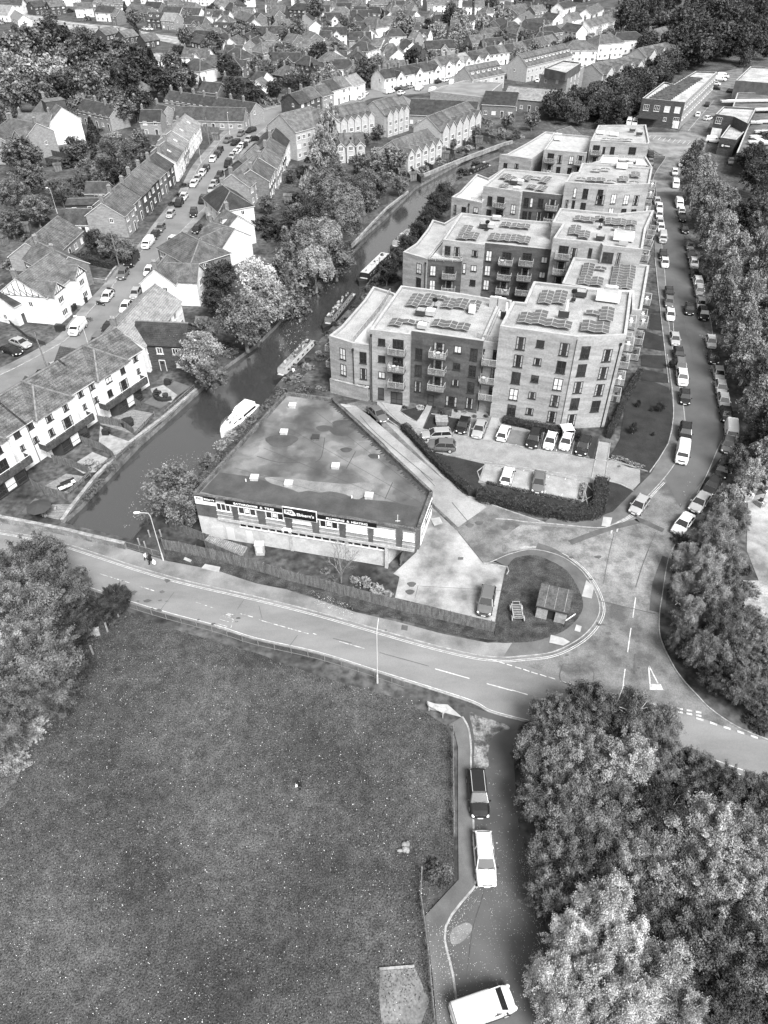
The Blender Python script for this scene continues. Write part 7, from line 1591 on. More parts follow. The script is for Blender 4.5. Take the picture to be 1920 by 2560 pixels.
# lane post and rail fence
def post_rail(P, label, h=1.1, name='post_and_rail_fence', gap=3.0):
    c = sum(P, Vector()) / len(P); root = empty(name, (c.x, c.y, 0), 0, label, 'fence')
    mb = MB()
    for i in range(len(P) - 1): mb.bar((P[i].x, P[i].y, h - .1), (P[i + 1].x, P[i + 1].y, h - .1), .08, .22); mb.bar((P[i].x, P[i].y, h * .45), (P[i + 1].x, P[i + 1].y, h * .45), .05, .1)
    part(mb, 'rails', TIMB, root)
    for p in resample(P, gap): mb = MB(); mb.box(p.x, p.y, 0, .12, .12, h + .1); part(mb, 'post', TIMB, root)
    return root
post_rail(US('I', '365,190 365,420 368,700 372,930'), 'weathered post and rail fence on the left of the side lane, upper run')
post_rail(US('J', '425,200 418,380 450,600 475,800 490,1000 515,1244'), 'weathered post and rail fence on the left of the side lane, lower run')
P = US('F', '772,632 700,724 605,870 500,1025 380,1170'); 
for i, p in enumerate(P):
    mb = MB(); mb.bar((0, 0, 0), (.02, .05, 1.5), .16, .16); tag(mb.build('concrete_post', COPE, None, p), 'pale concrete post at the left edge of the meadow, %s from the road' % ORD[i], 'post', 'concrete posts by the meadow')
for i, (x, y) in enumerate(((905, 160), (945, 180), (972, 108), (1045, 105))):
    p = U('F', x, y); mb = MB(); mb.tube((0, 0, 0), (0, 0, 1.1), .11, .11, 8); mb.ball((0, 0, 1.12), .13, .13, .08); o = mb.build('bollard', COPE, None, p); auto(o, 'short pale bollard', 'on the tow path behind the railing', 'bollard', 'tow path bollards')
# street lamps
LAMPP = mat('lamp_post_paint', .42, rough=.5)
def lamp(f, x, y, h, dx, label, arm=1.2, dark=False, dyy=0.0):
    g = U(f, x, y); root = empty('street_lamp', g, 0, label, 'street lamp', 'street lamps'); m = DFRAME if dark else LAMPP
    mb = MB(); mb.tube((0, 0, 0), (0, 0, 1.4), .11, .10, 8); mb.tube((0, 0, 1.4), (0, 0, h - .7), .06, .045, 8); mb.build('pole', m, root)
    mb = MB(); q = (dx * arm, dyy * arm, h); mb.tube((0, 0, h - .75), (dx * .15, dyy * .15, h - .2), .05, .045, 6); mb.tube((dx * .15, dyy * .15, h - .2), q, .045, .04, 6); mb.build('arm', m, root)
    hd = MB(); s = 1 if dx >= 0 else -1; hd.loft([[(q[0] + k * dx, q[1] + k * dyy - w, h - .04), (q[0] + k * dx, q[1] + k * dyy - w * .8, h + .1), (q[0] + k * dx, q[1] + k * dyy + w * .8, h + .1), (q[0] + k * dx, q[1] + k * dyy + w, h - .04)] for k, w in ((-.15, .08), (.1, .16), (.5, .16), (.62, .07))], 0)
    ho = hd.build('lantern', LET if not dark else m, root); return root
lamp('G', 787, 1055, 9.0, .12, 'tall white street lamp in the middle of the railing by the main road', .9, dyy=.95)
lamp('F', 1060, 265, 8.4, -.95, 'tall white street lamp beside the railing near the walking people', 1.3, dyy=-.1)
lamp('I', 1430, 175, 7.5, .1, 'white street lamp rising out of the wood by the side lane', .5, dyy=.2)
lamp('d', 580, 1015, 6.5, -.8, 'slim street lamp on the right kerb of the near residential street', .8); lamp('a', 55, 740, 9, -.9, 'tall white street lamp at the far left edge', .7); lamp('a', 1155, 570, 9, -.9, 'tall white street lamp among the low dark roofed rows', .7); lamp('a', 697, 610, 8, -.9, 'pale street lamp in front of the big conifers', 1.0)
lamp('a', 1305, 1060, 7, -.6, 'thin street lamp halfway up the residential street', .6); lamp('a', 1490, 875, 7, .3, 'thin street lamp by the street bend', .5); lamp('b', 793, 580, 8, .6, 'thin street lamp before the upper white terrace', .6); lamp('d', 372, 140, 6.5, -.7, 'thin pale lamp above the workshop yard', .8); lamp('c', 1505, 60, 8, .3, 'lamp among the far trees', .6) if False else None
def pole(f, x, y, tx, ty, h, label):
    g = U(f, x, y); mb = MB(); mb.tube((0, 0, 0), (0, 0, h), .14, .10, 8); tag(mb.build('telegraph_pole', BARK, None, g), label, 'telegraph pole', 'telegraph poles'); o = COL.objects[-1]
pole('d', 318, 1178, 0, 0, 8, 'dark telegraph pole between the garages of the riverside townhouses'); pole('d', 775, 490, 0, 0, 9, 'weathered telegraph pole beside the black van')
pole('a', 845, 180, 0, 0, 8, 'telegraph pole in the far left streets'); pole('b', 430, 370, 0, 0, 8, 'telegraph pole behind the hipped brick houses'); pole('a', 1358, 930, 0, 0, 8, 'telegraph pole at the top of the left hand terrace')
# brick hut on the island with a black opening
def hut():
    a = U('P', 730, 425, 2.3); b = U('P', 1275, 560, 2.3); d2 = U('P', 780, 205, 2.75); u = (b - a); L = u.length; u.normalize(); v = Vector((-u.y, u.x, 0)); D = 3.3
    c = a + u * L / 2 + v * D / 2; root = empty('brick_hut', (c.x, c.y, 0), math.atan2(u.y, u.x), 'small brick hut with a sloping sheet roof and black opening on the grass island', 'hut')
    l2 = L / 2 - .15; mb = MB(); t = .25
    mb.box(-l2 + .65, -D / 2 + .3, 0, 1.3, t, 2.2); mb.box(l2 - .65, -D / 2 + .3, 0, 1.3, t, 2.2); mb.box(0, D / 2 - .3, 0, 2 * l2, t, 2.6); mb.box(-l2 + .12, 0, 0, t, D - .86, 2.25); mb.box(l2 - .12, 0, 0, t, D - .86, 2.25)
    mb.build('wall', mat('hut_brick', .2, .3, 2.0, v2=True, scale2=9, amt2=.2), root)
    mb = MB(); hx = L / 2; hy = D / 2; mb.hexa([(-hx, -hy, 2.22), (hx, -hy, 2.22), (hx, hy, 2.66), (-hx, hy, 2.66), (-hx, -hy, 2.34), (hx, -hy, 2.34), (hx, hy, 2.78), (-hx, hy, 2.78)], 0)
    for x in (-.25, .05, .35): mb.bar((x * L, -hy + .05, 2.36), (x * L, hy - .05, 2.79), .05, .04, 1)
    mb.build('roof', [mat('hut_roof', .045, .085, 1.5, v2=True, scale2=5, amt2=.3), COPE], root); mb = MB(); mb.box(0, -hy - .03, 2.12, L, .06, .2); mb.build('fascia', DFRAME, root)
    mb = MB(); mb.box(0, -D / 2 + .5, .0, 2 * l2 - 2.5, .08, 2.15); mb.build('opening_shade', PLAS, root)  # near-black panel: shade inside the hut opening, put in as colour
hut()
def trailer():
    p = U('P', 415, 540, .6); q = U('P', 395, 430, .6); root = empty('flat_trolley', (p.x, p.y, .15), math.atan2(q.y - p.y, q.x - p.x), 'old slatted four-wheeled cart standing on the grass island', 'cart')
    mb = MB(); wm_ = mat('grey_wood', .2, .32, 3.0)
    for s in (-.55, .55): mb.bar((-1.1, s, .75), (1.1, s, .75), .12, .1)
    for i in range(9): mb.bar((-1.05 + i * .26, -.5, .7), (-1.05 + i * .26, .5, .7), .07, .06)
    mb.build('slatted_bed', wm_, root); mb = MB(); mb.box(0, 0, .5, 1.9, .8, .15); mb.build('chassis', PLAS, root)
    for x in (-.8, .8):
        for s in (-.7, .7): mb = MB(); mb.tube((x, s - .05, .36), (x, s + .05, .36), .36, .36, 14); mb.tube((x, s - .06, .36), (x, s + .06, .36), .1, .1, 8); mb.build('wheel', wm_, root)
    mb = MB(); mb.bar((1.1, -.4, .75), (1.25, -.4, 1.0), .05, .05); mb.bar((1.1, .4, .75), (1.25, .4, 1.0), .05, .05); mb.bar((1.25, -.45, 1.0), (1.25, .45, 1.0), .05, .05); mb.build('end_rail', wm_, root)
trailer()
p = U('P', 1190, 790); q = U('P', 1190, 710, 1.2); mb = MB(); mb.box(0, 0, 0, .08, .08, 1.2, 0); mb.bar((0, 0, 1.25), (1.3, .9, 1.35), .05, .18, 1); tag(mb.build('road_sign', [DFRAME, LET], None, p), 'small tilted white sign on a dark post at the hut', 'sign')
# corrugated shed, bin store and cabinet at the showroom
def shed():
    P = US('E', '110,1030 360,1110 325,1165 75,1060', 2.1); c = sum(P, Vector()) / 4; root = empty('corrugated_shed', (c.x, c.y, 0), 0, 'low lean-to shed with corrugated sheet roof by the showroom', 'shed')
    mb = MB(); mb.prism([(p.x, p.y) for p in P], 0, 2.0, 0, bottom=False); part(mb, 'wall', TIMB, root); mb = MB(); n = 22
    for i in range(n):
        t0, t1, t2 = i / n, (i + .5) / n, (i + 1) / n
        for a, b, za, zb in ((t0, t1, 2.02, 2.14), (t1, t2, 2.14, 2.02)):
            A, B = P[0].lerp(P[1], a), P[0].lerp(P[1], b); C_, D_ = P[3].lerp(P[2], b), P[3].lerp(P[2], a); mb.face([(D_.x, D_.y, za - .15), (C_.x, C_.y, zb - .15), (B.x, B.y, zb + .1), (A.x, A.y, za + .1)])
    part(mb, 'corrugated_roof', mat('rusty_sheet', .12, .2, 1.5, v2=True, scale2=6, amt2=.3), root)
shed()
p = U('E', 445, 1150); mb = MB(); mb.box(0, 0, 0, 1.1, .8, 1.75, 0); mb.box(0, 0, 1.75, 1.2, .9, .08, 1); mb.box(.0, -.42, .5, .7, .04, .9, 1); tag(mb.build('metal_cabinet', [CREAM, LET], None, p), 'pale metal cabinet against the showroom wall', 'cabinet')
# garden things
def bin_(f, x, y, m, label, s=1.0):
    p = U(f, x, y); mb = MB(); mb.loft([[(-.25 * k, -.28 * k, z), (.25 * k, -.28 * k, z), (.25 * k, .28 * k, z), (-.25 * k, .28 * k, z)] for z, k in ((0.05, .85), (.95, 1.05), (1.05, 1.1))], 0); mb.box(0, 0, 1.05, .56, .64, .07, 1); mb.tube((-.2, -.3, .12), (.2, -.3, .12), .1, .1, 8, 1)
    o = mb.build('wheelie_bin', [m, PLAS], None, p); auto(o, label, 'near the half-timbered houses', 'bin', 'wheelie bins', 'x')
for x in (372, 388, 403, 418): bin_('d', x, 900, PLAS, 'black wheelie bin')
for x, y in ((555, 700), (563, 718), (480, 770), (492, 758)): bin_('d', x, y, PLAS, 'black wheelie bin')
bins2 = [('a', 1345, 985), ('a', 1230, 1130)]
# planter boxes, parasol, gazebo at the flats
p = U('M', 1118, 960); mb = MB(); mb.loft([[(-.8, -.8, 0), (.8, -.8, 0), (.8, .8, 0), (-.8, .8, 0)], [(-1, -1, .9), (1, -1, .9), (1, 1, .9), (-1, 1, .9)]], 0); o = mb.build('planter', mat('planter_wood', .16, .26, 3.0), None, p); tag(o, 'square timber planter on the dark lawn before the flats', 'planter')
tree('M', 1140, 900, 34 * .0 + 40, 'bush', 'dark', 'growing in the square planter')
def gazebo():
    p = U('D', 358, 490, 1.4); root = empty('gazebo_tent', (p.x, p.y, 0), .1, 'small white pyramid-roofed tent behind the parked cars', 'tent'); mb = MB()
    A = [(-.95, -.95, 1.5), (.95, -.95, 1.5), (.95, .95, 1.5), (-.95, .95, 1.5)]
    for i in range(4): mb.face([A[i], A[(i + 1) % 4], (0, 0, 2.2)])
    mb.build('canopy', LET, root); mb = MB()
    for a in A: mb.bar((a[0], a[1], 0), a, .05, .05)
    mb.box(0, .9, 0, 1.8, .03, 1.5); mb.build('frame', LET, root)
gazebo()
def parasol(f, x, y, h, r, m, label):
    p = U(f, x, y, h); root = empty('parasol', (p.x, p.y, 0), 0, label, 'parasol', 'garden parasols'); mb = MB(); mb.tube((0, 0, 0), (0, 0, h + .3), .03, .03, 6); mb.build('pole', RAIL, root); mb = MB()
    for i in range(8): a, b = i * math.pi / 4, (i + 1) * math.pi / 4; mb.face([(r * math.cos(a), r * math.sin(a), h - .1), (r * math.cos(b), r * math.sin(b), h - .1), (0, 0, h + .45)])
    mb.build('canopy', m, root)
# ---- townhouse gardens on the canal
DKW = mat('deck_boards', .10, .22, .8, v2=True, scale2=6, amt2=.3, stretch=(1, 6, 1)); DPV = mat('patio_pale', .18, .3, 1.0)
for s, m in (('930,330 1130,190 1235,225 1040,370', M['dpave']), ('975,240 1060,215 1150,280 1110,330 1000,300', DPV), ('650,460 860,375 1000,400 880,540 650,470', DKW), ('650,480 720,540 860,590 760,680 640,600', DPV), ('460,740 600,650 700,690 620,780 540,790', DPV), ('290,870 430,790 560,810 440,920', DKW), ('140,1040 230,950 330,990 260,1060', M['dpave']), ('260,1060 340,990 460,990 380,1090', DKW)):
    sheet('garden_terrace', US('L', s), .06, m)
for s, l in (('640,460 800,490 880,545', 'garden fence between the hot tub deck and the round-table patio'), ('535,595 670,640 750,700', 'garden fence between the round-table patio and the pale terrace'), ('345,715 480,750 590,800', 'garden fence between the pale terrace and the sofa deck'), ('210,870 300,930 440,960', 'garden fence nearest the bridge'), ('820,310 920,370', 'short fence beside the right-hand balcony')):
    board_fence(US('L', s), 1.5, l, posts=False)
for s, l in (('1262,240 1070,410', 'low slatted fence along the canal at the hexagonal terrace'), ('1005,420 880,550', 'low slatted fence along the canal at the hot tub deck'), ('880,600 760,700', 'low slatted fence along the canal at the round-table patio'), ('750,705 620,780', 'low slatted fence along the canal at the pale terrace'), ('590,805 450,930', 'low slatted fence along the canal at the sofa deck')):
    post_rail(US('L', s), l, .9, 'slatted_fence', 1.5)
def furn(f, x, y, kind, label, cat, rz=0.0):
    p = U(f, x, y, .4); mb = MB()
    if kind == 'tub': mb.tube((0, 0, 0), (0, 0, .8), 1.0, 1.05, 12, 0); mb.box(0, 0, .8, 1.9, 1.5, .06, 1)
    if kind == 'table': mb.tube((0, 0, .68), (0, 0, .74), .8, .8, 14, 0); mb.tube((0, 0, 0), (0, 0, .68), .08, .08, 8, 0); [mb.box(1.1 * math.cos(a), 1.1 * math.sin(a), 0, .45, .45, .45, 0, a) for a in (0.4, 1.9, 3.4, 5.0)]
    if kind == 'sofa': mb.box(0, 0, 0, 2.0, .8, .42, 0); mb.box(0, .35, .42, 2.0, .15, .4, 0); mb.box(-.5, -.05, .42, .9, .6, .12, 1); mb.box(.5, -.05, .42, .9, .6, .12, 1)
    if kind == 'curve':
        for a in np.linspace(.2, 2.6, 7): mb.box(1.6 * math.cos(a), 1.6 * math.sin(a), 0, .8, .9, .42, 0, a); mb.box(2.0 * math.cos(a), 2.0 * math.sin(a), .4, .2, .9, .35, 0, a)
        mb.tube((0, .2, 0), (0, .2, .4), .5, .5, 10, 0)
    if kind == 'bbq': mb.box(0, 0, .1, 1.0, .6, .8, 0); mb.ball((0, 0, .95), .5, .32, .25, 0); mb.box(.7, 0, .8, .4, .5, .05, 0)
    if kind == 'shed': mb.box(0, 0, 0, 2.2, 1.8, 1.9, 0); mb.hexa([(-1.25, -1, 1.9), (1.25, -1, 1.9), (1.25, 1, 1.9), (-1.25, 1, 1.9), (-1.25, -.05, 2.4), (1.25, -.05, 2.4), (1.25, .05, 2.4), (-1.25, .05, 2.4)], 1)
    mats = {'tub': [PLAS, ROOF['d']], 'table': [CLUT, PLAS], 'sofa': [PLAS, LET], 'curve': [mat('rattan', .03), PLAS], 'bbq': [PLAS, PLAS], 'shed': [TIMB, ROOF['m']]}[kind]
    o = mb.build({'tub': 'hot_tub', 'table': 'garden_table', 'sofa': 'garden_sofa', 'curve': 'curved_garden_sofa', 'bbq': 'barbecue', 'shed': 'garden_shed'}[kind], mats, None, (p.x, p.y, .07), rz)
    if label is None: auto(o, 'small timber shed', cat, 'shed', 'garden sheds')
    else: tag(o, label, cat)
furn('L', 1075, 270, 'curve', 'dark curved rattan sofa on the hexagonal canal terrace', 'sofa', 2.6); furn('L', 825, 460, 'tub', 'dark covered hot tub on the canal deck', 'hot tub', .6); furn('L', 685, 525, 'bbq', 'black covered barbecue by the garden fence', 'barbecue'); furn('L', 580, 725, 'table', 'dark covered table on the pale terrace', 'table')
furn('L', 425, 875, 'sofa', 'pale-cushioned dark sofa on the deck, left one', 'sofa', .7); furn('L', 445, 855, 'sofa', 'pale-cushioned dark sofa on the deck, right one', 'sofa', .7); furn('L', 300, 1020, 'table', 'small garden table and stools nearest the bridge', 'table'); furn('L', 1085, 200, 'bbq', 'covered barbecue under the canal-side tree', 'barbecue')
parasol('L', 250, 1000, 1.9, 1.7, mat('dark_canvas', .04), 'dark garden parasol by the bridge parapet'); parasol('b', 1245, 885, 2.4, 1.8, LET, 'white awning behind the middle townhouses')
SHED_ALL = 'in the back gardens'
for f, x, y in (('b', 180, 960), ('b', 280, 1000), ('b', 350, 1000), ('b', 250, 1120), ('b', 200, 1165), ('b', 370, 1040), ('a', 920, 870), ('a', 380, 1100), ('a', 640, 1110), ('d', 170, 245), ('d', 285, 130), ('b', 1445, 920), ('b', 1200, 990), ('e', 720, 100), ('e', 210, 60), ('b', 700, 1090), ('b', 1230, 1020), ('e', 690, 190), ('a', 1400, 900), ('d', 1320, 870), ('b', 30, 1000), ('b', 940, 1130), ('b', 1010, 1160), ('d', 20, 330)):
    furn(f, x, y, 'shed', None, SHED_ALL, hrnd.uniform(-.5, .5))
k = 0
for s in ('b:1130,960 1270,905', 'b:1270,905 1380,860', 'b:1140,965 1290,1010', 'b:1050,990 1140,1060', 'b:1290,930 1430,970', 'b:1380,870 1550,920', 'b:870,760 960,740', 'b:880,800 960,790', 'b:1040,1060 1150,1110', 'b:140,1150 330,1160', 'b:600,1070 740,1090', 'b:1060,1010 1290,1040', 'b:1430,900 1550,940', 'a:300,1000 480,1040', 'a:300,1060 460,1085', 'a:1280,850 1430,860', 'd:60,850 190,960 300,1000', 'd:700,480 760,480 770,420', 'a:820,760 900,740', 'a:1080,380 1220,400', 'd:130,180 330,190', 'e:650,100 760,90', 'e:790,95 870,70', 'b:1000,1110 1070,1190', 'b:940,950 1040,990', 'b:640,1100 650,1160'):
    f_, xy = s.split(':'); o = board_fence(US(f_, xy), 1.7 if s[:4] != 'd:60' else .9, 'x', mat('dark_fence', .03, .06, 1.0) if k % 3 else TIMB, posts=False, w=.6, name='garden_fence'); del o['label']; auto(o, 'dark close-boarded garden fence' if k % 3 else 'weathered garden fence', 'between the far gardens', 'fence', 'garden fences'); k += 1
# ---- people
SKIN = mat('skin', .35); HAIR = mat('dark_hair', .02); CL_K = mat('black_cloth', .012); CL_W = mat('white_cloth', .8); CL_G = mat('grey_cloth', .06)
def skin_obj(name, V, E, Rr, m, root, sub=2):
    me = bpy.data.meshes.new(name); me.from_pydata(V, E, []); me.materials.append(m); o = link(me, name, root)
    sk = o.modifiers.new('skin', 'SKIN'); 
    if not me.skin_vertices: me.attributes.new('skin', 'FLOAT', 'POINT') if False else None
    lay = me.skin_vertices[0].data if me.skin_vertices else None
    if lay:
        for i, r in enumerate(Rr): lay[i].radius = (r, r)
        lay[0].use_root = True
    ss = o.modifiers.new('sub', 'SUBSURF'); ss.levels = sub; ss.render_levels = sub; return o
def ensure_skin(V, E, Rr, name, m, root):
    """one continuous tapered body surface: tubes of rings blended by metaball-free voxel remesh"""
    mb = MB()
    for a, b in E: mb.tube(V[a], V[b], Rr[a], Rr[b], 10)
    for v, r in zip(V, Rr): mb.ball(v, r, r, r, 0, 10, 7)
    o = mb.build(name, m, root); rm = o.modifiers.new('remesh', 'REMESH'); rm.mode = 'VOXEL'; rm.voxel_size = .018; rm.use_smooth_shade = True
    sm = o.modifiers.new('smooth', 'SMOOTH'); sm.iterations = 4; return o
def person(pos, rz, label, scale=1.0, stride=.25, top=None, bottom=None, arm=0.0, hood=None, group=None):
    root = empty('person', pos, rz, label, 'person', group); root.scale = (scale,) * 3
    V = [(0, 0, .93), (0, 0, 1.15), (.01, 0, 1.38), (.01, 0, 1.5), (.03, 0, 1.62),                       # pelvis chest neck head
         (0, .09, .88), (stride * .5 + .03, .10, .5), (stride * .6, .10, .09), (stride * .6 + .14, .11, .04),
         (0, -.09, .88), (-stride * .3, -.10, .5), (-stride * .9, -.10, .12), (-stride * .9 + .14, -.11, .05),
         (.01, .17, 1.38), (-.05, .22, 1.1), (.08, .23, .88), (.01, -.17, 1.38), (.05 + arm * .1, -.23, 1.12), (.18 + arm * .2, -.24, .92)]
    E = [(0, 1), (1, 2), (2, 3), (3, 4), (0, 5), (5, 6), (6, 7), (7, 8), (0, 9), (9, 10), (10, 11), (11, 12), (2, 13), (13, 14), (14, 15), (2, 16), (16, 17), (17, 18)]
    Rr = [.125, .13, .10, .055, .10, .095, .058, .042, .035, .095, .058, .042, .035, .062, .045, .03, .062, .045, .03]
    # hands with five fingers
    for w, s in ((15, 1), (18, -1)):
        x, y, z = V[w]; V.append((x + .02, y, z - .08)); Rr.append(.024); E.append((w, len(V) - 1)); h = len(V) - 1
        for i, (ox, ln) in enumerate(((-.024, .055), (-.008, .068), (.008, .065), (.024, .05))):
            V.append((x + .02 + ox, y, z - .08 - ln)); Rr.append(.010); E.append((h, len(V) - 1))
        V.append((x + .065, y - s * .01, z - .09)); Rr.append(.011); E.append((h, len(V) - 1))
    b = ensure_skin(V, E, Rr, 'body', SKIN, root)
    mb = MB(); mb.ball((.015, 0, 1.65), .112, .10, .105, 0, 10, 7); mb.ball((-.03, 0, 1.6), .09, .095, .11, 0, 8, 6); mb.build('hair', hood or HAIR, root, smooth=True)
    mb = MB(); mb.bar((.115, 0, 1.60), (.145, 0, 1.595), .025, .04); mb.ball((.03, .1, 1.61), .02, .015, .03); mb.ball((.03, -.1, 1.61), .02, .015, .03); mb.build('nose_and_ears', SKIN, root, smooth=True)
    mb = MB(); mb.ball((.118, .035, 1.63), .012, .014, .01); mb.ball((.118, -.035, 1.63), .012, .014, .01); mb.bar((.118, -.025, 1.56), (.118, .025, 1.56), .012, .008); mb.build('face', HAIR, root)
    ci = [0, 1, 2, 13, 14, 16, 17]; CV = [V[i] for i in ci] + [(V[14][0] * .3 + V[15][0] * .7, V[15][1], V[15][2] + .05), (V[17][0] * .3 + V[18][0] * .7, V[18][1], V[18][2] + .05), (0, 0, .78)]
    ensure_skin(CV, [(0, 1), (1, 2), (2, 3), (3, 4), (2, 5), (5, 6), (4, 7), (6, 8), (0, 9)], [.155, .16, .135, .085, .065, .085, .065, .052, .052, .15], 'coat', top or CL_K, root)
    TV = [V[0], V[5], V[6], (V[7][0], V[7][1], .1), V[9], V[10], (V[11][0], V[11][1], .14)]
    ensure_skin(TV, [(0, 1), (1, 2), (2, 3), (0, 4), (4, 5), (5, 6)], [.14, .11, .078, .062, .11, .078, .062], 'trousers', bottom or CL_K, root)
    mb = MB()
    for i in (8, 12): x, y, z = V[i]; mb.ball((x - .05, y, z + .02), .14, .055, .055, 0, 8, 6)
    mb.build('shoes', PLAS, root, smooth=True)
    return root
pp = U('F', 985, 290, .12); q = U('F', 900, 262, .12); rz = math.atan2(q.y - pp.y, q.x - pp.x)
person(pp + Vector((0, 0, 0)), rz, 'adult in a black coat striding left along the bridge footway with a large white bag', 1.18, .32, group='people on the bridge footway')
m = MB(); m.ball((0, 0, 0), .26, .18, .42, 0, 10, 8); m.ball((0, 0, .42), .09, .07, .12, 0, 6, 4); o = m.build('carrier_bag', CL_W, None, pp + Vector((.42, -.18, .62)), smooth=True); tag(o, 'large white bag carried by the adult in black on the bridge footway', 'bag')
qq = U('F', 950, 262, .12); person(qq, rz, 'small child in a white top and dark trousers walking just ahead of the adult', .82, .3, top=CL_W, bottom=CL_K, group='people on the bridge footway')
person(U('S', 752, 1972, .02), R(200), 'lone person in black standing out on the meadow grass', .98, .1, arm=1.0)
m = MB(); m.box(0, 0, 0, .2, .14, .24, 0, .4); m.bar((0, -.05, .24), (0, .05, .24), .02, .1, 0); tag(m.build('carrier_bag', CL_W, None, U('S', 741, 1966, .5)), 'small white bag held by the person on the meadow', 'bag')
p = U('e', 245, 1190, .1); person(p, 1.0, 'person in pale clothes standing on the tow path beside the nearest narrowboat', 1.0, .15, top=CL_W, bottom=CL_G)
# ---- things in the meadow and the junk pile
mb = MB(); P = US('J', '135,868 375,848'); mb.bar((P[0].x, P[0].y, .1), (P[1].x, P[1].y, .1), .18, .2); tag(mb.build('timber_edging', COPE), 'pale timber edge at the top of the bare patch in the meadow', 'edging')
sheet('bare_patch', US('J', '140,880 380,860 400,900 480,1090 420,1244 150,1244 130,1050'), .03, mat('bare_ground', .10, .17, .5, v2=True, scale2=5, amt2=.3))
p = U('J', 300, 22); mb = MB(); rr = random.Random(5)
for i in range(9): mb.ball((rr.uniform(-.4, .4), rr.uniform(-.35, .35), .12), rr.uniform(.15, .35), rr.uniform(.12, .3), rr.uniform(.1, .3), 0, 7, 5)
tag(mb.build('stone_heap', mat('pale_stone', .14, .24, 3.0), None, p), 'heap of pale stones on the meadow near the side lane', 'stones')
p = U('F', 622, 740); mb = MB(); mb.box(0, 0, 0, 1.0, .7, .8, 0, .3); mb.ball((0, 0, .85), .5, .35, .25, 0, 7, 5); tag(mb.build('rubble_sack', COPE, None, p), 'pale builders sack under the trees at the meadow corner', 'sack')
p = U('I', 255, 45); mb = MB(); A = US('I', '185,0 330,45 300,98 195,40'); 
mb = MB()
for i in range(7):
    a = A[0].lerp(A[3], i / 7); b = A[1].lerp(A[2], i / 7); mb.bar((a.x, a.y, .35 + .07 * i), (b.x, b.y, .35 + .07 * i), .22, .05)
for t in (0.05, .95): a = A[0].lerp(A[1], t); b = A[3].lerp(A[2], t); mb.bar((a.x, a.y, 0), (a.x, a.y, .5), .1, .1); mb.bar((b.x, b.y, 0), (b.x, b.y, .9), .1, .1)
tag(mb.build('slatted_gate', mat('white_slats', .24, .4, 2.0)), 'white slatted barrier at the corner where the side lane meets the main road', 'barrier')
rr = random.Random(9)
for i in range(26):
    x = rr.uniform(1450, 1650); y = rr.uniform(860, 1000); 
    if x < 1540 and y < 890: continue
    g = U('D', x, y); mb = MB(); k = rr.random()
    if k < .5: mb.box(0, 0, 0, rr.uniform(.5, 1.6), rr.uniform(.4, .9), rr.uniform(.4, 1.1), 0); mb.box(.1, 0, .2, .5, .5, 1.0, 1, .5)
    else:
        for j in range(5): mb.bar((rr.uniform(-.6, .6), rr.uniform(-.6, .6), .1), (rr.uniform(-1, 1), rr.uniform(-1, 1), rr.uniform(.4, 1.6)), .15, .06, j % 2)
    o = mb.build('scrap_item', [LET, CLUT] if i % 2 else [COPE, PLAS], None, g, rr.uniform(0, 3)); auto(o, 'pale scrap boxes' if k < .5 else 'loose scrap boards', 'in the junk heap at the right edge', 'scrap', 'scrap in the junk heap')
for i in range(8):
    a, b = US('H', '%d,%d %d,%d' % (1500, 420 + i * 34, 1800, 425 + i * 40)); mb = MB(); mb.bar((a.x, a.y, .2), (b.x, b.y, .2), .9, .3); o = mb.build('timber_stack', COPE); auto(o, 'long pale timber baulk', 'stacked in the yard at the right edge', 'timber', 'timber baulks at the right edge', 'y')
    o.location = (0, 0, 0)
AUTO = {k: v for k, v in AUTO.items() if v}
# ------------------------------------------------------------------ planting between the houses and the far woods
def fill_houses(s, n, place, seed, f='W'):
    rnd = random.Random(seed); P = [tuple(float(q) for q in w.split(',')) for w in s.split()]; x0, x1 = min(p[0] for p in P), max(p[0] for p in P); y0, y1 = min(p[1] for p in P), max(p[1] for p in P); k = t = 0
    while k < n and t < n * 40:
        t += 1; x = rnd.uniform(x0, x1); y = rnd.uniform(y0, y1)
        if not inside(x, y, P): continue
        g = U(f, x, y)
        if blocked(g.x, g.y, 5.2): continue
        a = math.sin(g.x / 90.0) * .5 + rnd.choice((0, math.pi / 2)) + .15; hip = rnd.random() < .35; L = rnd.uniform(8, 15)
        house_at(g, a, L, 8.5, 4.6, 7.6, wall=rnd.choice('wwwpkg'), roof=rnd.choice('dmmdd'), hip=3.2 if hip else 0, place=place, chim=1, cross=((1.5, -1, 4.0, .8),) if rnd.random() < .3 else (), pitch_w=2.8); k += 1
fill_houses('300,0 1300,0 1230,110 900,180 560,200 430,180 380,60', 110, 'among the far garden trees', 3)
fill_houses('0,0 380,0 380,60 0,60', 8, 'in the top left corner', 5)
scatter('in the woods at the upper right', '1330,20 1659,0 1659,165 1500,165 1400,140 1330,110', 80, 'b b b c', 4, 8, gap=.45, mass='ur')
flush_mass('ur', 'far_wood', 'far dense wood filling the upper right corner')
scatter('behind the long works unit', '1150,252 1215,222 1290,208 1315,182 1400,155 1490,148 1505,160 1405,205 1388,240 1372,275 1280,290 1180,278', 62, 'b b b u', 2.6, 4.6, gap=.42, mass='wk')
flush_mass('wk', 'wood', 'dark wood between the long works unit and the gabled flats')
scatter('on the rough ground beyond the canal', '990,290 1060,260 1180,285 1080,320 1010,340 900,380 870,350 960,310', 34, 'um ud bm ul um', 1.6, 3.2, gap=.55)
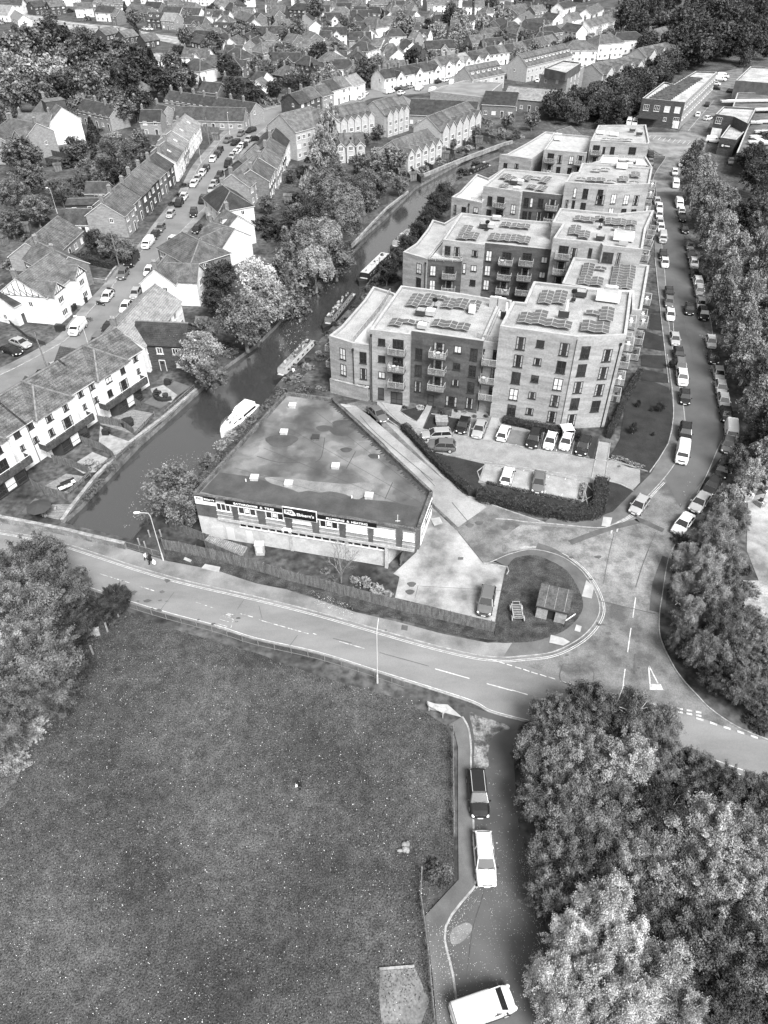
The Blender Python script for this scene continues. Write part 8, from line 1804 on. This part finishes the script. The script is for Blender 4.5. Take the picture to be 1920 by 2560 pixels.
scatter('along the top edge', '0,-40 1659,-40 1659,4 0,4', 60, 'b b b c', 5, 9, gap=.5, mass='te')
scatter('beyond', '-200,-150 1860,-150 1860,-40 -200,-40', 110, 'b b b c', 9, 16, gap=.6, mass='te')
flush_mass('te', 'far_wood', 'line of far trees along the top edge')
scatter('between the uppermost houses', '380,10 1250,10 1210,90 800,90 560,90 400,70', 40, 'bm bd bm bl ud um cd', 3, 6, gap=.6)
scatter('between the upper middle houses', '430,90 1150,90 1000,170 760,200 560,210 450,170', 60, 'bm bd bm bl ud um cd', 2.6, 5.2, gap=.6)
scatter('between the upper left houses', '0,10 400,10 480,110 460,230 380,240 300,90 0,90', 34, 'bm bd bm ud um ul cd', 2.4, 4.8, gap=.6)
scatter('behind the far terraces', '500,190 760,120 760,180 610,260 520,300 480,280', 24, 'bm bd um ud', 2.2, 4.5, gap=.6)
scatter('in the gardens at the far left', '0,260 200,250 380,290 300,420 150,520 0,560', 46, 'um ud bm ul ud', 1.5, 3.2, gap=.6)
scatter('in the back gardens by the canal', '560,300 700,300 900,330 900,400 780,480 640,500 560,470 540,400', 46, 'um ud bm ul', 1.3, 3.0, gap=.55)
scatter('around the modern townhouses', '700,250 960,250 1040,300 900,380 720,330', 26, 'um ud ul bm', 1.2, 2.4, gap=.6)
scatter('by the white terrace', '900,60 1400,60 1400,130 1000,180 760,200', 40, 'bm bd um ud bl', 2.2, 4.5, gap=.6)
scatter('behind the estate tree row', '1600,480 1659,480 1659,1000 1640,1000 1610,600', 20, 'bm bd rm rd', 3, 5, gap=.55)
scatter('under the tree belt', '1440,1100 1600,1100 1659,1400 1659,1560 1560,1520 1480,1440 1450,1330', 20, 'um ud', 1.5, 2.6, gap=.5)
scatter('on the floor of the side lane wood', '1130,1560 1500,1560 1659,1720 1659,2212 1300,2212 1130,1800', 26, 'ud um', 2.0, 3.2, gap=.4)
scatter('along the tow path edge', '760,620 830,620 700,760 600,860 540,900 590,820 690,730', 20, 'um ud ul', .8, 1.6, gap=.6)
finish()
